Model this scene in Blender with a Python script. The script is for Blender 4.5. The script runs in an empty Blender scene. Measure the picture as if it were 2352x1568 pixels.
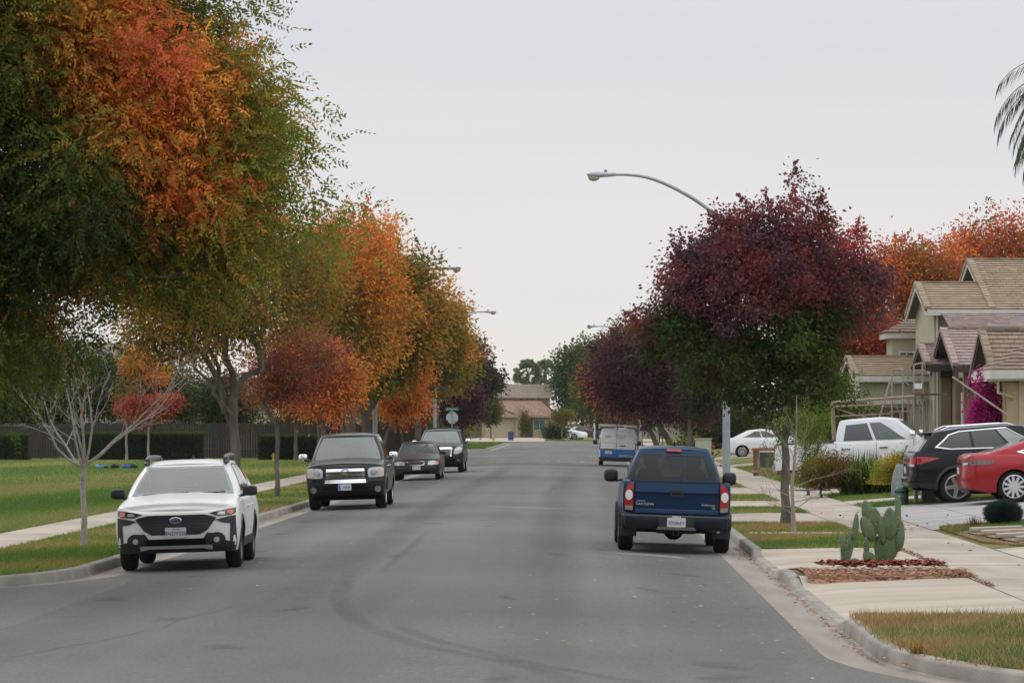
import bpy, bmesh, math, random
import numpy as np
from mathutils import Vector, Matrix, Euler
from mathutils.geometry import tessellate_polygon

random.seed(11)
RNG = np.random.default_rng(5)
S = bpy.context.scene
COL = S.collection
PI = math.pi
H = 2.13
HAZE_ON = True

# ------------------------------------------------------------------ camera
cd = bpy.data.cameras.new("camera")
cam = bpy.data.objects.new("camera", cd)
COL.objects.link(cam)
cam.location = (0, 0, H)
cam.rotation_euler = (math.radians(90) + math.atan(181 / 8000), 0, math.atan(165 / 8000))
cd.sensor_width = 36
cd.lens = 36 * 8000 / 2352
cd.clip_end = 4000
cd.clip_start = 0.5
S.camera = cam

# ------------------------------------------------------------------ world (overcast sky) and sun
SUN_EL, SUN_AZ = math.radians(38), math.radians(-35)
wd = bpy.data.worlds.new("World")
S.world = wd
wd.use_nodes = True
nt = wd.node_tree
for n in list(nt.nodes):
    nt.nodes.remove(n)
N = nt.nodes.new
out = N("ShaderNodeOutputWorld")
bg = N("ShaderNodeBackground")
bg.inputs[1].default_value = 0.1
sky = N("ShaderNodeTexSky")
sky.sky_type = 'NISHITA'
sky.sun_disc = False
sky.sun_elevation = SUN_EL
sky.sun_rotation = SUN_AZ
tc = N("ShaderNodeTexCoord")
sep = N("ShaderNodeSeparateXYZ")
nt.links.new(tc.outputs['Generated'], sep.inputs[0])
mp = N("ShaderNodeMapping")
mp.inputs['Scale'].default_value = (1.2, 1.2, 22)
nt.links.new(tc.outputs['Generated'], mp.inputs[0])
no = N("ShaderNodeTexNoise")
no.inputs['Scale'].default_value = 2.2
no.inputs['Detail'].default_value = 5
nt.links.new(mp.outputs[0], no.inputs['Vector'])
ma = N("ShaderNodeMath")
ma.operation = 'MULTIPLY_ADD'
ma.inputs[1].default_value = 0.11
nt.links.new(no.outputs['Fac'], ma.inputs[0])
nt.links.new(sep.outputs['Z'], ma.inputs[2])
ramp = N("ShaderNodeValToRGB")
cr = ramp.color_ramp
stops = [(0.0, (.80, .74, .68)), (0.035, (.845, .79, .735)), (0.075, (.80, .765, .74)), (0.105, (.755, .75, .765)),
         (0.16, (.675, .692, .728)), (0.35, (.95, .98, 1.02)), (1.0, (1.65, 1.68, 1.72))]
while len(cr.elements) < len(stops):
    cr.elements.new(0.5)
for e, (p, c) in zip(cr.elements, stops):
    e.position = p
    e.color = (c[0], c[1], c[2], 1)
nt.links.new(ma.outputs[0], ramp.inputs[0])
sc10 = N("ShaderNodeVectorMath")
sc10.operation = 'SCALE'
sc10.inputs[3].default_value = 10.4
nt.links.new(ramp.outputs[0], sc10.inputs[0])
mx = N("ShaderNodeMix")
mx.data_type = 'RGBA'
mx.inputs[0].default_value = 0.96
nt.links.new(sky.outputs[0], mx.inputs[6])
nt.links.new(sc10.outputs[0], mx.inputs[7])
nt.links.new(mx.outputs[2], bg.inputs[0])
nt.links.new(bg.outputs[0], out.inputs[0])

sl = bpy.data.lights.new("sun", 'SUN')
sl.energy = 0.6
sl.angle = math.radians(25)
sl.color = (1, .95, .88)
so = bpy.data.objects.new("sun", sl)
COL.objects.link(so)
so.rotation_euler = Vector((math.sin(SUN_AZ) * math.cos(SUN_EL), math.cos(SUN_AZ) * math.cos(SUN_EL), math.sin(SUN_EL))).to_track_quat('Z', 'Y').to_euler()

S.view_settings.view_transform = 'Standard'
S.view_settings.look = 'None'
S.view_settings.gamma = 1
S.view_settings.exposure = 0
S.view_settings.use_curve_mapping = False
S.cycles.max_bounces = 6
S.cycles.diffuse_bounces = 4
S.cycles.transparent_max_bounces = 8
S.cycles.volume_bounces = 0
S.cycles.use_denoising = True

# ------------------------------------------------------------------ materials
MATS = {}


def mat(name, color=(.5, .5, .5), rough=.6, metal=0., noise=0., nscale=4., color2=None, bump=0., bscale=60., coat=0.,
        spec=.5, ior=None, stretch=None, detail=4, vcol=False, trans=0., sharp=None, emis=None):
    if name in MATS:
        return MATS[name]
    m = bpy.data.materials.new(name)
    m.use_nodes = True
    t = m.node_tree
    b = t.nodes["Principled BSDF"]
    b.inputs['Roughness'].default_value = rough
    b.inputs['Metallic'].default_value = metal
    b.inputs['Specular IOR Level'].default_value = spec
    if ior:
        b.inputs['IOR'].default_value = ior
    if coat:
        b.inputs['Coat Weight'].default_value = coat
        b.inputs['Coat Roughness'].default_value = .06
    if emis:
        b.inputs['Emission Color'].default_value = (*emis, 1)
        b.inputs['Emission Strength'].default_value = 1
    base = None
    co = t.nodes.new("ShaderNodeTexCoord")
    vec = co.outputs['Object']
    if stretch:
        mp_ = t.nodes.new("ShaderNodeMapping")
        mp_.inputs['Scale'].default_value = stretch
        t.links.new(vec, mp_.inputs[0])
        vec = mp_.outputs[0]
    if vcol:
        at = t.nodes.new("ShaderNodeAttribute")
        at.attribute_name = 'col'
        base = at.outputs['Color']
    if noise or color2:
        nz = t.nodes.new("ShaderNodeTexNoise")
        nz.inputs['Scale'].default_value = nscale
        nz.inputs['Detail'].default_value = detail
        t.links.new(vec, nz.inputs['Vector'])
        fac = nz.outputs['Fac']
        r = t.nodes.new("ShaderNodeMapRange")
        lo, hi = sharp if sharp else (.3, .7)
        r.inputs[1].default_value = lo
        r.inputs[2].default_value = hi
        t.links.new(fac, r.inputs[0])
        mixn = t.nodes.new("ShaderNodeMix")
        mixn.data_type = 'RGBA'
        t.links.new(r.outputs[0], mixn.inputs[0])
        if vcol:
            mixn.blend_type = 'MULTIPLY'
            v = 1 - noise
            t.links.new(base, mixn.inputs[6])
            mixn.inputs[7].default_value = (v, v, v, 1)
        else:
            c2 = color2 if color2 else tuple(max(0, c * (1 - noise)) for c in color)
            c1 = color if color2 else tuple(c * (1 + noise * .5) for c in color)
            mixn.inputs[6].default_value = (*c1, 1)
            mixn.inputs[7].default_value = (*c2, 1)
        base = mixn.outputs[2]
    if base is not None:
        t.links.new(base, b.inputs['Base Color'])
    else:
        b.inputs['Base Color'].default_value = (*color, 1)
    if bump:
        nb = t.nodes.new("ShaderNodeTexNoise")
        nb.inputs['Scale'].default_value = bscale
        nb.inputs['Detail'].default_value = 3
        t.links.new(co.outputs['Object'], nb.inputs['Vector'])
        bp = t.nodes.new("ShaderNodeBump")
        bp.inputs['Strength'].default_value = min(1, bump)
        bp.inputs['Distance'].default_value = .02
        t.links.new(nb.outputs['Fac'], bp.inputs['Height'])
        t.links.new(bp.outputs[0], b.inputs['Normal'])
    if trans:
        tr = t.nodes.new("ShaderNodeBsdfTranslucent")
        if base is not None:
            t.links.new(base, tr.inputs[0])
        else:
            tr.inputs[0].default_value = (*color, 1)
        ms = t.nodes.new("ShaderNodeMixShader")
        ms.inputs[0].default_value = trans
        o = t.nodes["Material Output"]
        t.links.new(b.outputs[0], ms.inputs[1])
        t.links.new(tr.outputs[0], ms.inputs[2])
        t.links.new(ms.outputs[0], o.inputs[0])
    MATS[name] = m
    return m


M_LEAF = mat("leaf", vcol=True, rough=.6, spec=.2, trans=.45)
M_GRASS = mat("grass_blade", vcol=True, rough=.7, spec=.15, trans=.25)
M_TILE = mat("tile", vcol=True, rough=.85, spec=.2, noise=.25, nscale=3)
M_CHIP = mat("chips", vcol=True, rough=.9, spec=.1)
M_BARK = mat("bark", (.15, .13, .112), .9, noise=.45, nscale=7, stretch=(1, 1, .25), bump=.8, bscale=25, spec=.1)
M_BARKL = mat("bark_pale", (.36, .33, .30), .9, noise=.3, nscale=14, bump=.5, bscale=40, spec=.1)
M_BLACK = mat("black_plastic", (.016, .016, .018), .55, noise=.2, nscale=12)
M_DARK = mat("underbody", (.008, .008, .008), .9, spec=.1, noise=.1)
M_TYRE = mat("tyre_rubber", (.018, .018, .018), .85, noise=.2, nscale=20, spec=.25)
M_CHROME = mat("chrome", (.82, .83, .84), .12, metal=1, noise=.05)
M_ALLOY = mat("alloy", (.55, .56, .58), .3, metal=.9, noise=.06)
M_GALV = mat("galvanised_steel", (.33, .36, .39), .5, metal=.3, noise=.14, nscale=6, bump=.1)
M_CONC = mat("concrete", (.46, .425, .375), .9, noise=.14, nscale=.7, bump=.2, bscale=90, spec=.2, detail=8)
M_WHITE = mat("white_paint", (.72, .72, .70), .6, noise=.06, nscale=3)
M_REDLENS = mat("red_lens", (.35, .012, .015), .15, coat=.6, noise=.1)
M_CLEARLENS = mat("clear_lens", (.55, .57, .58), .12, coat=.8, metal=.3, noise=.12, nscale=18)
M_AMBER = mat("amber_lens", (.8, .16, .05), .2, coat=.5, noise=.1)
M_PLATE = mat("plate_white", (.58, .60, .64), .4, noise=.05)
M_PTEXT = mat("plate_text", (.03, .04, .12), .5)


def glass_mat(name, c, ior=1.75, rough=.05):
    return mat(name, c, rough, ior=ior, spec=.6, noise=.25, nscale=1.1, coat=.3)


M_GLASS_W = glass_mat("windshield_glass", (.22, .245, .235), 1.95, .08)
M_GLASS_S = glass_mat("side_glass", (.02, .024, .026), 1.6, .04)
M_GLASS_H = glass_mat("house_glass", (.05, .07, .09), 1.6, .1)


def see_through(name, base, tint, fac):
    m = base.copy(); m.name = name
    t = m.node_tree
    b = t.nodes["Principled BSDF"]; o = t.nodes["Material Output"]
    tr = t.nodes.new("ShaderNodeBsdfTransparent"); tr.inputs[0].default_value = (*tint, 1)
    ms = t.nodes.new("ShaderNodeMixShader"); ms.inputs[0].default_value = fac
    t.links.new(b.outputs[0], ms.inputs[1]); t.links.new(tr.outputs[0], ms.inputs[2]); t.links.new(ms.outputs[0], o.inputs[0])
    return m


M_SCREEN = see_through("clear_windscreen", M_GLASS_W, (.80, .86, .82), .36)
M_SCREEN_T = see_through("tinted_window", M_GLASS_S, (.42, .46, .48), .62)


# ------------------------------------------------------------------ tagging
def tag(o, label=None, cat=None, group=None, kind=None):
    if label: o["label"] = label
    if cat: o["category"] = cat
    if group: o["group"] = group
    if kind: o["kind"] = kind
    return o


def empty(name, loc=(0, 0, 0), rz=0, label=None, cat=None, group=None, parent=None):
    o = bpy.data.objects.new(name, None)
    o.empty_display_size = .2
    COL.objects.link(o)
    o.location = loc
    o.rotation_euler = (0, 0, rz)
    if parent: o.parent = parent
    return tag(o, label, cat, group)


def copy_tree(o, parent=None):
    c = o.copy()
    COL.objects.link(c)
    c.parent = parent
    for ch in list(o.children):
        copy_tree(ch, c)
    return c


# ------------------------------------------------------------------ mesh builder
class MB:
    def __init__(s):
        s.v, s.f, s.mi, s.c = [], [], [], []
        s.m = 0
        s.col = (1, 1, 1)

    def add(s, vs, fs):
        n = len(s.v)
        s.v += [tuple(v) for v in vs]
        s.c += [s.col] * len(vs)
        s.f += [tuple(i + n for i in f) for f in fs]
        s.mi += [s.m] * len(fs)
        return s

    def box(s, x0, x1, y0, y1, z0, z1, M=None):
        vs = [(x, y, z) for z in (z0, z1) for y in (y0, y1) for x in (x0, x1)]
        if M is not None: vs = [M @ Vector(v) for v in vs]
        return s.add(vs, [(0, 2, 3, 1), (4, 5, 7, 6), (0, 1, 5, 4), (2, 6, 7, 3), (0, 4, 6, 2), (1, 3, 7, 5)])

    def quad(s, a, b, c, d):
        return s.add([a, b, c, d], [(0, 1, 2, 3)])

    def prism(s, poly, fn0, fn1):
        """poly list of 2D; fn0/fn1 map (u,v)->3D for the two caps"""
        n = len(poly)
        a = [fn0(u, v) for u, v in poly]
        b = [fn1(u, v) for u, v in poly]
        tris = tessellate_polygon([[Vector((u, v, 0)) for u, v in poly]])
        fs = [tuple(t) for t in tris] + [tuple(i + n for i in reversed(t)) for t in tris]
        fs += [(i, (i + 1) % n, (i + 1) % n + n, i + n) for i in range(n)]
        return s.add(a + b, fs)

    def tube(s, pts, rad, seg=8, caps=True):
        pts = [Vector(p) for p in pts]
        if not hasattr(rad, '__len__'): rad = [rad] * len(pts)
        vs = []
        ref = None
        for i, p in enumerate(pts):
            d = (pts[min(i + 1, len(pts) - 1)] - pts[max(i - 1, 0)])
            d = d.normalized() if d.length > 1e-9 else Vector((0, 0, 1))
            if ref is None:
                ref = d.orthogonal().normalized()
            ref = (ref - d * ref.dot(d))
            ref = ref.normalized() if ref.length > 1e-6 else d.orthogonal().normalized()
            bi = d.cross(ref)
            for k in range(seg):
                a = 2 * PI * k / seg
                vs.append(p + (ref * math.cos(a) + bi * math.sin(a)) * rad[i])
        fs = []
        for i in range(len(pts) - 1):
            for k in range(seg):
                k2 = (k + 1) % seg
                fs.append((i * seg + k, i * seg + k2, (i + 1) * seg + k2, (i + 1) * seg + k))
        if caps:
            fs.append(tuple(reversed(range(seg))))
            fs.append(tuple(range((len(pts) - 1) * seg, len(pts) * seg)))
        return s.add(vs, fs)

    def lathe(s, prof, seg=24, axis='z', M=None):
        vs = []
        for r, h in prof:
            for k in range(seg):
                a = 2 * PI * k / seg
                if axis == 'z':
                    p = Vector((r * math.cos(a), r * math.sin(a), h))
                else:
                    p = Vector((h, r * math.cos(a), r * math.sin(a)))
                vs.append(M @ p if M is not None else p)
        fs = []
        for i in range(len(prof) - 1):
            for k in range(seg):
                k2 = (k + 1) % seg
                fs.append((i * seg + k, i * seg + k2, (i + 1) * seg + k2, (i + 1) * seg + k))
        return s.add(vs, fs)

    def ell(s, c, r, seg=16, rings=10, M=None, p=1.0):
        prof = []
        vs = []
        def sg(v, e): return math.copysign(abs(v) ** e, v)
        for i in range(rings + 1):
            t = -PI / 2 + PI * i / rings
            for k in range(seg):
                a = 2 * PI * k / seg
                q = Vector((sg(math.cos(t), p) * sg(math.cos(a), p) * r[0], sg(math.cos(t), p) * sg(math.sin(a), p) * r[1], sg(math.sin(t), p) * r[2]))
                if M is not None: q = M @ q
                vs.append(q + Vector(c))
        fs = []
        for i in range(rings):
            for k in range(seg):
                k2 = (k + 1) % seg
                fs.append((i * seg + k, i * seg + k2, (i + 1) * seg + k2, (i + 1) * seg + k))
        return s.add(vs, fs)

    def build(s, name, mats, parent=None, smooth=False, angle=35, fix=True, loc=None):
        me = bpy.data.meshes.new(name)
        me.from_pydata(s.v, [], s.f)
        if not isinstance(mats, (list, tuple)): mats = [mats]
        for m in mats: me.materials.append(m)
        if len(mats) > 1:
            me.polygons.foreach_set('material_index', s.mi)
        if any(c != (1, 1, 1) for c in s.c):
            a = me.color_attributes.new('col', 'FLOAT_COLOR', 'POINT')
            arr = np.ones((len(s.v), 4), dtype=np.float32)
            arr[:, :3] = np.array(s.c, dtype=np.float32)
            a.data.foreach_set('color', arr.ravel())
        if fix:
            bm = bmesh.new()
            bm.from_mesh(me)
            if smooth:
                bmesh.ops.remove_doubles(bm, verts=bm.verts, dist=1e-5)
            bmesh.ops.recalc_face_normals(bm, faces=bm.faces)
            bm.to_mesh(me)
            bm.free()
        if smooth:
            me.polygons.foreach_set('use_smooth', [True] * len(me.polygons))
            me.set_sharp_from_angle(angle=math.radians(angle))
        me.update()
        o = bpy.data.objects.new(name, me)
        COL.objects.link(o)
        if parent: o.parent = parent
        if loc: o.location = loc
        return o


def bevel(o, w=.01, seg=2):
    b = o.modifiers.new("bevel", 'BEVEL')
    b.width = w
    b.segments = seg
    b.limit_method = 'ANGLE'
    return o


def text(name, s, size, m, parent, M, ext=.002, align='CENTER'):
    cu = bpy.data.curves.new(name, 'FONT')
    cu.body = s
    cu.size = size
    cu.align_x = align
    cu.align_y = 'CENTER'
    cu.extrude = ext
    tmp = bpy.data.objects.new(name + "_tmp", cu)
    COL.objects.link(tmp)
    dg = bpy.context.evaluated_depsgraph_get()
    me = bpy.data.meshes.new_from_object(tmp.evaluated_get(dg))
    bpy.data.objects.remove(tmp)
    me.materials.clear()
    me.materials.append(m)
    me.transform(M)
    me.name = name
    o = bpy.data.objects.new(name, me)
    COL.objects.link(o)
    o.parent = parent
    return o


# ------------------------------------------------------------------ numpy leaf meshes
def np_mesh(name, verts, nper, cols, m, parent=None):
    """verts (N*nper,3): N faces of nper vertices each; cols (N,3)"""
    n = len(verts) // nper
    me = bpy.data.meshes.new(name)
    me.vertices.add(len(verts))
    me.vertices.foreach_set('co', np.asarray(verts, dtype=np.float32).ravel())
    me.loops.add(n * nper)
    me.loops.foreach_set('vertex_index', np.arange(n * nper, dtype=np.int32))
    me.polygons.add(n)
    me.polygons.foreach_set('loop_start', np.arange(0, n * nper, nper, dtype=np.int32))
    me.polygons.foreach_set('loop_total', np.full(n, nper, dtype=np.int32))
    a = me.color_attributes.new('col', 'FLOAT_COLOR', 'POINT')
    c = np.ones((n, nper, 4), dtype=np.float32)
    c[:, :, :3] = np.asarray(cols)[:, None, :]
    a.data.foreach_set('color', c.ravel())
    me.materials.append(m)
    me.update(calc_edges=True)
    o = bpy.data.objects.new(name, me)
    COL.objects.link(o)
    if parent: o.parent = parent
    return o


def norm(a):
    return a / np.maximum(np.linalg.norm(a, axis=-1, keepdims=True), 1e-9)


def leaf_verts(c, d, length, width):
    """rhombic leaves: c base (N,3), d direction"""
    n = len(c)
    r = norm(RNG.normal(size=(n, 3)))
    side = norm(np.cross(d, r))
    L = (length * RNG.uniform(.75, 1.25, n))[:, None]
    W = (width * RNG.uniform(.75, 1.25, n))[:, None] * .5
    nrm = np.cross(d, side)
    mid = c + d * L * .45 + nrm * W * .35
    v = np.stack([c, mid + side * W, c + d * L, mid - side * W], axis=1)
    return v.reshape(-1, 3)


def vnoise(p, scale, seed=0):
    """cheap smooth noise 0..1 for points (N,k)"""
    p = np.asarray(p) / scale
    rr = np.random.default_rng(seed)
    k = p.shape[1]
    o = np.zeros(len(p))
    for i in range(5):
        w = rr.normal(size=k)
        w = w / np.linalg.norm(w) * rr.uniform(1.2, 3.2)
        o += np.sin(p @ w + rr.uniform(0, 6.28)) * rr.uniform(.6, 1)
    return 1 / (1 + np.exp(-o * 1.1))


C = dict(dg=(.035, .060, .018), g=(.075, .12, .022), lg=(.20, .27, .035), ol=(.21, .18, .025), ye=(.58, .42, .06),
         yo=(.58, .30, .05), o=(.74, .25, .05), ro=(.60, .14, .045), r=(.42, .06, .045), dr=(.20, .035, .033),
         pu=(.12, .035, .042), dp=(.060, .028, .034), br=(.28, .13, .05), pk=(.80, .32, .19))


def pal(names):
    return np.array([C[n] for n in names])


CUR = {}


def tree(name, label, x, y, z0, trunk_h, trunk_r, ells, nclump, nleaf, leaf, colfn, cat="tree", group=None, bark=None, spread=.42,
         pinnate=0, droop=.35, lean=(0, 0), shell=.45, twigs=True, seed=1, forks=0, minr=.006, stray=.03, shoots=.4):
    rr = np.random.default_rng(seed)
    root = empty(name, (x, y, z0), 0, label, cat, group)
    E = np.array(ells, float)  # rel to base (cx,cy,cz,rx,ry,rz)
    E[:, 3:] = np.maximum(E[:, 3:] * .45, E[:, 3:] - spread * .85)
    vol = E[:, 3] * E[:, 4] * E[:, 5]
    which = rr.choice(len(E), nclump, p=vol / vol.sum())
    d = norm(rr.normal(size=(nclump, 3)))
    rad = (shell + (1 - shell) * rr.random(nclump)) ** .6
    cl = E[which, :3] + d * E[which, 3:] * rad[:, None] * (1 + .17 * np.clip(rr.normal(size=(nclump, 1)), -2, 1.6))
    CUR['rad'] = np.clip((rad - .45) / .55, 0, 1) * .6 + .4 * np.clip(d[:, 2] * .5 + .5, 0, 1)
    fork = np.array([lean[0], lean[1], trunk_h])
    ntr = 5
    nodes = [np.array([lean[0] * (i / ntr) ** 1.3 + .02 * math.sin(i * 2.1), lean[1] * (i / ntr), trunk_h * i / ntr]) for i in range(ntr + 1)]
    parent = [-1] + list(range(ntr))
    order = np.argsort(np.linalg.norm(cl - fork, axis=1))
    P = [n for n in nodes]
    first = ntr
    ends = []
    for idx in order:
        c = cl[idx]
        A = np.array(P[first:])
        dv = c - A
        dist = np.linalg.norm(dv, axis=1)
        # prefer nodes nearer to the fork than the clump and below
        pen = dist + np.maximum(0, np.linalg.norm(A - fork, axis=1) - np.linalg.norm(c - fork) + .1) * 3 + np.maximum(0, A[:, 2] - c[2]) * 1.2
        if forks and len(ends) < forks:
            j = 0
        else:
            j = int(np.argmin(pen))
        a = A[j]
        ja = first + j
        L = dist[j]
        k = max(1, min(5, int(L / .5)))
        prev = ja
        for q in range(1, k + 1):
            t = q / k
            p = a + (c - a) * t + np.array([0, 0, 1]) * math.sin(t * PI) * L * .10 + rr.normal(size=3) * .05 * L * (t < 1)
            P.append(p)
            parent.append(prev)
            prev = len(P) - 1
        ends.append(prev)
    cnt = np.zeros(len(P))
    for e in ends: cnt[e] += 1
    for i in range(len(P) - 1, 0, -1):
        cnt[parent[i]] += cnt[i]
    R = np.maximum(trunk_r * (cnt / cnt[0]) ** .5, minr)
    for i in range(ntr + 1):
        R[i] = trunk_r * (1.25 if i == 0 else 1.0 - .05 * i)
    kids = {}
    for i, p in enumerate(parent):
        if p >= 0: kids.setdefault(p, []).append(i)
    mb = MB()
    stack = [0]
    # chains: follow the thickest child
    starts = [(None, 0)]
    while starts:
        pr, i = starts.pop()
        chain = ([P[pr]] if pr is not None else []) + [P[i]]
        rads = ([min(R[pr], R[i] * 1.15)] if pr is not None else []) + [R[i]]
        cur = i
        while cur in kids:
            ks = sorted(kids[cur], key=lambda q: -cnt[q])
            for o_ in ks[1:]: starts.append((cur, o_))
            chain.append(P[ks[0]])
            rads.append(R[ks[0]])
            cur = ks[0]
        rads[-1] *= .5
        if len(chain) > 1:
            seg = 10 if rads[0] > .06 else (6 if rads[0] > .02 else 4)
            mb.tube(chain, rads, seg, caps=False)
    mb.build("trunk", bark or M_BARK, root, smooth=True, angle=80, fix=False)
    if nleaf == 0: return root
    # leaves
    per = rr.poisson(nleaf, nclump) + 3
    ci = np.repeat(np.arange(nclump), per)
    n = len(ci)
    off = rr.normal(size=(n, 3))
    off *= (spread * np.minimum(1, np.abs(rr.normal(1, .25, size=(n, 1)))))
    off[:, 2] *= .8
    st = rr.random(n) < stray
    off[st] *= 1.35
    pos = cl[ci] + off
    if shoots:
        # leading shoots: slim leafy spires standing out of the upper and outer clumps
        sel = np.where((d[:, 2] > .1) & (rad > .75))[0]
        sel = sel[rr.random(len(sel)) < shoots]
        if len(sel):
            kk = int(nleaf * .45)
            si = np.repeat(sel, kk)
            hgt = rr.random(len(si))
            dd_ = norm(d[sel] * .6 + np.array([0, 0, 1.0]) + rr.normal(size=(len(sel), 3)) * .25)
            Ls = np.repeat(spread * rr.uniform(1.5, 3.0, len(sel)), kk)
            sp_ = cl[si] + np.repeat(dd_, kk, axis=0) * (hgt * Ls)[:, None] + rr.normal(size=(len(si), 3)) * (spread * .32 * (1.15 - hgt))[:, None]
            pos = np.concatenate([pos, sp_]); ci = np.concatenate([ci, si]); off = np.concatenate([off, rr.normal(size=(len(si), 3)) * .1]); n = len(ci)
    pos[:, 2] = np.maximum(pos[:, 2], .3)
    ctr = E[0, :3]
    dirv = norm(norm(off) * .9 + norm(pos - ctr) * .35 + rr.normal(size=(n, 3)) * .5 + np.array([0, 0, -droop]))
    cc = colfn(cl, rr)[ci]
    cc = cc * rr.uniform(.8, 1.22, (n, 1)) * rr.uniform(.78, 1.28, (nclump, 1))[ci] * (1 + rr.normal(size=(n, 3)) * .06)
    sw = rr.random(n) < .12
    oth = colfn(cl, rr)[rr.integers(0, nclump, n)]
    cc[sw] = .5 * cc[sw] + .5 * oth[sw]
    cc = np.clip(cc, .003, .9)
    ll, lw = leaf
    if pinnate:
        k = pinnate
        side = norm(np.cross(dirv, rr.normal(size=(n, 3))))
        LL = ll * 3.4
        vs, cs = [], []
        for q in range(k):
            t = (q // 2 + 1) / (k // 2 + 1)
            sgn = 1 if q % 2 else -1
            base = pos + dirv * LL * t + np.array([0, 0, -.10 * t * t * LL])
            if q == k - 1:
                dd = dirv
            else:
                dd = norm(side * sgn * (1 - .3 * t) + dirv * .55 + np.array([0, 0, -.25]))
            vs.append(leaf_verts(base, dd, ll * (1.1 - .4 * t), lw))
            cs.append(cc * rr.uniform(.85, 1.15, (n, 1)))
        V = np.concatenate(vs)
        CC = np.concatenate(cs)
    else:
        V = leaf_verts(pos, dirv, ll, lw)
        CC = cc
    o = np_mesh("crown", V, 4, CC, M_LEAF, root)
    return root


def blend_palette(entries, noise_scale=1.6, seed=3, zc=None, rw=0.):
    """entries: list of (colorname); choose per clump by smooth noise (+ optional height bias)"""
    A = pal(entries)

    def fn(cl, rr):
        t = vnoise(cl, noise_scale, seed)
        if zc:
            lo, hi, w = zc
            t = (1 - w) * t + w * np.clip((cl[:, 2] - lo) / (hi - lo), 0, 1)
        if rw and len(CUR['rad']) == len(cl):
            t = (1 - rw) * t + rw * CUR['rad']
        t = np.clip(t + rr.normal(size=len(cl)) * .06, 0, .999) * (len(A) - 1)
        i = t.astype(int)
        f = (t - i)[:, None]
        return A[i] * (1 - f) + A[np.minimum(i + 1, len(A) - 1)] * f
    return fn

# ================================================================== GROUND
ZE = -.115      # asphalt at the gutter
ZF = -.155      # flow line
XC = -2.27


def rz_road(x):
    d = min(abs(x - XC), 4.45)
    return -.115 * (d / 4.45) ** 1.3


def gz(x, y=0):
    """height of the right-hand yards"""
    return 0 if x < 6.75 else min(.36, .08 * (x - 6.75))


M_ASPH = mat("asphalt", (.156, .146, .133), .92, noise=.0, color2=(.115, .108, .099), nscale=.12, bump=.35, bscale=140, spec=.25, detail=9)
# add fine aggregate speckle and long faint worn bands to the asphalt
t_ = M_ASPH.node_tree
pb = t_.nodes["Principled BSDF"]
src = pb.inputs['Base Color'].links[0].from_socket
co_ = t_.nodes.new("ShaderNodeTexCoord")
n1 = t_.nodes.new("ShaderNodeTexNoise"); n1.inputs['Scale'].default_value = 24; n1.inputs['Detail'].default_value = 6
n1.inputs['Roughness'].default_value = .8
t_.links.new(co_.outputs['Object'], n1.inputs['Vector'])
m1 = t_.nodes.new("ShaderNodeMapping"); m1.inputs['Scale'].default_value = (1.1, .03, 1)
t_.links.new(co_.outputs['Object'], m1.inputs[0])
n2 = t_.nodes.new("ShaderNodeTexNoise"); n2.inputs['Scale'].default_value = .9; n2.inputs['Detail'].default_value = 3
t_.links.new(m1.outputs[0], n2.inputs['Vector'])
r1 = t_.nodes.new("ShaderNodeMapRange"); r1.inputs[1].default_value = .3; r1.inputs[2].default_value = .7; r1.inputs[3].default_value = .60; r1.inputs[4].default_value = 1.34
r2 = t_.nodes.new("ShaderNodeMapRange"); r2.inputs[1].default_value = .3; r2.inputs[2].default_value = .7; r2.inputs[3].default_value = .90; r2.inputs[4].default_value = 1.10
t_.links.new(n1.outputs['Fac'], r1.inputs[0]); t_.links.new(n2.outputs['Fac'], r2.inputs[0])
mm = t_.nodes.new("ShaderNodeMath"); mm.operation = 'MULTIPLY'
t_.links.new(r1.outputs[0], mm.inputs[0]); t_.links.new(r2.outputs[0], mm.inputs[1])
vm = t_.nodes.new("ShaderNodeVectorMath"); vm.operation = 'SCALE'
t_.links.new(src, vm.inputs[0]); t_.links.new(mm.outputs[0], vm.inputs[3])
t_.links.new(vm.outputs[0], pb.inputs['Base Color'])

M_GUT = mat("gutter_concrete", (.31, .275, .235), .92, color2=(.22, .195, .17), nscale=.8, bump=.3, bscale=80, spec=.2, detail=9, stretch=(3, .5, 1))
M_CURB = mat("curb_concrete", (.33, .30, .265), .92, color2=(.20, .185, .17), nscale=1.6, bump=.4, bscale=60, spec=.2, detail=9)
M_WALK = mat("sidewalk_concrete", (.44, .38, .315), .92, color2=(.29, .25, .21), nscale=.9, bump=.25, bscale=90, spec=.2, detail=9, stretch=(1, .35, 1))
M_DRIVE = mat("driveway_concrete", (.47, .405, .325), .92, color2=(.31, .265, .215), nscale=.55, bump=.25, bscale=90, spec=.2, detail=9, stretch=(.45, 1.6, 1))
M_DRIVEG = mat("driveway_grey_concrete", (.385, .375, .365), .92, color2=(.29, .28, .27), nscale=.6, bump=.25, bscale=90, spec=.2, detail=9, stretch=(.4, 1.4, 1))
M_LAWN = mat("lawn", (.115, .15, .04), .95, color2=(.17, .165, .055), nscale=.16, bump=.9, bscale=30, spec=.1, detail=10, stretch=(1, 1.1, 1), sharp=(.44, .66))
M_LAWN2 = mat("lawn_strip", (.10, .13, .028), .95, color2=(.20, .155, .07), nscale=.7, bump=.9, bscale=30, spec=.1, detail=10, sharp=(.4, .62))
M_DRY = mat("dry_lawn", (.20, .13, .07), .95, color2=(.12, .12, .035), nscale=.8, bump=.9, bscale=30, spec=.1, detail=10, sharp=(.42, .62))
M_SOIL = mat("soil", (.17, .12, .08), .95, noise=.4, nscale=2, bump=.8, bscale=25, spec=.1)
M_JOINT = mat("joint_dirt", (.10, .075, .055), .95, noise=.3, spec=.1)
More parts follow.
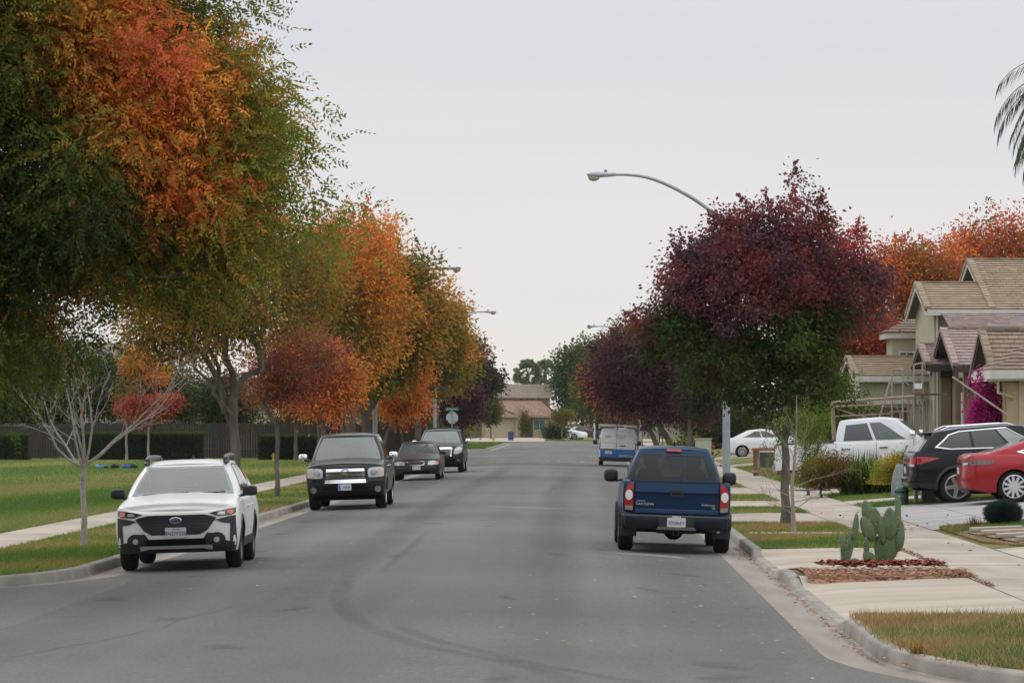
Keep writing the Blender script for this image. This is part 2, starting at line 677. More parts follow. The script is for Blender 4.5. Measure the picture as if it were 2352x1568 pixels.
M_REDCURB = mat("red_curb_paint", (.30, .07, .06), .8, color2=(.26, .17, .15), nscale=2.5, spec=.2)
M_MARK = mat("worn_road_paint", (.42, .41, .39), .9, color2=(.19, .185, .18), nscale=3, detail=8, spec=.2, sharp=(.4, .6))
M_SKID = mat("tyre_mark", (.118, .113, .107), .9, color2=(.160, .154, .146), nscale=3.5, detail=9, spec=.25, sharp=(.36, .60))
M_PATCH = mat("patch_asphalt", (.20, .195, .185), .92, noise=.12, nscale=5, spec=.2)


def sheet(name, ys, xl, xr, zf, m, nx=2, kind="structure", label=None, parent=None, skirt=0):
    mb = MB()
    vs, fs = [], []
    for y in ys:
        a, b = xl(y), xr(y)
        for i in range(nx + 1):
            x = a + (b - a) * i / nx
            vs.append((x, y, zf(x, y)))
    w = nx + 1
    for j in range(len(ys) - 1):
        for i in range(nx):
            fs.append((j * w + i, j * w + i + 1, (j + 1) * w + i + 1, (j + 1) * w + i))
    mb.add(vs, fs)
    o = mb.build(name, m, parent, smooth=True, angle=30)
    tag(o, label, kind=kind)
    return o


def arc(v, c, r): return math.sqrt(max(0, r * r - (v - c) ** 2))


def xl_flow(y):
    if y < 42: return -60
    if y < 51: return -16.25 + arc(y, 51, 9)
    if y <= 197: return -7.25
    if y < 206: return -16.25 + arc(y, 197, 9)
    if y <= 252: return -60
    if y < 261: return -16.25 + arc(y, 261, 9)
    if y <= 326: return -7.25
    if y < 335: return -16.25 + arc(y, 326, 9)
    return -60


def xr_flow(y):
    if y < 23.3: return 60
    if y < 33.8: return 13.28 - arc(y, 33.8, 10.5)
    if y <= 326: return 2.78
    if y < 335: return 11.78 - arc(y, 326, 9)
    return 60


def frange(a, b, d):
    n = max(1, int(round((b - a) / d)))
    return [a + (b - a) * i / n for i in range(n)]


ys = frange(-25, 23.3, 6) + frange(23.3, 33.8, .4) + frange(33.8, 42, 2) + frange(42, 51, .35) + frange(51, 197, 6) + frange(197, 206, .5) + \
    [206, 220, 235, 252 - .001] + frange(252, 261, .5) + frange(261, 326, 8) + frange(326, 335, .5) + [335, 344, 352]
def xl_road(y):
    if 41.5 < y < 51: return -16.25 + arc(y, 51, 9.5)
    return xl_flow(y) + .5


def xr_road(y):
    if 22.8 < y < 33.8: return 13.28 - arc(y, 33.8, 11.0)
    return xr_flow(y) - .5


ys = sorted(set(ys) | {22.8001, 41.5001} | set(frange(22.8, 23.3, .1)) | set(frange(41.5, 42, .1)))
# the road sheet: crowned in its middle; the wings beyond the gutters of the side streets are flat
mb = MB()
xs_c = [-6.72 + i * (2.18 + 6.72) / 16 for i in range(17)]
vs, fs = [], []
for y in ys:
    xa, xb = xl_road(y), xr_road(y)
    row = [min(xa, xs_c[0])] + xs_c[1:-1] + [max(xb, xs_c[-1])]
    for i, x in enumerate(row):
        vs.append((x, y, rz_road(x)))
w = len(xs_c)
for j in range(len(ys) - 1):
    for i in range(w - 1):
        fs.append((j * w + i, j * w + i + 1, (j + 1) * w + i + 1, (j + 1) * w + i))
mb.add(vs, fs)
tag(mb.build("road", M_ASPH, smooth=True, angle=30), kind="structure")

mb = MB()
mb.quad((-1500, -200, -.3), (1500, -200, -.3), (1500, 2500, -.3), (-1500, 2500, -.3))
tag(mb.build("ground", M_LAWN2), kind="structure")


def path_right_near():
    p = [(60, 23.3), (30, 23.3)]
    for i in range(25):
        a = -PI / 2 - (PI / 2) * i / 24
        p.append((13.28 + 10.5 * math.cos(a), 33.8 + 10.5 * math.sin(a)))
    p += [(2.78, y) for y in frange(34.5, 95, .5) + frange(95, 326, 4)]
    for i in range(13):
        a = PI - (PI / 2) * i / 12
        p.append((11.78 + 9 * math.cos(a), 326 + 9 * math.sin(a)))
    p.append((60, 335))
    return p


def path_left_near():
    p = [(-60, 42), (-30, 42)]
    for i in range(25):
        a = -PI / 2 + (PI / 2) * i / 24
        p.append((-16.25 + 9 * math.cos(a), 51 + 9 * math.sin(a)))
    p += [(-7.25, y) for y in frange(52, 100, 1) + frange(100, 197, 4)]
    for i in range(13):
        a = (PI / 2) * i / 12
        p.append((-16.25 + 9 * math.cos(a), 197 + 9 * math.sin(a)))
    p.append((-60, 206))
    return p


def path_left_far():
    p = [(-60, 252), (-30, 252)]
    for i in range(13):
        a = -PI / 2 + (PI / 2) * i / 12
        p.append((-16.25 + 9 * math.cos(a), 261 + 9 * math.sin(a)))
    p += [(-7.25, y) for y in frange(265, 326, 8)]
    for i in range(13):
        a = (PI / 2) * i / 12
        p.append((-16.25 + 9 * math.cos(a), 326 + 9 * math.sin(a)))
    p.append((-60, 335))
    return p


DROPS = [(38.6, 47.2), (51.2, 57.6), (73.2, 79.6), (86.2, 91.6), (101, 110), (128, 134), (160, 166), (188, 196)]


def drop(x, y, right):
    if not right: return 0
    d = 0
    for a, b in DROPS:
        m = min(y - a, b - y)
        d = max(d, min(1, max(0, (m + .9) / .9)))
    return d


def sweep(name, path, sgn, right, prof, m, label=None, zsheet=0):
    """prof: (d, z, is_top)"""
    mb = MB()
    vs, fs = [], []
    n = len(prof)
    for i, (x, y) in enumerate(path):
        a = Vector(path[max(0, i - 1)]); b = Vector(path[min(len(path) - 1, i + 1)])
        t = (b - a).normalized()
        nx, ny = t.y * sgn, -t.x * sgn
        k = drop(x, y, right and abs(x - 2.78) < .3)
        for d, z, top in prof:
            zz = z - (.106 * k if top == 2 else .112 * k if top else 0)
            j = random.uniform(-.004, .004) if top else 0
            vs.append((x + nx * d, y + ny * d, zz + j))
    for i in range(len(path) - 1):
        for k in range(n - 1):
            fs.append((i * n + k, i * n + k + 1, (i + 1) * n + k + 1, (i + 1) * n + k))
    mb.add(vs, fs)
    o = mb.build(name, m, smooth=True, angle=40)
    tag(o, label, kind="structure")
    return o


PAN = [(-.70, ZE - .010, 0), (-.50, ZE - .0015, 0), (-.3, -.133, 0), (0, ZF, 0)]
FACE = [(0, ZF, 0), (.012, ZF + .05, 0), (.03, -.035, 2), (.045, -.012, 2), (.07, -.002, 2), (.17, 0, 2), (.175, -.06, 2)]
FACE = [(0, ZF, 0), (.015, ZF + .012, 0), (.03, -.035, 2), (.045, -.014, 2), (.07, -.004, 2), (.17, .0, 1), (.175, -.07, 1)]
for nm, pth, sg, rt in (("right_near", path_right_near(), 1, True), ("left_near", path_left_near(), -1, False), ("left_far", path_left_far(), -1, False)):
    sweep("gutter", pth, sg, rt, PAN, M_GUT)
    sweep("curb", pth, sg, rt, FACE, M_CURB)
far = [(-60, 352), (60, 352)]
sweep("gutter", far, -1, False, PAN, M_GUT)
sweep("curb", far, -1, False, FACE, M_CURB)
# red painted curb at the far left corner
mb = MB()
for i in range(18):
    a0 = (PI / 2) * (i / 20)
    a1 = (PI / 2) * ((i + 1) / 20)
    for (r0, z0), (r1, z1) in (((8.985, ZF + .02), (8.965, -.03)), ((8.965, -.03), (8.94, -.006)), ((8.94, -.006), (8.83, .005))):
        mb.quad(*[(-16.25 + r * math.cos(a), 197 + r * math.sin(a) - (0 if i else 0), z + .004) for r, z, a in ((r0 + .006, z0, a0), (r0 + .006, z0, a1), (r1 + .006, z1, a1), (r1 + .006, z1, a0))])
for y0 in (189, 193):
    mb.quad((-7.259, y0, ZF + .03), (-7.259, y0 + 4, ZF + .03), (-7.276, y0 + 4, -.03), (-7.276, y0, -.03))
    mb.quad((-7.276, y0, -.03), (-7.276, y0 + 4, -.03), (-7.33, y0 + 4, .006), (-7.33, y0, .006))
tag(mb.build("red_curb_paint", M_REDCURB, fix=False), kind="structure")

# ---- flat zones
yl = frange(42.2, 51, .3) + frange(51, 197, 8) + frange(197, 205.9, .5)
sheet("lawn", yl, lambda y: -60, lambda y: xl_flow(y) - .16 if xl_flow(y) > -59 else -59, lambda x, y: -.006, M_LAWN, 1)
yl2 = frange(252.2, 261, .5) + frange(261, 326, 8) + frange(326, 334.9, .5)
sheet("far_corner_lawn", yl2, lambda y: -60, lambda y: xl_flow(y) - .16, lambda x, y: -.006, M_LAWN2, 1)
sheet("end_street_verge", [352.2, 900], lambda y: -60, lambda y: 60, lambda x, y: -.006, M_LAWN2, 1)
yr = frange(23.5, 33.8, .35) + frange(33.8, 326, 6) + frange(326, 334.9, .5)
sheet("parkway", yr, lambda y: xr_flow(y) + .16, lambda y: 5.22 if y > 30 else 60, lambda x, y: -.012, M_LAWN2, 1)
mb = MB()
for y0, y1, nm, m in ((24, 334, "yard", M_LAWN2),):
    for xa, xb in ((6.7, 7.5), (7.5, 11.25), (11.25, 60)):
        mb.quad((xa, y0, gz(xa) - .012), (xb, y0, gz(xb) - .012), (xb, y1, gz(xb) - .012), (xa, y1, gz(xa) - .012))
tag(mb.build("yard", M_LAWN2), kind="structure")


def slab_rows(mb, x0, x1, y0, y1, z, step=1.5, axis='y', gap=.012, zf=None):
    """concrete panels with narrow joints"""
    a = y0
    while a < y1 - .01:
        b = min(y1, a + step)
        zz = z + random.uniform(-.0015, .0015)
        mb.quad((x0, a + gap, zz), (x1, a + gap, zz), (x1, b - gap, zz), (x0, b - gap, zz))
        a = b


mb = MB()
slab_rows(mb, -10.98, -9.65, 42.3, 252, .004, 1.5)
slab_rows(mb, -10.98, -9.65, 262, 334, .004, 1.5)
o = mb.build("sidewalk", M_WALK, fix=False); tag(o, kind="structure")
mb = MB(); mb.quad((-11, 42.2, .0), (-9.63, 42.2, .0), (-9.63, 206, .0), (-11, 206, .0)); mb.quad((5.18, 24, -.002), (6.77, 24, -.002), (6.77, 334, -.002), (5.18, 334, -.002))
tag(mb.build("pavement_joints", M_JOINT, fix=False), kind="structure")
mb = MB()
slab_rows(mb, 5.2, 6.75, 24, 120, .004, 1.52)
slab_rows(mb, 5.2, 6.75, 120, 334, .004, 3)
o = mb.build("sidewalk", M_WALK, fix=False); tag(o, kind="structure")
mb = MB(); slab_rows(mb, -60, 60, 353.5, 355.2, .01, 2)
tag(mb.build("sidewalk", M_WALK, fix=False), kind="structure")


# driveway aprons between curb and sidewalk (rise gently from the dropped curb)
def apron(y0, y1, m, flare=.8):
    mb = MB()
    xa, xm, xb = 2.95, 3.35, 5.19
    mb.quad((xa, y0 + .6, -.112), (xm, y0 + .25, -.07), (xm, y1 - .25, -.07), (xa, y1 - .6, -.112))
    mb.quad((xm, y0 + .25, -.07), (xb, y0, .0), (xb, y1, .0), (xm, y1 - .25, -.07))
    # flare wings
    mb.quad((xa, y0 - .3, .002), (xb, y0 - .05, .004), (xm, y0 + .25, -.07), (xa, y0 + .6, -.112))
    mb.quad((xa, y1 + .3, .002), (xa, y1 - .6, -.112), (xm, y1 - .25, -.07), (xb, y1 + .05, .004))
    return tag(mb.build("driveway_apron", m, fix=True), kind="structure")


def drive(y0, y1, m, x1=14, zoff=.0):
    mb = MB()
    xs = [6.77, 8.2, 9.7, 11.25, x1]
    n = max(1, int((y1 - y0) / 4))
    for i in range(len(xs) - 1):
        for k in range(n):
            a = y0 + (y1 - y0) * k / n + .01
            b = y0 + (y1 - y0) * (k + 1) / n - .01
            xa, xb = xs[i] + .008, xs[i + 1] - .008
            mb.quad((xa, a, gz(xa) + .004 + zoff), (xb, a, gz(xb) + .004 + zoff), (xb, b, gz(xb) + .004 + zoff), (xa, b, gz(xa) + .004 + zoff))
    return tag(mb.build("driveway", m, fix=False), kind="structure")


# the parkway under an apron has to be lower: cut it by laying soil sheets where grass stands instead
apron(38.2, 47.6, M_DRIVE); apron(50.6, 58.2, M_DRIVE); apron(72.6, 80.2, M_WALK); apron(85.6, 92.2, M_WALK); apron(100.4, 110.5, M_WALK)
apron(127.5, 134.5, M_WALK); apron(159.5, 166.5, M_WALK); apron(187.5, 196.5, M_WALK)
drive(36, 57.8, M_DRIVE, 30); drive(68, 84.5, M_DRIVEG, 30); drive(100, 111, M_DRIVE, 13); drive(159, 166, M_DRIVE, 14); drive(186, 197, M_DRIVE, 14)
mb = MB()
for a, b in ((68, 84.5), (100, 111), (36, 57.8), (159, 166), (186, 197)):
    for xa, xb in ((6.75, 11.25), (11.25, 14)):
        mb.quad((xa, a, gz(xa) - .003), (xb, a, gz(xb) - .003), (xb, b, gz(xb) - .003), (xa, b, gz(xa) - .003))
tag(mb.build("driveway_joints", M_JOINT, fix=False), kind="structure")
# path from the sidewalk to the neighbour's lawn, far end-street drives
mb = MB()
mb.quad((6.77, 88.2, .008), (11.2, 88.2, gz(11.2) + .008), (11.2, 91.4, gz(11.2) + .008), (6.77, 91.4, .008))
tag(mb.build("garden_path", M_WALK, fix=False), kind="structure")
mb = MB()
mb.quad((-13.5, 352.3, .012), (-3, 352.3, .012), (-5.5, 425, .012), (-12.5, 425, .012))
mb.quad((-1.5, 358, .012), (9, 356, .012), (9, 392, .012), (-4.5, 398, .012))
tag(mb.build("end_driveway", M_DRIVE, fix=False), kind="structure")

# the parkway sheet must not show above the dropped aprons: rebuild as separate strips
for o in [o for o in COL.objects if o.name == "parkway"]:
    bpy.data.objects.remove(o)
STRIPS = [(23.5, 37.95, M_DRY), (58.35, 72.4, M_LAWN2), (80.35, 85.4, M_LAWN2), (92.4, 100.2, M_LAWN2), (110.7, 127.2, M_LAWN2), (134.7, 159.2, M_LAWN2),
          (166.7, 187.2, M_LAWN2), (196.7, 326, M_LAWN2)]
mb = MB()
STR2 = []
for a, b, m in STRIPS:
    yy = [y for y in frange(a, min(b, 33.8), .4)] + [b] if a < 33 else [a, b]
    STR2.append(sheet("parkway_lawn", yy, lambda y: xr_flow(y) + .172, lambda y: 5.17 if y > 26.5 else 60, lambda x, y: -.001, m, 1))
STR2.append(sheet("planting_bed", [47.2, 47.5, 48.2, 49.1, 50.0, 50.65, 50.9], lambda y: 3.06, lambda y: 5.35, lambda x, y: -.10 if y < 47.3 or y > 50.8 else -.005 + .03 * math.sin(max(0, min(1, (y - 47.55) / 3.1)) * PI), mat('mulch_ground', (.30, .16, .105), .95, noise=.35, nscale=9, bump=.6, bscale=40, spec=.1), 4))
mb = MB()
mb.quad((2.9, 47.2, -.2), (6, 47.2, -.2), (6, 58.5, -.2), (2.9, 58.5, -.2))
mb.quad((2.92, 47.9, -.012), (3.15, 47.9, -.012), (3.15, 50.5, -.012), (2.92, 50.5, -.012))
tag(mb.build("subsoil", M_SOIL, fix=False), kind="structure")
# dry yard with stepping stones
mb = MB()
poly = [(6.9, 67.8), (6.9, 60.6), (7.3, 57.9), (30, 57.9), (30, 67.8)]
mb.prism(poly, lambda u, v: Vector((u, v, gz(u) + .03)), lambda u, v: Vector((u, v, gz(u) - .01)))
tag(mb.build("dry_yard", M_DRY), kind="structure")
mb = MB()
mb.quad((7.35, 58.6, gz(7.35) + .036), (13, 58.6, gz(13) + .036), (13, 65.1, gz(13) + .036), (7.05, 65.1, gz(7.05) + .036))
tag(mb.build("gravel_bed", mat("gravel", (.36, .33, .29), .95, color2=(.10, .09, .08), nscale=9, sharp=(.4, .6), bump=1, bscale=30)), kind="structure")
k = 0
for (px, py, w_, l_, lb) in ((7.62, 64.6, .95, .5, "stepping slab in the row of the stone path farthest from the camera"), (7.66, 62.9, 1.0, .5, "stepping slab in the second row of the stone path"),
                              (7.72, 61.1, 1.0, .5, "stepping slab in the third row of the stone path"), (7.9, 59.3, 1.1, .5, "stepping slab in the row of the stone path closest to the camera")):
    mb = MB()
    mb.box(-w_ / 2, w_ / 2, -l_ / 2, l_ / 2, 0, .07)
    o = mb.build("stepping_stone", M_WALK if k % 2 == 0 else mat("stone_tan", (.40, .32, .25), .9, noise=.2))
    bevel(o, .012)
    o.location = (px, py, gz(px) + .03)
    o.rotation_euler = (0, -.04, random.uniform(-.03, .03))
    tag(o, ("pale grey " if k % 2 == 0 else "tan ") + lb, "stepping stone", "stepping slabs in the dry yard")
    k += 1

# ---- road marks
mb = MB()


def ribbon(mb, pts, w, dz=.004):
    P = [Vector(p) for p in pts]
    L, R_ = [], []
    for i, p in enumerate(P):
        t = (P[min(i + 1, len(P) - 1)] - P[max(0, i - 1)]).normalized()
        n = Vector((-t.y, t.x))
        ww = w * (.5 if 0 < i < len(P) - 1 else .15)
        for lst, s_ in ((L, 1), (R_, -1)):
            q = p + n * ww * s_
            lst.append((q.x, q.y, rz_road(q.x) + dz))
    for i in range(len(P) - 1):
        mb.quad(L[i], R_[i], R_[i + 1], L[i + 1])


def mark_mat(name, col, amt):
    m = bpy.data.materials.new(name); m.use_nodes = True
    t = m.node_tree; p = t.nodes["Principled BSDF"]; p.inputs['Base Color'].default_value = (*col, 1); p.inputs['Roughness'].default_value = .9
    p.inputs['Specular IOR Level'].default_value = .25
    at = t.nodes.new("ShaderNodeAttribute"); at.attribute_name = 'col'
    co = t.nodes.new("ShaderNodeTexCoord")
    nz = t.nodes.new("ShaderNodeTexNoise"); nz.inputs['Scale'].default_value = 2.6; nz.inputs['Detail'].default_value = 9
    t.links.new(co.outputs['Object'], nz.inputs['Vector'])
    r = t.nodes.new("ShaderNodeMapRange"); r.inputs[1].default_value = .32; r.inputs[2].default_value = .66; r.inputs[3].default_value = .1; r.inputs[4].default_value = amt
    t.links.new(nz.outputs['Fac'], r.inputs[0])
    mu = t.nodes.new("ShaderNodeMath"); mu.operation = 'MULTIPLY'; t.links.new(r.outputs[0], mu.inputs[0]); t.links.new(at.outputs['Fac'], mu.inputs[1])
    tr = t.nodes.new("ShaderNodeBsdfTransparent"); ms = t.nodes.new("ShaderNodeMixShader")
    t.links.new(mu.outputs[0], ms.inputs[0]); t.links.new(tr.outputs[0], ms.inputs[1]); t.links.new(p.outputs[0], ms.inputs[2])
    t.links.new(ms.outputs[0], t.nodes["Material Output"].inputs['Surface'])
    return m


def soft_ribbon(mb, pts, w, dz=.002):
    P = [Vector(p) for p in pts]
    prof = ((-1, 0), (-.55, .7), (0, 1), (.55, .7), (1, 0))
    rows = []
    for i, p in enumerate(P):
        t = (P[min(i + 1, len(P) - 1)] - P[max(0, i - 1)]).normalized()
        n = Vector((-t.y, t.x))
        e = min(1, min(i, len(P) - 1 - i) / 5)
        rows.append([((p + n * w * s).x, (p + n * w * s).y, rz_road((p + n * w * s).x) + dz, k * e) for s, k in prof])
    for i in range(len(rows) - 1):
        for k in range(4):
            for q in (rows[i][k], rows[i][k + 1], rows[i + 1][k + 1], rows[i + 1][k]):
                mb.v.append(q[:3]); mb.c.append((q[3], q[3], q[3] * .999))
            n_ = len(mb.v); mb.f.append((n_ - 4, n_ - 3, n_ - 2, n_ - 1)); mb.mi.append(0)


def smooth(pts, n=6):
    out = []
    P = [Vector(p) for p in pts]
    for i in range(len(P) - 1):
        p0, p1, p2, p3 = P[max(0, i - 1)], P[i], P[i + 1], P[min(len(P) - 1, i + 2)]
        for k in range(n):
            t = k / n
            out.append(.5 * ((2 * p1) + (-p0 + p2) * t + (2 * p0 - 5 * p1 + 4 * p2 - p3) * t * t + (-p0 + 3 * p1 - 3 * p2 + p3) * t ** 3))
    out.append(P[-1])
    return out


def G(px, py, z=None):
    """ground point under a pixel of the 2352-wide photograph"""
    zz = -.03 if z is None else z
    y = 8000 * (H - zz) / (py - 965)
    return ((px - 1341) / 8000 * y, y)


soft_ribbon(mb, smooth([G(808, 1300), G(795, 1340), G(780, 1372), G(792, 1404), G(830, 1436), G(900, 1465), G(985, 1489), G(1080, 1505), G(1180, 1522), G(1260, 1540), G(1330, 1566)], 5), .16)
soft_ribbon(mb, smooth([G(905, 1420), G(935, 1450), G(985, 1470), G(1060, 1485), G(1140, 1504), G(1230, 1522), G(1330, 1537), G(1430, 1552), G(1560, 1566)], 5), .13, .003)
soft_ribbon(mb, smooth([G(985, 1218), G(940, 1262), G(905, 1290), G(870, 1325)]), .10, .002)
tag(mb.build("tyre_marks", mark_mat("tyre_mark", (.070, .067, .063), .18), fix=False), kind="structure")
mb = MB()
rp = random.Random(4)
# oil drips and worn darker lanes along the parking lane and the travelled lanes
for x_, w_ in ((-5.9, .9), (1.4, .9), (-3.6, .5), (-.6, .5)):
    soft_ribbon(mb, [(x_ + .15 * math.sin(y * .05), y) for y in frange(27, 170, 4)], w_, .0022)
tag(mb.build("worn_lanes", mark_mat("worn_lane", (.09, .086, .08), .20), fix=False), kind="structure")
mb = MB()
for _ in range(34):
    x_, y_ = rp.choice((-6.0, -5.6, 1.3, 1.6, -3.5, -.7, -1.6)) + rp.gauss(0, .5), rp.uniform(28, 110)
    soft_ribbon(mb, smooth([(x_, y_), (x_ + rp.uniform(-.1, .1), y_ + .35), (x_ + rp.uniform(-.1, .1), y_ + .8), (x_, y_ + 1.3)], 4), rp.uniform(.08, .26), .0025)
tag(mb.build("oil_stains", mark_mat("oil_stain", (.06, .057, .053), .26), fix=False), kind="structure")
mb = MB()
ribbon(mb, [G(985, 1558), G(1040, 1554), G(1120, 1552), G(1200, 1556), G(1290, 1562)], .016, .002)
ribbon(mb, smooth([G(20, 1500), G(90, 1488), G(160, 1476), G(250, 1462), G(330, 1445)]), .011, .002)
ribbon(mb, smooth([G(370, 1440), G(420, 1418), G(520, 1396), G(560, 1382)]), .010, .002)
tag(mb.build("road_cracks", mat("crack", (.095, .09, .085), .95, noise=.3), fix=False), kind="structure")
mb = MB()
ribbon(mb, [G(1120, 1165), G(1180, 1166), G(1240, 1167), G(1290, 1166)], 1.0, .003)
ribbon(mb, [G(1386, 1263), G(1450, 1265), G(1520, 1268), G(1570, 1272)], .55, .003)
tag(mb.build("asphalt_patch", M_PATCH, fix=False), kind="structure")
# faded STOP legend and bar
for ch, dx in (("S", -1.75), ("T", -1.15), ("O", -.55), ("P", .05)):
    o = text("road_lettering", ch, 2.4, M_MARK, None, Matrix.Translation((dx + .35 - .5, 183.5, rz_road(dx) + .006)) @ Matrix.Diagonal((.28, 1.25, 1, 1)), ext=.001)
    tag(o, kind="structure")
mb = MB(); mb.quad((-2.2, 192, .0), (2.1, 192, -.105), (2.1, 192.5, -.105), (-2.2, 192.5, .0))
tag(mb.build("stop_bar_marking", M_MARK, fix=False), kind="structure")


# ================================================================== GRASS BLADES, LEAVES, CHIPS
def blades(n, xf, yr, zf, h, w, cols, label, noise=(1.2, 3), name="grass", weights=None, dry=.5):
    ys_ = RNG.uniform(yr[0], yr[1], n)
    u = RNG.random(n)
    x0 = np.array([xf(y)[0] for y in ys_]); x1 = np.array([xf(y)[1] for y in ys_])
    xs = x0 + (x1 - x0) * u
    zs = np.array([zf(x, y) for x, y in zip(xs, ys_)])
    base = np.stack([xs, ys_, zs], 1)
    hh = h * RNG.uniform(.5, 1.4, n)[:, None]
    lean = RNG.normal(size=(n, 3)) * .45
    lean[:, 2] = 1
    tip = base + lean * hh
    a = RNG.uniform(0, 2 * PI, n)
    sd = np.stack([np.cos(a), np.sin(a) * .3, np.zeros(n)], 1) * w * .5
    V = np.stack([base - sd, base + sd, tip], 1).reshape(-1, 3)
    t = vnoise(base[:, :2] * np.array([1, 1 / noise[1]]), noise[0], 9)
    t = np.clip(t + RNG.normal(size=n) * .14 + (dry - .5), 0, .999)
    A = np.array(cols)
    ti = t * (len(A) - 1)
    i = ti.astype(int); f = (ti - i)[:, None]
    cc = A[i] * (1 - f) + A[np.minimum(i + 1, len(A) - 1)] * f
    cc = (cc * 1.25 + .012) * RNG.uniform(.75, 1.25, (n, 1))
    o = np_mesh(name, V, 3, np.clip(cc, 0, 1), M_GRASS)
    return tag(o, label, "grass", kind="stuff")


GR = [(.075, .14, .022), (.10, .16, .028), (.16, .18, .035), (.28, .22, .075), (.26, .16, .08)]
GRG = [(.065, .13, .02), (.09, .155, .025), (.12, .18, .03), (.17, .19, .05), (.26, .21, .09)]
blades(60000, lambda y: (xr_flow(y) + .16, 5.3), (30.0, 38.0), lambda x, y: 0, .055, .011, [(.05, .12, .03), (.12, .15, .035), (.26, .19, .07), (.30, .19, .085), (.24, .12, .06)],
       "patchy dry grass behind the curb at the bottom of the picture", (.9, 1.6), dry=.55)
blades(7000, lambda y: (xr_flow(y) + .08, 5.3), (30.0, 38.15), lambda x, y: -.01, .105, .012, [(.10, .15, .04), (.26, .20, .08), (.32, .22, .10)], "taller ragged grass tufts hanging over the curb at the bottom of the picture", (.35, 1.2), dry=.6)
blades(26000, lambda y: (2.97, 5.2), (58.3, 72.4), lambda x, y: 0, .055, .015, GR, "grass strip with fallen leaves around the sapling and purple tree", (1.0, 2.5), dry=.5)
blades(7000, lambda y: (2.97, 5.18), (80.3, 85.5), lambda x, y: 0, .05, .016, GRG, "narrow green grass strip between two driveway aprons")
blades(9000, lambda y: (2.97, 5.18), (92.3, 100), lambda x, y: 0, .05, .018, GRG, "green grass strip beyond the lamp post")
blades(60000, lambda y: (-9.62, xl_flow(y) - .17), (46.2, 80), lambda x, y: 0, .055, .014, [(.08, .15, .02), (.12, .17, .03), (.17, .18, .035), (.26, .23, .07), (.22, .15, .07)], "grass strip between the left curb and pavement",
       (1.3, 2.5), dry=.42)
blades(18000, lambda y: (-9.62, -7.43), (80, 130), lambda x, y: 0, .055, .02, GR, "farther grass strip under the street trees", (1.3, 3))
blades(120000, lambda y: (-1341 / 8000 * y - .5, -11.0), (62, 118), lambda x, y: 0, .05, .018, GRG, "green park lawn behind the left pavement", (3.5, 6), dry=.45)
blades(60000, lambda y: (-1341 / 8000 * y - .5, -11.0), (118, 186), lambda x, y: 0, .055, .03, [(.08, .15, .022), (.10, .17, .03), (.14, .18, .04), (.28, .25, .08)], "far yellowing part of the park lawn", (4, 4), dry=.55)
blades(26000, lambda y: (6.8, 12), (92, 99.5), lambda x, y: gz(x), .06, .02, GRG, "green lawn in front of the bushes by the white truck", (2, 2))
blades(9000, lambda y: (6.85, 12), (84.6, 88.2), lambda x, y: gz(x), .06, .02, GRG, "green grass strip beyond the grey driveway", (2, 2))
blades(16000, lambda y: (6.9, 11), (65.2, 68.1), lambda x, y: gz(x) + .03, .06, .014, [(.07, .13, .02), (.12, .15, .03), (.24, .15, .06)], "strip of green grass along the grey driveway edge", (1.5, 1))
blades(4000, lambda y: (6.95, 11.5), (58, 66.0), lambda x, y: gz(x) + .03, .035, .014, [(.30, .18, .09), (.25, .14, .06), (.34, .24, .13)], "brown dead grass around the stepping slabs", (1.5, 1))
blades(20000, lambda y: (6.85, 12), (111.5, 158), lambda x, y: gz(x), .07, .03, GRG, "far green front lawns on the right", (3, 3))
blades(5000, lambda y: (3.0, 5.15), (111, 159), lambda x, y: 0, .06, .03, GR, "far right grass strip by the utility cabinet", (2, 3))
blades(12000, lambda y: (-16, xl_flow(y) - .2), (256, 330), lambda x, y: 0, .12, .05, [(.07, .13, .02), (.12, .16, .03)], "green corner lawn across the side street", (3, 3))
blades(9000, lambda y: (-4, 6), (356, 372), lambda x, y: 0, .12, .06, [(.07, .12, .02), (.13, .15, .03)], "lawn in front of the end house", (3, 3))


def litter(name, label, pts, zf, size, cols, lift=.5, cat="leaves"):
    n = len(pts)
    pts = np.array(pts)
    z = np.array([zf(x, y) for x, y in pts]) + .008
    c = np.stack([pts[:, 0], pts[:, 1], z], 1)
    a = RNG.uniform(0, 2 * PI, n)
    d = np.stack([np.cos(a), np.sin(a), RNG.uniform(0, lift, n)], 1)
    d = norm(d)
    L = size * RNG.uniform(.6, 1.3, n)[:, None]
    sd = np.stack([-np.sin(a), np.cos(a), RNG.normal(size=n) * .35 * lift], 1) * L * .32
    mid = c + d * L * .5
    mid[:, 2] += .012 * lift
    V = np.stack([c, mid + sd, c + d * L, mid - sd], 1).reshape(-1, 3)
    A = np.array(cols)
    cc = A[RNG.integers(0, len(A), n)] * RNG.uniform(.7, 1.2, (n, 1))
    return tag(np_mesh(name, V, 4, cc, M_CHIP), label, cat, kind="stuff")


def zall(x, y):
    if x > 6.75: return gz(x) + .01
    if x > 2.95:
        for a, b in ((38.2, 47.6), (50.6, 58.2), (72.6, 80.2), (85.6, 92.2)):
            if a < y < b and x < 5.2: return -.07 + (x - 3.35) / 1.84 * .07 if x > 3.35 else -.09
        return .005
    if x > 2.25: return ZE - (x - 2.25) / .55 * .04 if x < 2.8 else -.1
    if x > -6.7: return rz_road(x)
    if x > -7.27: return -.13
    return .01


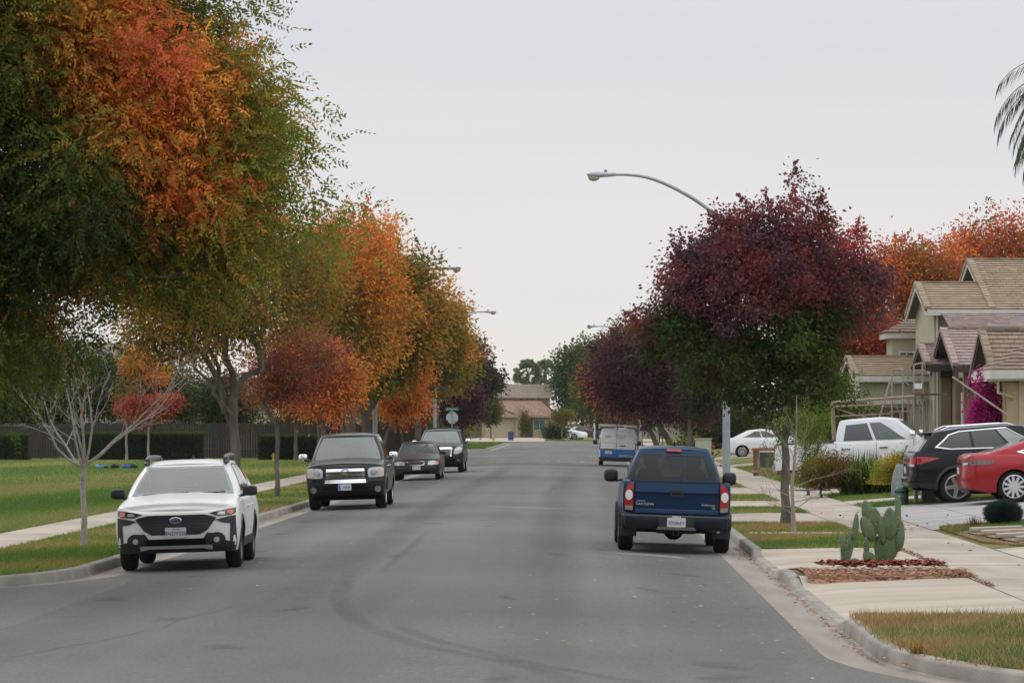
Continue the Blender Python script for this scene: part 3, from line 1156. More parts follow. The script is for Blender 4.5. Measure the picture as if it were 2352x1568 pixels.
g = RNG
pts = []
for _ in range(620):   # along the right flow line
    y = 30.4 + 30 * g.random() ** 1.1
    pts.append((xr_flow(y) - .02 - abs(g.normal()) * .05, y))
for _ in range(140):
    y = g.uniform(56, 63); pts.append((xr_flow(y) - abs(g.normal()) * .12, y))
for _ in range(260):
    y = g.uniform(47.5, 110); pts.append((-7.22 + abs(g.normal()) * .1, y))
litter("fallen_leaves", "red and brown leaves drifted along both gutters", pts, zall, .05, [(.36, .15, .09), (.40, .24, .15), (.34, .12, .07), (.42, .30, .20), (.24, .13, .09)], lift=.25)
pts = [(1.6 + g.normal() * 1.3, g.uniform(33, 58)) for _ in range(170)] + [(g.uniform(-6.5, 2), g.uniform(28, 75)) for _ in range(70)] + [(g.uniform(-6.8, -4), g.uniform(45, 52)) for _ in range(30)]
pts = [p for p in pts if p[0] < 2.7]
litter("fallen_leaves", "small yellow leaves scattered over the asphalt", pts, zall, .065, [(.42, .36, .22), (.36, .30, .18), (.40, .22, .14), (.45, .42, .32), (.30, .26, .17)], lift=.12)
pts = [(g.uniform(3.0, 5.3), g.uniform(58.3, 73)) for _ in range(110)] + [(g.normal() * 1.3 + 7.6, g.normal() * 3 + 68.5) for _ in range(45)] + [(g.uniform(5, 7), g.uniform(50, 84)) for _ in range(25)]
pts = [p for p in pts if p[0] > 3]
litter("fallen_leaves", "dark red leaves lying on the right grass strip and driveway", pts, zall, .09, [(.30, .035, .035), (.22, .03, .03), (.36, .09, .05), (.16, .05, .035)])
pts = [(g.uniform(-25, -11.2), g.uniform(70, 170)) for _ in range(420)] + [(g.uniform(-9.5, -7.5), g.uniform(47, 110)) for _ in range(260)]
litter("fallen_leaves", "brown leaves scattered on the park lawn", pts, zall, .09, [(.22, .10, .04), (.30, .17, .07), (.15, .06, .03)])
# red bark chips and pale rocks of the cactus bed
pts = [(3.35 + 1.75 * g.random() ** .8, 49.9 + g.normal() * .28) for _ in range(1100)]
bk = litter("bark_chips", "red bark chips heaped around the cactus", pts, lambda x, y: .05 + g.random() * .05, .09, [(.22, .055, .04), (.28, .08, .055), (.16, .04, .03)], cat="bark chips")
pts = [(3.02 + 2.34 * g.random(), 47.3 + 2.3 * g.random()) for _ in range(4200)]
litter("bark_chips", "dry brown mulch at the front of the cactus bed", pts, lambda x, y: -.1 + (y - 47.3) * .5 if y < 47.5 else .012 + .03 * math.sin(max(0, min(1, (y - 47.55) / 3.1)) * PI), .055, [(.38, .19, .12), (.42, .23, .15), (.34, .16, .10), (.40, .27, .18)], cat="mulch", lift=.15)
mb = MB()
for _ in range(80):
    x = g.uniform(3.1, 5.3); y = 49.25 + g.normal() * .18
    r_ = g.uniform(.012, .035)
    mb.ell((x, y, .045), (r_ * 1.4, r_, r_ * .7), 6, 4)
tag(mb.build("pebbles", mat("pale_pebble", (.48, .44, .36), .85, noise=.2), fix=False), "pale pebbles strewn through the cactus bed", "pebbles", kind="stuff")
mb = MB()
for _ in range(90):
    x = g.uniform(3.1, 5.0); y = 65.2 + g.normal() * .08
    r_ = g.uniform(.02, .05)
    mb.ell((x, y, .02), (r_ * 1.6, r_, r_ * .6), 6, 4)
tag(mb.build("pebbles", MATS["pale_pebble"], fix=False), "line of pale edging stones across the grass strip", "pebbles", kind="stuff")
# weeds in the pavement joint
pts = [(5.22 + g.normal() * .03, g.uniform(44.5, 59)) for _ in range(700)] + [(5.3 - abs(g.normal()) * .25, 47.9 + g.normal() * .35) for _ in range(900)]
litter("fallen_leaves", "dry debris filling the pavement joint beside the driveways", pts, lambda x, y: .008, .04, [(.26, .13, .08), (.20, .11, .07), (.34, .22, .14)])

# ================================================================== VEHICLES
def lerp(a, b, t): return a + (b - a) * t


def interp(prof, v):
    if v <= prof[0][0]: return prof[0][1]
    for (a, x), (b, y) in zip(prof, prof[1:]):
        if v <= b:
            t = (v - a) / (b - a) if b > a else 0
            return x + (y - x) * t
    return prof[-1][1]


def sinterp(prof, v):
    """smooth-step interpolation between profile points (keeps monotone)"""
    return interp(prof, v)


def paint(name, c, metal=.0, rough=.32, coat=.35):
    return mat("paint_" + name, c, rough + .06, metal=metal, coat=coat if sum(c) > .2 else .18, noise=.12, nscale=1.5, spec=.35 if sum(c) > .2 else .22)


class Shell:
    """half plan outline (x>=0) sampled from front centre to rear centre"""

    def __init__(s, W, y0, y1, df, dr, nf=4., nr=4., ys=None, wprof=None):
        s.W, s.y0, s.y1 = W / 2, y0, y1
        pts = []
        m = 18
        for i in range(m):
            a = (PI / 2) * i / m
            x = math.sin(a) ** (2 / nf)
            c = math.cos(a) ** (2 / nf)
            pts.append((x, y0 + df * (1 - c)))
        side = ys or frange(y0 + df, y1 - dr, .08)
        side = [y for y in side if y0 + df <= y <= y1 - dr]
        for y in side: pts.append((1.0, y))
        for i in range(m, -1, -1):
            a = (PI / 2) * i / m
            x = math.sin(a) ** (2 / nr)
            c = math.cos(a) ** (2 / nr)
            pts.append((x, y1 - dr * (1 - c)))
        s.p = [Vector((x * s.W * (interp(wprof, y) if wprof else 1), y)) for x, y in pts]
        s.n = []
        for i in range(len(s.p)):
            a = s.p[max(0, i - 1)]
            b = s.p[min(len(s.p) - 1, i + 1)]
            t = (b - a)
            t = t.normalized() if t.length > 1e-9 else Vector((1, 0))
            s.n.append(Vector((t.y, -t.x)))
        s.n[0] = Vector((0, -1))
        s.n[-1] = Vector((0, 1))


def car_body(cfg):
    """returns Shell + functions; builds the lower body mesh"""
    L, W = cfg['L'], cfg['W']
    wh = cfg['wheels']  # list of y
    R, RA = cfg['r'], cfg['ra']
    ysd = []
    y = -L / 2
    base = frange(-L / 2, L / 2, .12)
    for w_ in wh:
        base += [w_ + RA * math.cos(a) for a in [PI * i / 22 for i in range(23)]] + [w_ + RA + .003, w_ - RA - .003]
    ysd = sorted(set(round(v, 4) for v in base))
    sh = Shell(W, -L / 2, L / 2, cfg['df'], cfg['dr'], cfg.get('nf', 4), cfg.get('nr', 4), ysd, cfg.get('wprof'))
    sh.cfg = cfg

    def zb(y, n):
        z = interp(cfg['bot'], y)
        for w_ in wh:
            d = abs(y - w_)
            if d < RA:
                z = max(z, R * .98 + math.sqrt(max(0, RA * RA - d * d)) * .98)
        return z

    def zt(y): return interp(cfg['top'], y)

    def inset(y, z, n):
        F = interp(cfg['F'], z); B = interp(cfg['B'], z); Sd = interp(cfg['S'], z)
        a = max(0, -n.y) ** 2 * F + max(0, n.y) ** 2 * B + n.x ** 2 * Sd
        return a

    def P(i, z):
        p, n = sh.p[i], sh.n[i]
        q = p - n * inset(p.y, z, n)
        return Vector((max(0, q.x), q.y, z))
    sh.P, sh.zb, sh.zt = P, zb, zt
    TS = [0, .06, .14, .25, .38, .5, .62, .74, .84, .91, .96, .985, 1.0]
    rnd = [0] * 9 + [.006, .016, .03, .05]
    rings = []
    n = len(sh.p)
    for k, t in enumerate(TS):
        ring = []
        for i in range(n):
            p, nn = sh.p[i], sh.n[i]
            a, b = zb(p.y, nn), zt(p.y)
            z = a + (b - a) * t
            q = P(i, z)
            rr_ = rnd[k] * cfg.get('round', 1)
            ring.append(Vector((max(0, q.x - nn.x * rr_), q.y - nn.y * rr_, z)))
        rings.append(ring)
    mb = MB()
    for side in (1, -1):
        vs = [Vector((v.x * side, v.y, v.z)) for r in rings for v in r]
        fs = []
        for k in range(len(TS) - 1):
            for i in range(n - 1):
                fs.append((k * n + i, k * n + i + 1, (k + 1) * n + i + 1, (k + 1) * n + i))
        mb.add(vs, fs)
    # top
    top = rings[-1]
    m = 12
    vs, fs = [], []
    bed = cfg.get('bed')
    for i in range(n):
        q = top[i]
        cr_ = interp(cfg.get('crown', [(0, .03)]), q.y)
        for k in range(m + 1):
            u = -1 + 2 * k / m
            uu = math.sin(u * PI / 2)
            z = q.z + cr_ * (1 - abs(uu) ** 2.4)
            if bed and bed[0] < q.y < bed[1] and abs(uu) < .93: z = q.z - .45
            vs.append((q.x * uu, q.y, z))
    for i in range(n - 1):
        for k in range(m):
            fs.append((i * (m + 1) + k, i * (m + 1) + k + 1, (i + 1) * (m + 1) + k + 1, (i + 1) * (m + 1) + k))
    mb.add(vs, fs)
    o = mb.build("body", cfg['paint'], cfg['root'], smooth=True, angle=32)
    # dark inner body so arches and underside are not see-through
    mb = MB()
    zlo = min(interp(cfg['bot'], -L / 2 + .5), interp(cfg['bot'], 0)) + .02
    mb.box(-W / 2 + .26, W / 2 - .26, -L / 2 + .25, L / 2 - .25, zlo, interp(cfg['top'], -L / 2) - .14)
    mb.box(-W / 2 + .28, W / 2 - .28, wh[0] + RA, L / 2 - .4, zlo, interp(cfg['top'], 0) - (.5 if cfg.get('bed') else .14))
    mb.box(-W / 2 + .1, W / 2 - .1, wh[0] + RA, wh[1] - RA, zlo + .02, interp(cfg['top'], 0) - (.5 if cfg.get('bed') else .14))
    for w_ in wh:
        for sd in (1, -1):
            pr = []
            for i in range(13):
                a = PI * i / 12
                pr.append((w_ + (RA + .02) * math.cos(a), R + (RA + .02) * math.sin(a)))
            for i in range(12):
                (a0, b0), (a1, b1) = pr[i], pr[i + 1]
                mb.quad((sd * (W / 2 - .05), a0, b0), (sd * (W / 2 - .05), a1, b1), (sd * (W / 2 - .34), a1, b1), (sd * (W / 2 - .34), a0, b0))
            mb.box(min(0, sd * (W / 2 - .2)), max(0, sd * (W / 2 - .2)), w_ - .05, w_ + .05, R - .07, R + .05)
    mb.build("underbody", M_DARK, cfg['root'])
    return sh


def front_map(sh, sgn=-1):
    """returns f(x,z)->(point, normal-ish) on the front (sgn=-1) or rear (sgn=1)"""
    n = len(sh.p)
    idx = range(0, n // 2) if sgn < 0 else range(n - 1, n // 2, -1)

    def f(x, z, off=0.0):
        ax = abs(x)
        prev = None
        for i in idx:
            if sh.n[i].x > .97 and prev is not None: break
            q = sh.P(i, z)
            if prev is not None and q.x >= ax:
                t = (ax - prev.x) / max(1e-6, q.x - prev.x)
                y = lerp(prev.y, q.y, t)
                return Vector((x, y + sgn * off, z))
            prev = q
        return Vector((math.copysign(prev.x, x), prev.y + sgn * off, z))
    return f


def side_map(sh, sd):
    def f(y, z, off=0.0):
        best = None
        n = len(sh.p)
        prev = None
        for i in range(3, n - 3):
            q = sh.P(i, z)
            if prev is not None and prev.y <= y <= q.y + 1e-6:
                t = (y - prev.y) / max(1e-6, q.y - prev.y)
                return Vector((sd * (lerp(prev.x, q.x, t) + off), y, z))
            prev = q
        return Vector((sd * (sh.W + off), y, z))
    return f


def patch(name, poly, f, m, parent, off=.006, thick=.03, grid=.08, smooth=True, flat=False):
    bm = bmesh.new()
    vs = [bm.verts.new((u, v, 0)) for u, v in poly]
    face = bm.faces.new(vs)
    if not flat:
        us = [p[0] for p in poly]; vv = [p[1] for p in poly]
        for ax, lo, hi in ((0, min(us), max(us)), (1, min(vv), max(vv))):
            k = int((hi - lo) / grid)
            for i in range(1, k + 1):
                c = lo + (hi - lo) * i / (k + 1)
                co_ = (c, 0, 0) if ax == 0 else (0, c, 0)
                no_ = (1, 0, 0) if ax == 0 else (0, 1, 0)
                bmesh.ops.bisect_plane(bm, geom=bm.verts[:] + bm.edges[:] + bm.faces[:], plane_co=co_, plane_no=no_, dist=1e-5)
    bmesh.ops.triangulate(bm, faces=bm.faces)
    bm.verts.ensure_lookup_table()
    uv = {v: (v.co.x, v.co.y) for v in bm.verts}
    outer = {v: f(uv[v][0], uv[v][1], off) for v in bm.verts}
    inner = {v: f(uv[v][0], uv[v][1], off - thick) for v in bm.verts}
    be = [e for e in bm.edges if e.is_boundary]
    mb = MB()
    V = list(bm.verts)
    ix = {v: i for i, v in enumerate(V)}
    faces = [tuple(ix[v] for v in fc.verts) for fc in bm.faces]
    allv = [outer[v] for v in V] + [inner[v] for v in V]
    k = len(V)
    for e in be:
        a, b = ix[e.verts[0]], ix[e.verts[1]]
        faces.append((a, b, b + k, a + k))
    mb.add(allv, faces)
    bm.free()
    o = mb.build(name, m, parent, smooth=smooth, angle=40)
    return o


def mirror(poly): return [(-u, v) for u, v in reversed(poly)]


def rrect(x0, x1, z0, z1, r, n=4):
    out = []
    for cx, cz, a0 in ((x1 - r, z1 - r, 0), (x0 + r, z1 - r, PI / 2), (x0 + r, z0 + r, PI), (x1 - r, z0 + r, 1.5 * PI)):
        for i in range(n + 1):
            a = a0 + (PI / 2) * i / n
            out.append((cx + r * math.cos(a), cz + r * math.sin(a)))
    return out


def circle(cx, cz, rx, rz, n=24):
    return [(cx + rx * math.cos(2 * PI * i / n), cz + rz * math.sin(2 * PI * i / n)) for i in range(n)]


def greenhouse(cfg):
    g = cfg['gh']
    root = cfg['root']
    # base outline and roof outline with the same parameterisation
    bs = Shell(g['wb'] * 2, g['yb0'], g['yb1'], g['dfb'], g['drb'], g.get('n', 7), g.get('n', 7), frange(0, 1, 1), None)

    def outline(W2, y0, y1, df, dr, nn):
        pts = []
        m = 14
        for i in range(m):
            a = (PI / 2) * i / m
            pts.append((W2 * math.sin(a) ** (2 / nn), y0 + df * (1 - math.cos(a) ** (2 / nn))))
        for i in range(17):
            t = i / 16
            pts.append((W2, lerp(y0 + df, y1 - dr, t)))
        for i in range(m - 1, -1, -1):
            a = (PI / 2) * i / m
            pts.append((W2 * math.sin(a) ** (2 / nn), y1 - dr * (1 - math.cos(a) ** (2 / nn))))
        return pts
    nn = g.get('n', 7)
    B = outline(g['wb'], g['yb0'], g['yb1'], g['dfb'], g['drb'], nn)
    T = outline(g['wt'], g['yt0'], g['yt1'], g['dft'], g['drt'], nn)
    zbf = lambda y: interp(g['belt'], y) - .03
    zrf = lambda y: interp(g['roof'], y)
    n = len(B)
    bul = g.get('bulge', .02)

    def P(i, t):
        b, tt = B[i], T[i]
        z0, z1 = zbf(b[1]), zrf(tt[1])
        x = lerp(b[0], tt[0], t); y = lerp(b[1], tt[1], t)
        k = 4 * t * (1 - t) * bul
        if 12 < i < n - 13: x += k
        elif i <= 12: y -= k
        else: y += k
        return Vector((x, y, lerp(z0, z1, t)))
    TS = [0, .15, .3, .45, .6, .75, .88, .96, 1]
    mb = MB()
    for sd in (1, -1):
        vs = [Vector((q.x * sd, q.y, q.z)) for t in TS for q in (P(i, t) for i in range(n))]
        fs = []
        for k in range(len(TS) - 1):
            for i in range(n - 1):
                if cfg.get('open') in ('front', 'both') and 1 <= k <= 5 and i < 6: continue
                if cfg.get('open') in ('rear', 'both') and 1 <= k <= 4 and i >= n - 7: continue
                fs.append((k * n + i, k * n + i + 1, (k + 1) * n + i + 1, (k + 1) * n + i))
        mb.add(vs, fs)
    if cfg.get('open'):
        zb0 = interp(g['belt'], g['yb0'])
        y_s = g['yb0'] + (1.25 if cfg['open'] in ('front', 'both') else .9)
        im = mat("interior_grey", (.10, .10, .095), .9, noise=.25, nscale=6)
        it = MB()
        zf_ = interp(cfg['top'], 0) - (.5 if cfg.get('bed') else .14)
        it.box(-g['wb'] + .12, g['wb'] - .12, g['yb0'] + .18, g['yb0'] + .5, zb0 - .2, zb0 - .02)
        it.build("dashboard", mat("dash_grey", (.14, .14, .13), .8, noise=.2), root)
        for sx_ in (-.37, .37):
            for yy_ in (y_s,) if cfg['open'] in ('front', 'both') else (y_s, y_s + .75):
                st_ = MB()
                st_.ell((sx_, yy_, zb0 - .12), (.25, .10, .36), 14, 10, p=.55)
                st_.ell((sx_, yy_ + .02, zb0 + .33), (.13, .06, .095), 12, 8, p=.6)
                st_.build("seat", im, root, smooth=True, angle=60)
        sw_ = MB()
        sw_.tube([(.37 + .18 * math.cos(2 * PI * q / 20), g['yb0'] + .62, zb0 - .02 + .18 * math.sin(2 * PI * q / 20)) for q in range(21)], .016, 6, caps=False)
        sw_.build("steering_wheel", M_BLACK, root)
        mi_ = MB(); mi_.ell((0, g['yt0'] - .12, interp(g['roof'], g['yt0']) - .16), (.11, .02, .035), 12, 6); mi_.build("rear_view_mirror", M_BLACK, root)
    m = 12
    vs, fs = [], []
    cr_ = g.get('crown', .06)
    y0, y1 = g['yt0'], g['yt1']
    for i in range(n):
        q = P(i, 1)
        f = min(1, max(0, (q.y - y0) / .35)) * min(1, max(0, (y1 - q.y) / .35))
        f = math.sin(f * PI / 2)
        for k in range(m + 1):
            u = math.sin((-1 + 2 * k / m) * PI / 2)
            vs.append((q.x * u, q.y, q.z + cr_ * (1 - abs(u) ** 3) * (.45 + .55 * f)))
    for i in range(n - 1):
        for k in range(m):
            fs.append((i * (m + 1) + k, i * (m + 1) + k + 1, (i + 1) * (m + 1) + k + 1, (i + 1) * (m + 1) + k))
    mb.add(vs, fs)
    mb.build("roof", g.get('paint', cfg['paint']), root, smooth=True, angle=38)

    def fr(sgn):
        rng_ = range(0, 15) if sgn < 0 else range(n - 1, n - 16, -1)

        def f(s, t, off=0):
            # s in -1..1 as fraction of the local half width
            ax = abs(s)
            P_ = [P(i, t) for i in rng_]
            W_ = P_[-1].x
            x = ax * W_
            for a, b in zip(P_, P_[1:]):
                if b.x >= x - 1e-9:
                    tt = (x - a.x) / max(1e-6, b.x - a.x)
                    q = a.lerp(b, tt)
                    break
            else:
                q = P_[-1]
            # outward normal from slope
            d = (P(rng_[0], 1) - P(rng_[0], 0)).normalized()
            nrm = Vector((0, sgn * d.z, -sgn * d.y))
            return Vector((math.copysign(q.x, s), q.y, q.z)) + nrm * off
        return f

    def sf(sd):
        i0, i1 = 14, n - 15

        def f(s, t, off=0):
            k = i0 + s * (i1 - i0)
            a = int(max(i0, min(i1 - 1, math.floor(k))))
            q = P(a, t).lerp(P(a + 1, t), k - a)
            return Vector((sd * (q.x + off), q.y, q.z))
        return f
    cfg['gP'] = P
    return fr(-1), fr(1), sf


def wheels(cfg, rim='spoke', nsp=10, rim_m=None, rim_r=None, w=.22, group=False):
    root = cfg['root']
    R = cfg['r']
    rr_ = rim_r or R * .68
    rim_m = rim_m or M_ALLOY
    first = None
    for yw in cfg['wheels']:
        for sd in (1, -1):
            x = cfg['W'] / 2 - w / 2 - cfg.get('win', .03)
            if first is None:
                we = empty("wheel", (0, 0, 0), 0, parent=root)
                mb = MB()
                pr = [(rr_ * .98, -w / 2 + .02), (rr_ + .01, -w / 2), (R - .05, -w / 2 - .004), (R - .015, -w / 2 + .02), (R, -w / 2 + .05), (R, w / 2 - .05), (R - .015, w / 2 - .02),
                      (R - .05, w / 2 + .004), (rr_ + .01, w / 2), (rr_ * .98, w / 2 - .02)]
                mb.lathe(pr, 40, 'x')
                for q in (-.05, 0, .05):
                    pass
                mb.build("tyre", M_TYRE, we, smooth=True, angle=40)
                mb = MB()
                mb.lathe([(rr_ + .005, w / 2 - .01), (rr_ * .93, w / 2 - .004), (rr_ * .9, w / 2 - .05), (rr_ * .9, -w / 2 + .03), (rr_ + .005, -w / 2 + .01)], 36, 'x')
                mb.lathe([(.001, w / 2 - .012), (rr_ * .16, w / 2 - .014), (rr_ * .2, w / 2 - .05)], 20, 'x')
                for k in range(nsp):
                    a = 2 * PI * k / nsp
                    M = Matrix.Rotation(a, 4, 'X')
                    wd_ = rr_ * (.11 if nsp > 7 else .17)
                    tw = .35 if rim == 'turbine' else 0
                    vs = [(w / 2 - .02, -wd_, rr_ * .12), (w / 2 - .02, wd_, rr_ * .12), (w / 2 - .018, wd_ * 1.15 + tw * rr_ * .2, rr_ * .93), (w / 2 - .018, -wd_ * .5 + tw * rr_ * .1, rr_ * .93)]
                    vs += [(w / 2 - .06, b_, c_) for _, b_, c_ in vs]
                    mb.add([M @ Vector(v) for v in vs], [(0, 1, 2, 3), (4, 7, 6, 5), (0, 3, 7, 4), (1, 5, 6, 2), (0, 4, 5, 1), (3, 2, 6, 7)])
                mb.build("rim", rim_m, we, smooth=True, angle=35)
                mb = MB()
                mb.lathe([(.001, w / 2 - .075), (rr_ * .9, w / 2 - .075)], 24, 'x')
                mb.build("brake_disc", mat("brake_dark", (.035, .035, .037), .6, noise=.3, nscale=12), we)
                first = we
                cw = we
            else:
                cw = copy_tree(first, root)
            cw.location = (sd * x, yw, R - .004)
            cw.rotation_euler = (random.uniform(0, 6), 0, 0) if sd > 0 else (random.uniform(0, 6), 0, PI)
    return first


def place(root, x, y, yaw, side=True, z=None, roll=None):
    zz = rz_road(x) if z is None else z
    phi = 0
    if side:
        phi = -.030 if x < XC else .032
    if roll is not None: phi = roll
    M = Matrix.Rotation(phi, 3, 'Y') @ Matrix.Rotation(yaw, 3, 'Z')
    root.rotation_euler = M.to_euler()
    root.location = (x, y, zz)


def mirrors(cfg, x, y, z, m, size=(.11, .07, .085), sx=.16):
    for sd in (1, -1):
        mb = MB()
        mb.ell((sd * (x + sx), y, z), size, 16, 10, p=.6)
        o = mb.build("wing_mirror", m, cfg['root'], smooth=True, angle=80)
        mb = MB()
        mb.tube([(sd * (x - .02), y + .02, z - .07), (sd * (x + .5 * sx), y, z - size[2] * .8)], .022, 6)
        mb.box(sd * (x + sx) - size[0] * .62, sd * (x + sx) + size[0] * .62, y + size[1] * .80, y + size[1] * .86, z - size[2] * .55, z + size[2] * .55)
        mb.build("mirror_mount", M_BLACK, o)


def plate(cfg, f, x, z, txt, blue=False, w=.31, h=.155, sgn=-1, off=.02, label=None, sub=None):
    fl = lambda u, v, o_=0: Vector((u, f(x, z, 0).y + sgn * o_, v))
    p = patch("licence_plate", rrect(x - w / 2, x + w / 2, z - h / 2, z + h / 2, .012), fl, M_PLATE, cfg['root'], off=off, thick=.015, flat=True)
    y = f(x, z, 0).y + sgn * (off + .002)
    M = Matrix.Translation((x, y, z - .012)) @ Matrix.Rotation(PI / 2, 4, 'X')
    if sgn > 0: M = Matrix.Translation((x, y, z - .012)) @ Matrix.Rotation(PI, 4, 'Z') @ Matrix.Rotation(PI / 2, 4, 'X')
    if txt:
        text("plate_number", txt, .088, M_PTEXT, p, M @ Matrix.Diagonal((.88, 1, 1, 1)))
    if sub:
        M2 = M.copy(); M2.translation = Vector((x, y, z + h * .34))
        text("plate_state", sub, .03, mat("plate_red", (.35, .02, .03), .5), p, M2)
    if blue:
        patch("plate_strip", [(x - w / 2 + .005, z - h / 2 + .006), (x - w / 2 + .07, z - h / 2 + .006), (x - w / 2 + .05, z + h / 2 - .006), (x - w / 2 + .005, z + h / 2 - .006)], fl, mat("plate_blue", (.05, .2, .6), .4), p,
              off=off + .002, thick=.001, flat=True)
    return p


def seam(cfg, pts, f, w=.008, name="panel_gap", m=None, off=.002):
    """thin dark line on a surface: pts in the surface's (u,v)"""
    mb = MB()
    for (a, b), (c, d) in zip(pts, pts[1:]):
        dx, dz = c - a, d - b
        L_ = math.hypot(dx, dz)
        nx, nz = -dz / L_ * w / 2, dx / L_ * w / 2
        k = max(1, int(L_ / .1))
        for i in range(k):
            t0, t1 = i / k, (i + 1) / k
            q = [(a + dx * t0 + nx, b + dz * t0 + nz), (a + dx * t1 + nx, b + dz * t1 + nz), (a + dx * t1 - nx, b + dz * t1 - nz), (a + dx * t0 - nx, b + dz * t0 - nz)]
            mb.quad(*[f(u, v, off) for u, v in q])
    return mb.build(name, m or M_DARK, cfg['root'], fix=False)


def arch_trim(cfg, sh, w=.06, m=None, out=.012):
    R, RA = cfg['r'], cfg['ra']
    for yw in cfg['wheels']:
        for sd in (1, -1):
            f = side_map(sh, sd)
            mb = MB()
            rows = []
            for i in range(25):
                a = -.12 + (PI + .24) * i / 24
                c, s_ = math.cos(a), math.sin(a)
                rr_ = []
                for r_, o_ in ((RA - .012, -.03), (RA - .008, out), (RA + w, out * .8), (RA + w + .012, -.004)):
                    yy, zz = yw + r_ * c, max(cfg['r'] * .72, R * .98 + r_ * s_ * .98)
                    rr_.append(f(yy, zz, o_))
                rows.append(rr_)
            vs = [v for r_ in rows for v in r_]
            fs = [(i * 4 + k, i * 4 + k + 1, (i + 1) * 4 + k + 1, (i + 1) * 4 + k) for i in range(24) for k in range(3)]
            mb.add(vs, fs)
            mb.build("wheel_arch_trim", m or M_BLACK, cfg['root'], smooth=True, angle=50)


def wiper(cfg, fw, s0, s1, t0=.03, t1=.08):
    mb = MB()
    pts = [fw(lerp(s0, s1, i / 6), lerp(t0, t1, i / 6), .025) for i in range(7)]
    mb.tube(pts, .011, 5)
    mb.build("wiper", M_BLACK, cfg['root'])


def badge(cfg, f, x, z, rx, rz, kind, sgn=-1, off=.03):
    fl = lambda u, v, o_=0: Vector((u, f(x, z, 0).y + sgn * o_, v))
    mb = MB()
    y = f(x, z, 0).y + sgn * off
    def ring(cx, cz, a, b, t, n=28):
        mb.tube([(cx + a * math.cos(2 * PI * i / n), y, cz + b * math.sin(2 * PI * i / n)) for i in range(n + 1)], t, 6)
    ring(x, z, rx, rz, .007)
    root = cfg['root']
    if kind == 'stars':
        p = patch("badge_field", circle(x, z, rx * .97, rz * .95, 22), fl, mat("badge_blue", (.02, .05, .18), .3, coat=.6), root, off=off - .002, thick=.01, flat=True)
        for dx, dz, s_ in ((-.45, .12, .2), (-.02, .34, .1), (.3, .26, .1), (.5, -.06, .1), (.15, -.2, .1), (-.1, -.42, .1)):
            pts = []
            for i in range(12):
                a = PI / 6 * i
                r_ = (1.35 if i % 2 == 0 else .45) * s_ * rx * (1.7 if i % 6 == 0 else 1)
                pts.append((x + dx * rx + r_ * math.cos(a), z + dz * rz * 1.4 + r_ * math.sin(a) * .6))
            mb.prism(pts, lambda u, v: Vector((u, y + sgn * .003, v)), lambda u, v: Vector((u, y - sgn * .004, v)))
    elif kind == 'ovals':
        ring(x, z, rx * .34, rz * .93, .006)
        ring(x, z + rz * .38, rx * .72, rz * .42, .006)
    mb.build("badge", M_CHROME, root, smooth=True, angle=50)


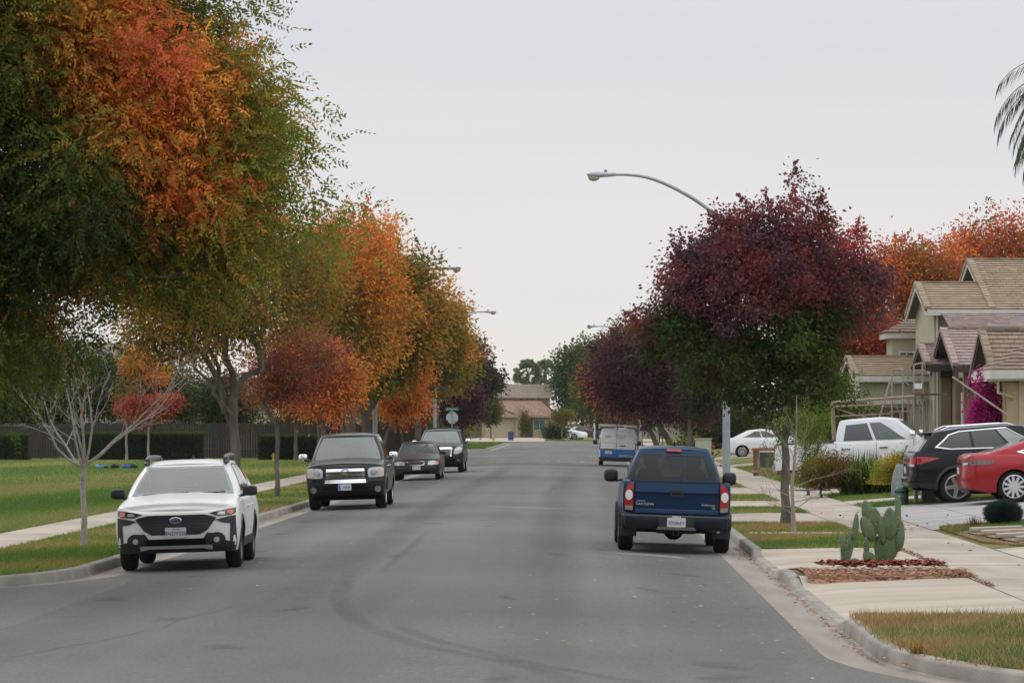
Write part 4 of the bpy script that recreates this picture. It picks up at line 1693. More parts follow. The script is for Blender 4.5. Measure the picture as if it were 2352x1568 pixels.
# ------------------------------------------------------------------ 1: white crossover wagon
def white_wagon():
    root = empty("wagon_car", label="white crossover wagon with black cladding and roof rails, parked first at the left curb", cat="car", group="vehicles parked along the street")
    P_ = paint("white", (.74, .74, .72), rough=.28)
    c = dict(root=root, paint=P_, L=4.87, W=1.855, wheels=[-1.49, 1.25], r=.345, ra=.405, df=.52, dr=.35, nf=3.4, nr=5,
             bot=[(-2.43, .30), (-1.9, .27), (-1, .30), (1, .30), (1.9, .32), (2.43, .40)],
             top=[(-2.43, .88), (-2.2, .955), (-1.6, 1.03), (-1.05, 1.08), (-.9, 1.09), (2.0, 1.10), (2.3, 1.08), (2.43, 1.0)],
             F=[(.25, .10), (.34, .03), (.45, 0), (.62, .0), (.75, .03), (.85, .08), (.93, .16), (1.02, .26)],
             B=[(.3, .1), (.45, .01), (.7, 0), (.9, .03), (1.1, .1)], S=[(.25, .06), (.4, .025), (.6, 0), (.8, .005), (.95, .03), (1.1, .075)],
             crown=[(-2.43, .02), (-2.1, .05), (-1, .05), (0, .02)])
    sh = car_body(c)
    c['gh'] = dict(wb=.86, yb0=-1.08, yb1=2.12, dfb=.30, drb=.2, wt=.62, yt0=-.28, yt1=1.95, dft=.16, drt=.12, bulge=.03,
                   belt=[(-1.1, 1.10), (2.2, 1.11)], roof=[(-.28, 1.545), (.3, 1.585), (1.2, 1.575), (1.95, 1.49)], crown=.035)
    c['open'] = 'front'
    fw, rw, sw = greenhouse(c)
    patch("windshield", [(-.90, .05), (.90, .05), (.90, .55), (.88, .93), (-.88, .93), (-.90, .55)], fw, M_SCREEN, root, grid=.15)
    patch("rear_window", [(-.8, .2), (.8, .2), (.78, .9), (-.78, .9)], rw, M_GLASS_S, root, grid=.2)
    for sd in (1, -1):
        f = sw(sd)
        patch("window_trim", [(.015, .10), (.93, .34), (.86, .90), (.12, .93), (.06, .62)], f, M_BLACK, root, off=.003, grid=.12)
        patch("side_window", [(.03, .14), (.36, .16), (.36, .88), (.14, .88), (.08, .6)], f, M_GLASS_S, root, off=.008, grid=.15)
        patch("side_window", [(.385, .17), (.67, .21), (.66, .88), (.385, .88)], f, M_GLASS_S, root, off=.008, grid=.15)
        patch("side_window", [(.70, .24), (.90, .38), (.82, .84), (.69, .87)], f, M_GLASS_S, root, off=.008, grid=.15)
        g = side_map(sh, sd)
        seam(c, [(-.92, .40), (-.95, .8), (-.86, 1.06)], g)
        seam(c, [(.22, .40), (.24, 1.06)], g)
        seam(c, [(.98, .95), (1.1, 1.06)], g)
        patch("sill_cladding", [(-1.07, .30), (.84, .30), (.84, .43), (.70, .44), (-.95, .44), (-1.07, .42)], g, M_BLACK, root, off=.014, grid=.2)
        for yy in (-.02, .92):
            patch("door_handle", rrect(yy - .11, yy + .11, .87, .905, .012), g, P_, root, off=.03, thick=.03, grid=.2)
        # roof rail: raised block at each end with a bar
        mb = MB()
        X = sd * .60
        yy0, yy1 = -.16, 1.72
        mb.tube([(X * 1.03, yy0 - .14, 1.56), (X, yy0, 1.635), (X, yy0 + .25, 1.655), (X * .985, .8, 1.665), (X * .97, yy1 - .2, 1.65), (X * .95, yy1, 1.58)], [.028, .042, .04, .036, .036, .026], 8)
        mb.box(X - .035, X + .035, yy0 - .1, yy0 + .34, 1.56, 1.645)
        mb.box(X * .96 - .035, X * .96 + .035, yy1 - .36, yy1 - .05, 1.55, 1.64)
        mb.build("roof_rail", mat("rail_grey", (.07, .073, .078), .45, noise=.2), root, smooth=True, angle=50)
    F = front_map(sh)
    # dark lower bumper across, silver skid, grille, pods
    patch("bumper_cladding", [(-.88, .27), (.88, .27), (.90, .40), (.74, .43), (.62, .55), (.46, .555), (.40, .47), (-.40, .47), (-.46, .555), (-.62, .55), (-.74, .43), (-.90, .40)], F, M_BLACK, root, off=.012)
    patch("skid_bar", [(-.53, .30), (-.40, .33), (.40, .33), (.53, .30), (.54, .375), (-.54, .375)], F, mat("skid_silver", (.42, .45, .48), .4, metal=.4, noise=.08), root, off=.03)
    patch("intake", [(-.44, .385), (.44, .385), (.43, .475), (-.43, .475)], F, M_DARK, root, off=.018)
    patch("grille", [(-.36, .535), (.36, .535), (.47, .60), (.60, .775), (.56, .79), (.42, .825), (-.42, .825), (-.56, .79), (-.60, .775), (-.47, .60)], F, mat("grille_black", (.010, .010, .011), .45, noise=.3, nscale=60), root, off=.012)
    mb = MB()
    for k in range(5):
        z = .585 + k * .045
        hw = .42 + k * .032
        pts = [F(-hw + 2 * hw * i / 10, z, .016) for i in range(11)]
        mb.tube(pts, .005, 4)
    mb.build("grille_bars", M_BLACK, root)
    badge(c, F, 0, .745, .082, .042, 'stars', off=.03)
    for sg in (1, -1):
        mm_ = (lambda p: p) if sg > 0 else mirror
        patch("headlamp", mm_([(.50, .845), (.62, .795), (.80, .80), (.875, .83), (.895, .91), (.80, .90), (.64, .875)]), F, mat("lamp_dark", (.035, .038, .042), .12, coat=.8, noise=.3, nscale=20), root, off=.010)
        patch("headlamp_lens", mm_([(.60, .82), (.72, .815), (.72, .86), (.64, .86)]), F, M_CLEARLENS, root, off=.014)
        patch("marker_lamp", mm_(circle(.80, .852, .045, .032, 12)), F, M_AMBER, root, off=.018)
        patch("corner_cladding", mm_([(.58, .745), (.80, .79), (.875, .80), (.885, .42), (.79, .42), (.80, .68), (.68, .70)]), F, M_BLACK, root, off=.012)
        pod = patch("fog_pod", mm_(circle(.60, .455, .125, .105, 20)), F, M_BLACK, root, off=.03, thick=.05)
        patch("fog_lamp", mm_(circle(.60, .45, .042, .042, 18)), F, M_CLEARLENS, pod, off=.042, thick=.02)
    plate(c, F, 0, .565, "9NDY036", sub="California", off=.03)
    mirrors(c, .86, -.86, 1.13, M_BLACK, (.115, .07, .078), .14)
    arch_trim(c, sh, .065)
    wiper(c, fw, -.7, .1); wiper(c, fw, .05, .75)
    mb = MB(); mb.lathe([(.03, 0), (.028, .03), (.01, .07)], 10, 'z', Matrix.Translation((-.05, 1.6, 1.60)))
    mb.build("antenna", M_BLACK, root)
    mb = MB(); mb.quad((-.36, -.02, 1.6245), (.36, -.02, 1.6245), (.36, .8, 1.628), (-.36, .8, 1.628))
    wheels(c, nsp=10, rim_m=mat("alloy_dark", (.20, .20, .21), .35, metal=.8, noise=.1), w=.225)
    place(root, -6.07, 53.75, .028)
    return root


# ------------------------------------------------------------------ 2/4: black pickup and black suv with chrome mirrors
def black_truck(kind):
    suv = kind == 'suv'
    if suv:
        root = empty("large_suv", label="black full size SUV with roof rails and chrome grille, beyond the dark sedan", cat="SUV", group="vehicles parked along the street")
        P_ = paint("black_grey", (.014, .014, .015), rough=.28)
    else:
        root = empty("pickup_truck", label="black pickup truck with chrome grille bars and chrome mirrors, parked behind the white wagon", cat="pickup truck", group="vehicles parked along the street")
        P_ = paint("black", (.008, .008, .009), rough=.25)
    L = 5.2 if suv else 5.85
    W = 2.0 if suv else 1.98
    hz = 1.16 if not suv else 1.16
    c = dict(root=root, paint=P_, L=L, W=W, wheels=[-L / 2 + .98, L / 2 - 1.15], r=.385, ra=.45, df=.42, dr=.2, nf=4.2, nr=7,
             bot=[(-L / 2, .36), (-L / 2 + .5, .32), (0, .40), (L / 2, .45)],
             top=[(-L / 2, 1.02), (-L / 2 + .12, 1.09), (-L / 2 + 1.0, 1.19), (-L / 2 + 1.35, 1.22), (L / 2, 1.26)],
             F=[(.3, .1), (.42, .0), (.70, .0), (.72, .04), (.95, .05), (1.05, .08), (1.12, .16)],
             B=[(.3, .1), (.5, .0), (1.2, .03)], S=[(.3, .06), (.5, .02), (.75, 0), (.95, .01), (1.1, .04), (1.26, .07)],
             crown=[(-L / 2, .03), (-L / 2 + .4, .07), (-L / 2 + 1.2, .06), (0, .0)])
    if not suv: c['bed'] = (L / 2 - 1.95, L / 2 - .1)
    sh = car_body(c)
    y0 = -L / 2 + 1.28
    if suv:
        c['gh'] = dict(wb=.93, yb0=y0, yb1=L / 2 - .08, dfb=.26, drb=.15, wt=.72, yt0=y0 + .72, yt1=L / 2 - .32, dft=.13, drt=.1, bulge=.03,
                       belt=[(y0, 1.21), (L / 2, 1.26)], roof=[(y0 + .7, 1.79), (y0 + 1.3, 1.83), (L / 2, 1.80)], crown=.045)
    else:
        c['gh'] = dict(wb=.92, yb0=y0, yb1=y0 + 2.65, dfb=.26, drb=.06, wt=.70, yt0=y0 + .70, yt1=y0 + 2.35, dft=.13, drt=.1, bulge=.03,
                       belt=[(y0, 1.21), (L / 2, 1.26)], roof=[(y0 + .7, 1.82), (y0 + 1.2, 1.855), (y0 + 2.4, 1.84)], crown=.045)
    c['open'] = 'front'
    fw, rw, sw = greenhouse(c)
    patch("windshield", [(-.91, .04), (.91, .04), (.90, .5), (.87, .93), (-.87, .93), (-.90, .5)], fw, M_SCREEN, root, grid=.15)
    patch("rear_window", [(-.8, .15), (.8, .15), (.78, .85), (-.78, .85)], rw, M_GLASS_S, root, grid=.2)
    for sd in (1, -1):
        f = sw(sd)
        ws = [[(.03, .1), (.46, .12), (.45, .88), (.16, .88)], [(.49, .12), (.95, .15), (.9, .88), (.48, .88)]] if not suv else \
            [[(.03, .1), (.33, .12), (.33, .88), (.13, .88)], [(.355, .12), (.63, .14), (.62, .88), (.355, .88)], [(.655, .15), (.95, .18), (.90, .86), (.65, .88)]]
        for w_ in ws: patch("side_window", w_, f, M_GLASS_S, root, off=.005, grid=.15)
        g = side_map(sh, sd)
        seam(c, [(y0 + .15, .5), (y0 + .12, 1.15)], g); seam(c, [(y0 + 1.25, .5), (y0 + 1.25, 1.15)], g); seam(c, [(y0 + 2.3, .8), (y0 + 2.3, 1.15)], g)
        for yy in (y0 + 1.05, y0 + 2.1):
            patch("door_handle", rrect(yy - .1, yy + .1, 1.02, 1.06, .012), g, M_CHROME if not suv else P_, root, off=.035, thick=.03, grid=.2)
        if suv:
            mb = MB()
            X = sd * .66
            mb.tube([(X, y0 + 1.0, 1.82), (X, y0 + 1.15, 1.905), (X, y0 + 3.2, 1.905), (X, y0 + 3.35, 1.83)], .02, 8)
            mb.build("roof_rail", M_BLACK, root)
    if suv:
        mb = MB(); mb.tube([(-.66, y0 + 1.35, 1.90), (.66, y0 + 1.35, 1.90)], .02, 6); mb.tube([(-.66, y0 + 2.6, 1.90), (.66, y0 + 2.6, 1.90)], .02, 6)
        mb.build("cross_bar", M_BLACK, root)
    F = front_map(sh)
    gb = mat("grille_black", (.012, .012, .013), .5)
    if not suv:
        patch("grille", [(-.50, .72), (.50, .72), (.50, .98), (.47, 1.03), (-.47, 1.03), (-.50, .98)], F, gb, root, off=.01)
        for z, h, hw in ((.985, .035, .48), (.865, .03, .49), (.925, .012, .49), (.80, .012, .49)):
            patch("chrome_bar", [(-hw, z - h), (hw, z - h), (hw * .98, z + h), (-hw * .98, z + h)], F, M_CHROME, root, off=.04, thick=.04)
        patch("chrome_bumper_strip", [(-.52, .665), (.52, .665), (.50, .755), (-.50, .755)], F, M_CHROME, root, off=.045, thick=.05)
        badge(c, F, 0, .95, .105, .072, 'ovals', off=.06)
        for sg in (1, -1):
            mm_ = (lambda p: p) if sg > 0 else mirror
            patch("headlamp", mm_([(.56, .81), (.60, .79), (.90, .80), (.955, .82), (.955, 1.02), (.90, 1.045), (.62, 1.03), (.56, .98)]), F, M_CLEARLENS, root, off=.015)
            patch("headlamp_bowl", mm_(circle(.70, .91, .085, .085)), F, mat("lamp_bowl", (.30, .31, .32), .15, metal=.9), root, off=.018)
            patch("marker_lamp", mm_([(.83, .81), (.945, .83), (.945, 1.01), (.83, 1.02)]), F, mat("amber_pale", (.62, .50, .40), .2, coat=.5), root, off=.02)
            patch("fog_lamp", mm_(circle(.80, .50, .078, .078, 20)), F, mat("fog_glass", (.16, .16, .155), .25, coat=.5), root, off=.03)
        patch("bumper_top", [(-.93, .70), (.93, .70), (.95, .755), (-.95, .755)], F, P_, root, off=.03, thick=.05)
        patch("intake", [(-.55, .50), (.55, .50), (.58, .56), (-.58, .56)], F, M_DARK, root, off=.01)
        plate(c, F, -.02, .565, "", blue=True, w=.33, h=.16, off=.05)
        patch("plate_frame_text", rrect(-.06, .12, .535, .585, .01), lambda u, v, o_=0: Vector((u, F(0, .56).y - o_, v)), mat("grey_text", (.30, .33, .40), .5, noise=.5, nscale=60), root, off=.053, thick=.002, flat=True)
    else:
        patch("grille", [(-.42, .72), (.42, .72), (.46, .84), (.48, 1.02), (-.48, 1.02), (-.46, .84)], F, gb, root, off=.01)
        patch("chrome_hood_bar", [(-.50, 1.0), (.50, 1.0), (.46, 1.09), (-.46, 1.09)], F, M_CHROME, root, off=.03, thick=.05)
        for z in (.94, .88, .82, .76): patch("chrome_bar", [(-.43, z - .012), (.43, z - .012), (.44, z + .012), (-.44, z + .012)], F, M_CHROME, root, off=.025, thick=.03)
        for sg in (1, -1):
            mm_ = (lambda p: p) if sg > 0 else mirror
            patch("chrome_surround", mm_([(.43, .70), (.47, .70), (.52, 1.0), (.50, 1.09), (.46, 1.05)]), F, M_CHROME, root, off=.028)
            patch("headlamp", mm_([(.56, .80), (.74, .78), (.93, .86), (.94, 1.04), (.80, 1.10), (.62, 1.02)]), F, M_CLEARLENS, root, off=.015)
            patch("fog_lamp", mm_(circle(.76, .53, .06, .05, 16)), F, mat("fog_glass", (.16, .16, .155), .25, coat=.5), root, off=.02)
        badge(c, F, 0, .89, .12, .08, 'ovals', off=.05)
        patch("intake", [(-.62, .46), (.62, .46), (.58, .60), (-.58, .60)], F, M_DARK, root, off=.01)
        plate(c, F, .02, .62, "", off=.04)
    mb = MB(); mb.box(-.8, .8, -L / 2 + .35, -L / 2 + .9, .24, .36); mb.box(-.55, .55, -L / 2 + .3, -L / 2 + .5, .29, .40)
    mb.build("axle_guard", M_DARK, root)
    mirrors(c, .96, y0 + .28, 1.30, M_CHROME, (.115, .08, .10), .18)
    wiper(c, fw, -.75, -.05, .02, .06); wiper(c, fw, -.1, .7, .02, .06)
    if not suv: arch_trim(c, sh, .04, P_)
    wheels(c, nsp=6, w=.26)
    if suv: place(root, -6.04, 149.5, .0)
    else: place(root, -5.93, 89.3, .012)
    return root


# ------------------------------------------------------------------ 3: dark old sedan
def dark_sedan():
    root = empty("sedan_car", label="dark grey green older sedan parked between the black pickup and the black SUV", cat="car", group="vehicles parked along the street")
    P_ = paint("dark_olive_grey", (.040, .041, .037), metal=.3, rough=.35)
    c = dict(root=root, paint=P_, L=4.79, W=1.78, wheels=[-1.43, 1.24], r=.315, ra=.365, df=.5, dr=.45, nf=3.4, nr=3.6,
             bot=[(-2.4, .24), (-1.9, .20), (0, .22), (2.4, .3)],
             top=[(-2.4, .70), (-2.2, .76), (-1.5, .88), (-.95, .95), (.0, .96), (1.5, 1.0), (2.3, .97), (2.4, .9)],
             F=[(.2, .08), (.35, .0), (.52, .0), (.56, .03), (.7, .08), (.8, .2)], B=[(.2, .1), (.4, 0), (.9, .04)],
             S=[(.2, .06), (.4, .02), (.6, 0), (.8, .02), (1, .08)], crown=[(-2.4, .02), (-2, .05), (-1, .05), (1.5, .03)])
    sh = car_body(c)
    c['gh'] = dict(wb=.79, yb0=-.98, yb1=1.72, dfb=.28, drb=.25, wt=.58, yt0=-.18, yt1=1.05, dft=.15, drt=.15, bulge=.03, belt=[(-1, .95), (1.8, 1.0)],
                   roof=[(-.2, 1.37), (.3, 1.41), (1.05, 1.385)], crown=.035)
    c['open'] = 'front'
    fw, rw, sw = greenhouse(c)
    patch("windshield", [(-.91, .05), (.91, .05), (.89, .5), (.87, .93), (-.87, .93), (-.89, .5)], fw, M_SCREEN, root, grid=.15)
    patch("rear_window", [(-.85, .1), (.85, .1), (.8, .9), (-.8, .9)], rw, M_GLASS_S, root, grid=.2)
    for sd in (1, -1):
        f = sw(sd)
        for w_ in ([(.04, .1), (.44, .12), (.47, .88), (.2, .86)], [(.47, .12), (.84, .14), (.76, .86), (.50, .88)]): patch("side_window", w_, f, M_GLASS_S, root, off=.005, grid=.15)
        g = side_map(sh, sd)
        seam(c, [(-.85, .35), (-.83, .9)], g); seam(c, [(.25, .35), (.27, .93)], g)
    F = front_map(sh)
    patch("grille", [(-.27, .565), (.27, .565), (.35, .69), (.30, .715), (-.30, .715), (-.35, .69)], F, M_CHROME, root, off=.010)
    patch("grille_mesh", [(-.25, .585), (.25, .585), (.315, .685), (-.315, .685)], F, mat("grille_grey", (.03, .03, .03), .5, noise=.4, nscale=80), root, off=.016)
    for sg in (1, -1):
        mm_ = (lambda p: p) if sg > 0 else mirror
        patch("headlamp", mm_([(.42, .575), (.50, .56), (.83, .585), (.84, .68), (.62, .725), (.44, .70)]), F, M_CLEARLENS, root, off=.012)
        patch("marker_lamp", mm_([(.72, .585), (.83, .60), (.835, .675), (.73, .69)]), F, mat("amber_mid", (.7, .28, .14), .25, coat=.5), root, off=.016)
    patch("bumper_strip", [(-.82, .40), (.82, .40), (.82, .43), (-.82, .43)], F, M_BLACK, root, off=.012)
    patch("intake", [(-.5, .26), (.5, .26), (.5, .33), (-.5, .33)], F, M_DARK, root, off=.006)
    plate(c, F, 0, .47, "", off=.03)
    mirrors(c, .80, -.68, 1.0, P_, (.10, .06, .065), .12)
    wiper(c, fw, -.7, 0, .02, .07); wiper(c, fw, -.05, .7, .02, .07)
    wheels(c, nsp=7, w=.2)
    place(root, -6.2, 131.6, .0)


# ------------------------------------------------------------------ 5: blue pickup seen from behind
def blue_pickup():
    root = empty("pickup_truck", label="blue pickup truck seen from behind, parked at the right curb beside the lamp post", cat="pickup truck", group="vehicles parked along the street")
    P_ = paint("blue", (.005, .030, .082), metal=.25, rough=.3)
    L, W = 5.3, 1.87
    c = dict(root=root, paint=P_, L=L, W=W, wheels=[-1.72, 1.50], r=.385, ra=.455, df=.45, dr=.10, nf=4, nr=9, win=-.005,
             bot=[(-2.6, .42), (0, .46), (2.3, .52), (2.64, .56)],
             top=[(-2.65, .98), (-2.4, 1.08), (-1.3, 1.15), (0, 1.17), (.55, 1.18), (2.6, 1.20)],
             F=[(.3, .1), (.6, 0), (1.1, .12)], B=[(.5, .03), (.75, .015), (.98, .0), (1.2, .015)],
             S=[(.4, .07), (.6, .05), (.85, .04), (1.0, .045), (1.2, .085)], crown=[(-2.6, .03), (-1.3, .05), (0, 0)], bed=(.95, 2.56), wprof=[(-2.6, 1), (2.6, .985)])
    sh = car_body(c)
    c['gh'] = dict(wb=.82, yb0=-1.35, yb1=.86, dfb=.28, drb=.10, wt=.60, yt0=-.58, yt1=.60, dft=.13, drt=.10, bulge=.035, belt=[(-1.4, 1.16), (1.3, 1.18)],
                   roof=[(-.6, 1.70), (0, 1.745), (.6, 1.715)], crown=.04)
    c['open'] = 'both'
    fw, rw, sw = greenhouse(c)
    patch("windshield", [(-.9, .05), (.9, .05), (.87, .93), (-.87, .93)], fw, M_SCREEN, root, grid=.2)
    tint = M_SCREEN_T
    for s0, s1 in ((-.95, -.895), (.895, .95), (-.27, -.235), (.235, .27)):
        patch("window_seal", [(s0, -.02), (s1, -.02), (s1, .84 if abs(s0) < .5 else .5), (s0, .84 if abs(s0) < .5 else .5)], rw, M_BLACK, root, off=.012, thick=.01, grid=.2)
    patch("window_seal", [(-.82, .815), (.82, .815), (.80, .86), (-.80, .86)], rw, M_BLACK, root, off=.012, thick=.01, grid=.2)
    patch("rear_window", [(-.90, .02), (-.265, .02), (-.265, .83), (-.79, .82), (-.85, .74), (-.90, .35)], rw, tint, root, off=.008, thick=.004, grid=.2)
    patch("rear_window", [(.265, .02), (.90, .02), (.90, .35), (.85, .74), (.79, .82), (.265, .83)], rw, tint, root, off=.008, thick=.004, grid=.2)
    patch("sliding_window", [(-.235, .04), (.235, .04), (.235, .81), (-.235, .81)], rw, tint, root, off=.006, thick=.004, grid=.2)
    # seat silhouettes visible behind the glass are too dark to separate; headrest shapes
    patch("high_brake_lamp", rrect(-.13, .13, .925, 1.0, .02), lambda u, v, o_=0: rw(u / .62, v, o_), M_REDLENS, root, off=.035, thick=.05)
    for sd in (1, -1):
        f = sw(sd)
        for w_ in ([(.05, .1), (.47, .1), (.47, .86), (.2, .84)], [(.5, .1), (.93, .1), (.9, .86), (.5, .86)]): patch("side_window", w_, f, M_GLASS_S, root, off=.005, grid=.15)
        g = side_map(sh, sd)
        seam(c, [(.98, .6), (.98, 1.15)], g, w=.014); seam(c, [(-.2, .55), (-.2, 1.1)], g); seam(c, [(-1.1, .55), (-1.1, 1.1)], g)
    B = front_map(sh, 1)
    bp = lambda u, v, o_=0: B(u, v, o_)
    # tailgate with stamped lower panel
    patch("tailgate", rrect(-.70, .70, .655, 1.195, .02), bp, P_, root, off=.022, thick=.04, grid=.3)
    seam(c, [(-.705, .65), (-.705, 1.19)], B, w=.012, off=.012); seam(c, [(.705, .65), (.705, 1.19)], B, w=.012, off=.012)
    mb = MB()
    # recess band: lower face slopes inward, darker because it faces down
    yb = B(0, .9).y + .024
    for (z0, d0), (z1, d1) in zip([(1.175, 0), (1.04, .03), (1.02, .034), (.985, .012), (.74, -.004), (.72, .01), (.67, .016)], [(1.04, .03), (1.02, .034), (.985, .012), (.74, -.004), (.72, .01), (.67, .016), (.655, 0)]):
        mb.quad((-.69, yb + d0, z0), (.69, yb + d0, z0), (.69, yb + d1, z1), (-.69, yb + d1, z1))
    mb.build("tailgate_skin", P_, root, smooth=True, angle=20)
    patch("tailgate_handle", [(-.115, .975), (-.09, .955), (.09, .955), (.115, .975), (.12, 1.05), (-.12, 1.05)], lambda u, v, o_=0: Vector((u, yb + o_, v)), M_BLACK, root, off=.05, thick=.05, flat=True)
    seam(c, [(-.09, 1.0), (.09, 1.0)], lambda u, v, o_=0: Vector((u, yb + .052, v)), w=.02)
    mw = mat("badge_silver", (.70, .70, .70), .3, metal=.6)
    R_ = lambda x, z: Matrix.Translation((x, yb + .028, z)) @ Matrix.Rotation(PI, 4, 'Z') @ Matrix.Rotation(PI / 2, 4, 'X')
    text("tailgate_lettering", "TOYOTA", .035, mw, root, R_(.60, .865), .004)
    text("tailgate_lettering", "TACOMA", .058, mw, root, R_(.535, .815) @ Matrix.Diagonal((1.25, 1, 1, 1)), .004)
    text("tailgate_lettering", "PreRunner", .045, mw, root, R_(-.53, .825) @ Matrix.Diagonal((1.15, 1, 1, 1)), .004)
    text("tailgate_lettering", "V6", .055, mw, root, R_(-.615, .775), .004)
    for sg in (1, -1):
        mm_ = (lambda p: p) if sg > 0 else mirror
        lamp = patch("tail_lamp", mm_([(.725, .70), (.86, .71), (.875, .86), (.865, 1.05), (.80, 1.16), (.725, 1.17)]), bp, M_REDLENS, root, off=.030, thick=.06)
        patch("reversing_lens", mm_(circle(.80, .96, .062, .085, 18)), bp, mat("lens_white", (.75, .76, .76), .15, coat=.6), lamp, off=.040, thick=.02)
        patch("lamp_base", mm_([(.73, .705), (.855, .715), (.862, .785), (.73, .78)]), bp, mat("lens_smoke", (.25, .24, .22), .3, coat=.5), lamp, off=.036, thick=.02)
    # bumper
    BM = mat("bumper_dark_blue", (.007, .011, .020), .45, metal=.1, coat=.15, noise=.2, spec=.3)
    bb = MB()
    nseg = 24
    prof = [(.62, .09), (.635, .17), (.60, .185), (.50, .185), (.43, .15), (.40, .05)]
    rows = []
    for i in range(nseg + 1):
        u = -1 + 2 * i / nseg
        x = .925 * u
        wrap = max(0, abs(u) - .86) / .14
        dy = -.16 * wrap ** 2
        lift = .06 * max(0, (abs(u) - .80) / .20) ** .6 if abs(u) > .8 else 0
        rows.append([(x, L / 2 - .03 + d_ + dy, z_ + (lift if k < 3 else 0) + (.06 * (1 - wrap) if False else 0)) for k, (z_, d_) in enumerate(prof)])
    n_ = len(prof)
    bb.add([v for r_ in rows for v in r_], [(i * n_ + k, i * n_ + k + 1, (i + 1) * n_ + k + 1, (i + 1) * n_ + k) for i in range(nseg) for k in range(n_ - 1)])
    bb.box(-.90, .90, L / 2 - .03, L / 2 + .05, .40, .60)
    bo = bb.build("rear_bumper", BM, root, smooth=True, angle=30)
    yB = L / 2 + .155
    flat = lambda u, v, o_=0: Vector((u, yB + o_, v))
    patch("step_pad", [(-.9, .615), (.9, .615), (.9, .64), (-.9, .64)], flat, mat("bumper_grey_pad", (.10, .10, .115), .6), bo, off=.008, thick=.12, flat=True)
    patch("plate_recess", [(-.28, .455), (.28, .455), (.30, .61), (-.30, .61)], flat, M_BLACK, bo, off=.004, thick=.02, flat=True)
    patch("bumper_step", [(-.34, .40), (.34, .40), (.30, .45), (-.30, .45)], flat, mat("bumper_grey_pad", (.10, .10, .115), .6), bo, off=.03, thick=.06, flat=True)
    plate(c, lambda x, z, o_=0: Vector((x, yB, z)), 0, .525, "30586P1", sgn=1, off=.014)
    patch("plate_tag", rrect(-.075, .075, .605, .632, .005), flat, M_PLATE, root, off=.02, thick=.01, flat=True)
    # hitch, spare wheel, exhaust, axle
    mb = MB()
    mb.box(-.05, .05, L / 2 - .3, L / 2 + .09, .30, .39)
    mb.box(-.32, .32, L / 2 - .2, L / 2 - .12, .33, .40)
    mb.build("tow_hitch", M_BLACK, root)
    mb = MB(); mb.box(-.035, .035, L / 2 + .088, L / 2 + .094, .315, .375); mb.build("hitch_socket", M_DARK, root)
    mb = MB()
    mb.ell((0, 1.50, .36), (.17, .16, .17), 14, 10)
    mb.tube([(-.75, 1.50, .385), (.75, 1.50, .385)], .05, 10)
    mb.ell((0, 1.98, .43), (.36, .36, .10), 20, 8, p=.8)
    mb.box(-.6, -.45, .9, 2.2, .44, .5); mb.box(.45, .6, .9, 2.2, .44, .5)
    mb.build("rear_axle", M_DARK, root, smooth=True, angle=50)
    mb = MB(); mb.tube([(-.55, 1.9, .40), (-.72, 2.4, .38)], .032, 8); mb.build("exhaust_pipe", M_GALV, root)
    for sd in (1, -1):
        mb = MB(); mb.box(sd * .79 - .15, sd * .79 + .15, 1.985, 2.0, .25, .60)
        mb.build("mud_flap", mat("mud_flap", (.035, .035, .037), .8, noise=.2), root)
    c['mface'] = 1
    mirrors(c, .86, -1.02, 1.22, M_BLACK, (.125, .085, .115), .19)
    arch_trim(c, sh, .05, P_)
    mb = MB(); mb.tube([(-.02, .1, 1.78), (-.02, .16, 1.86)], [.02, .008], 6); mb.build("antenna", M_BLACK, root)
    wheels(c, nsp=6, w=.25)
    place(root, 1.50, 60.9, PI + .008)
    return root


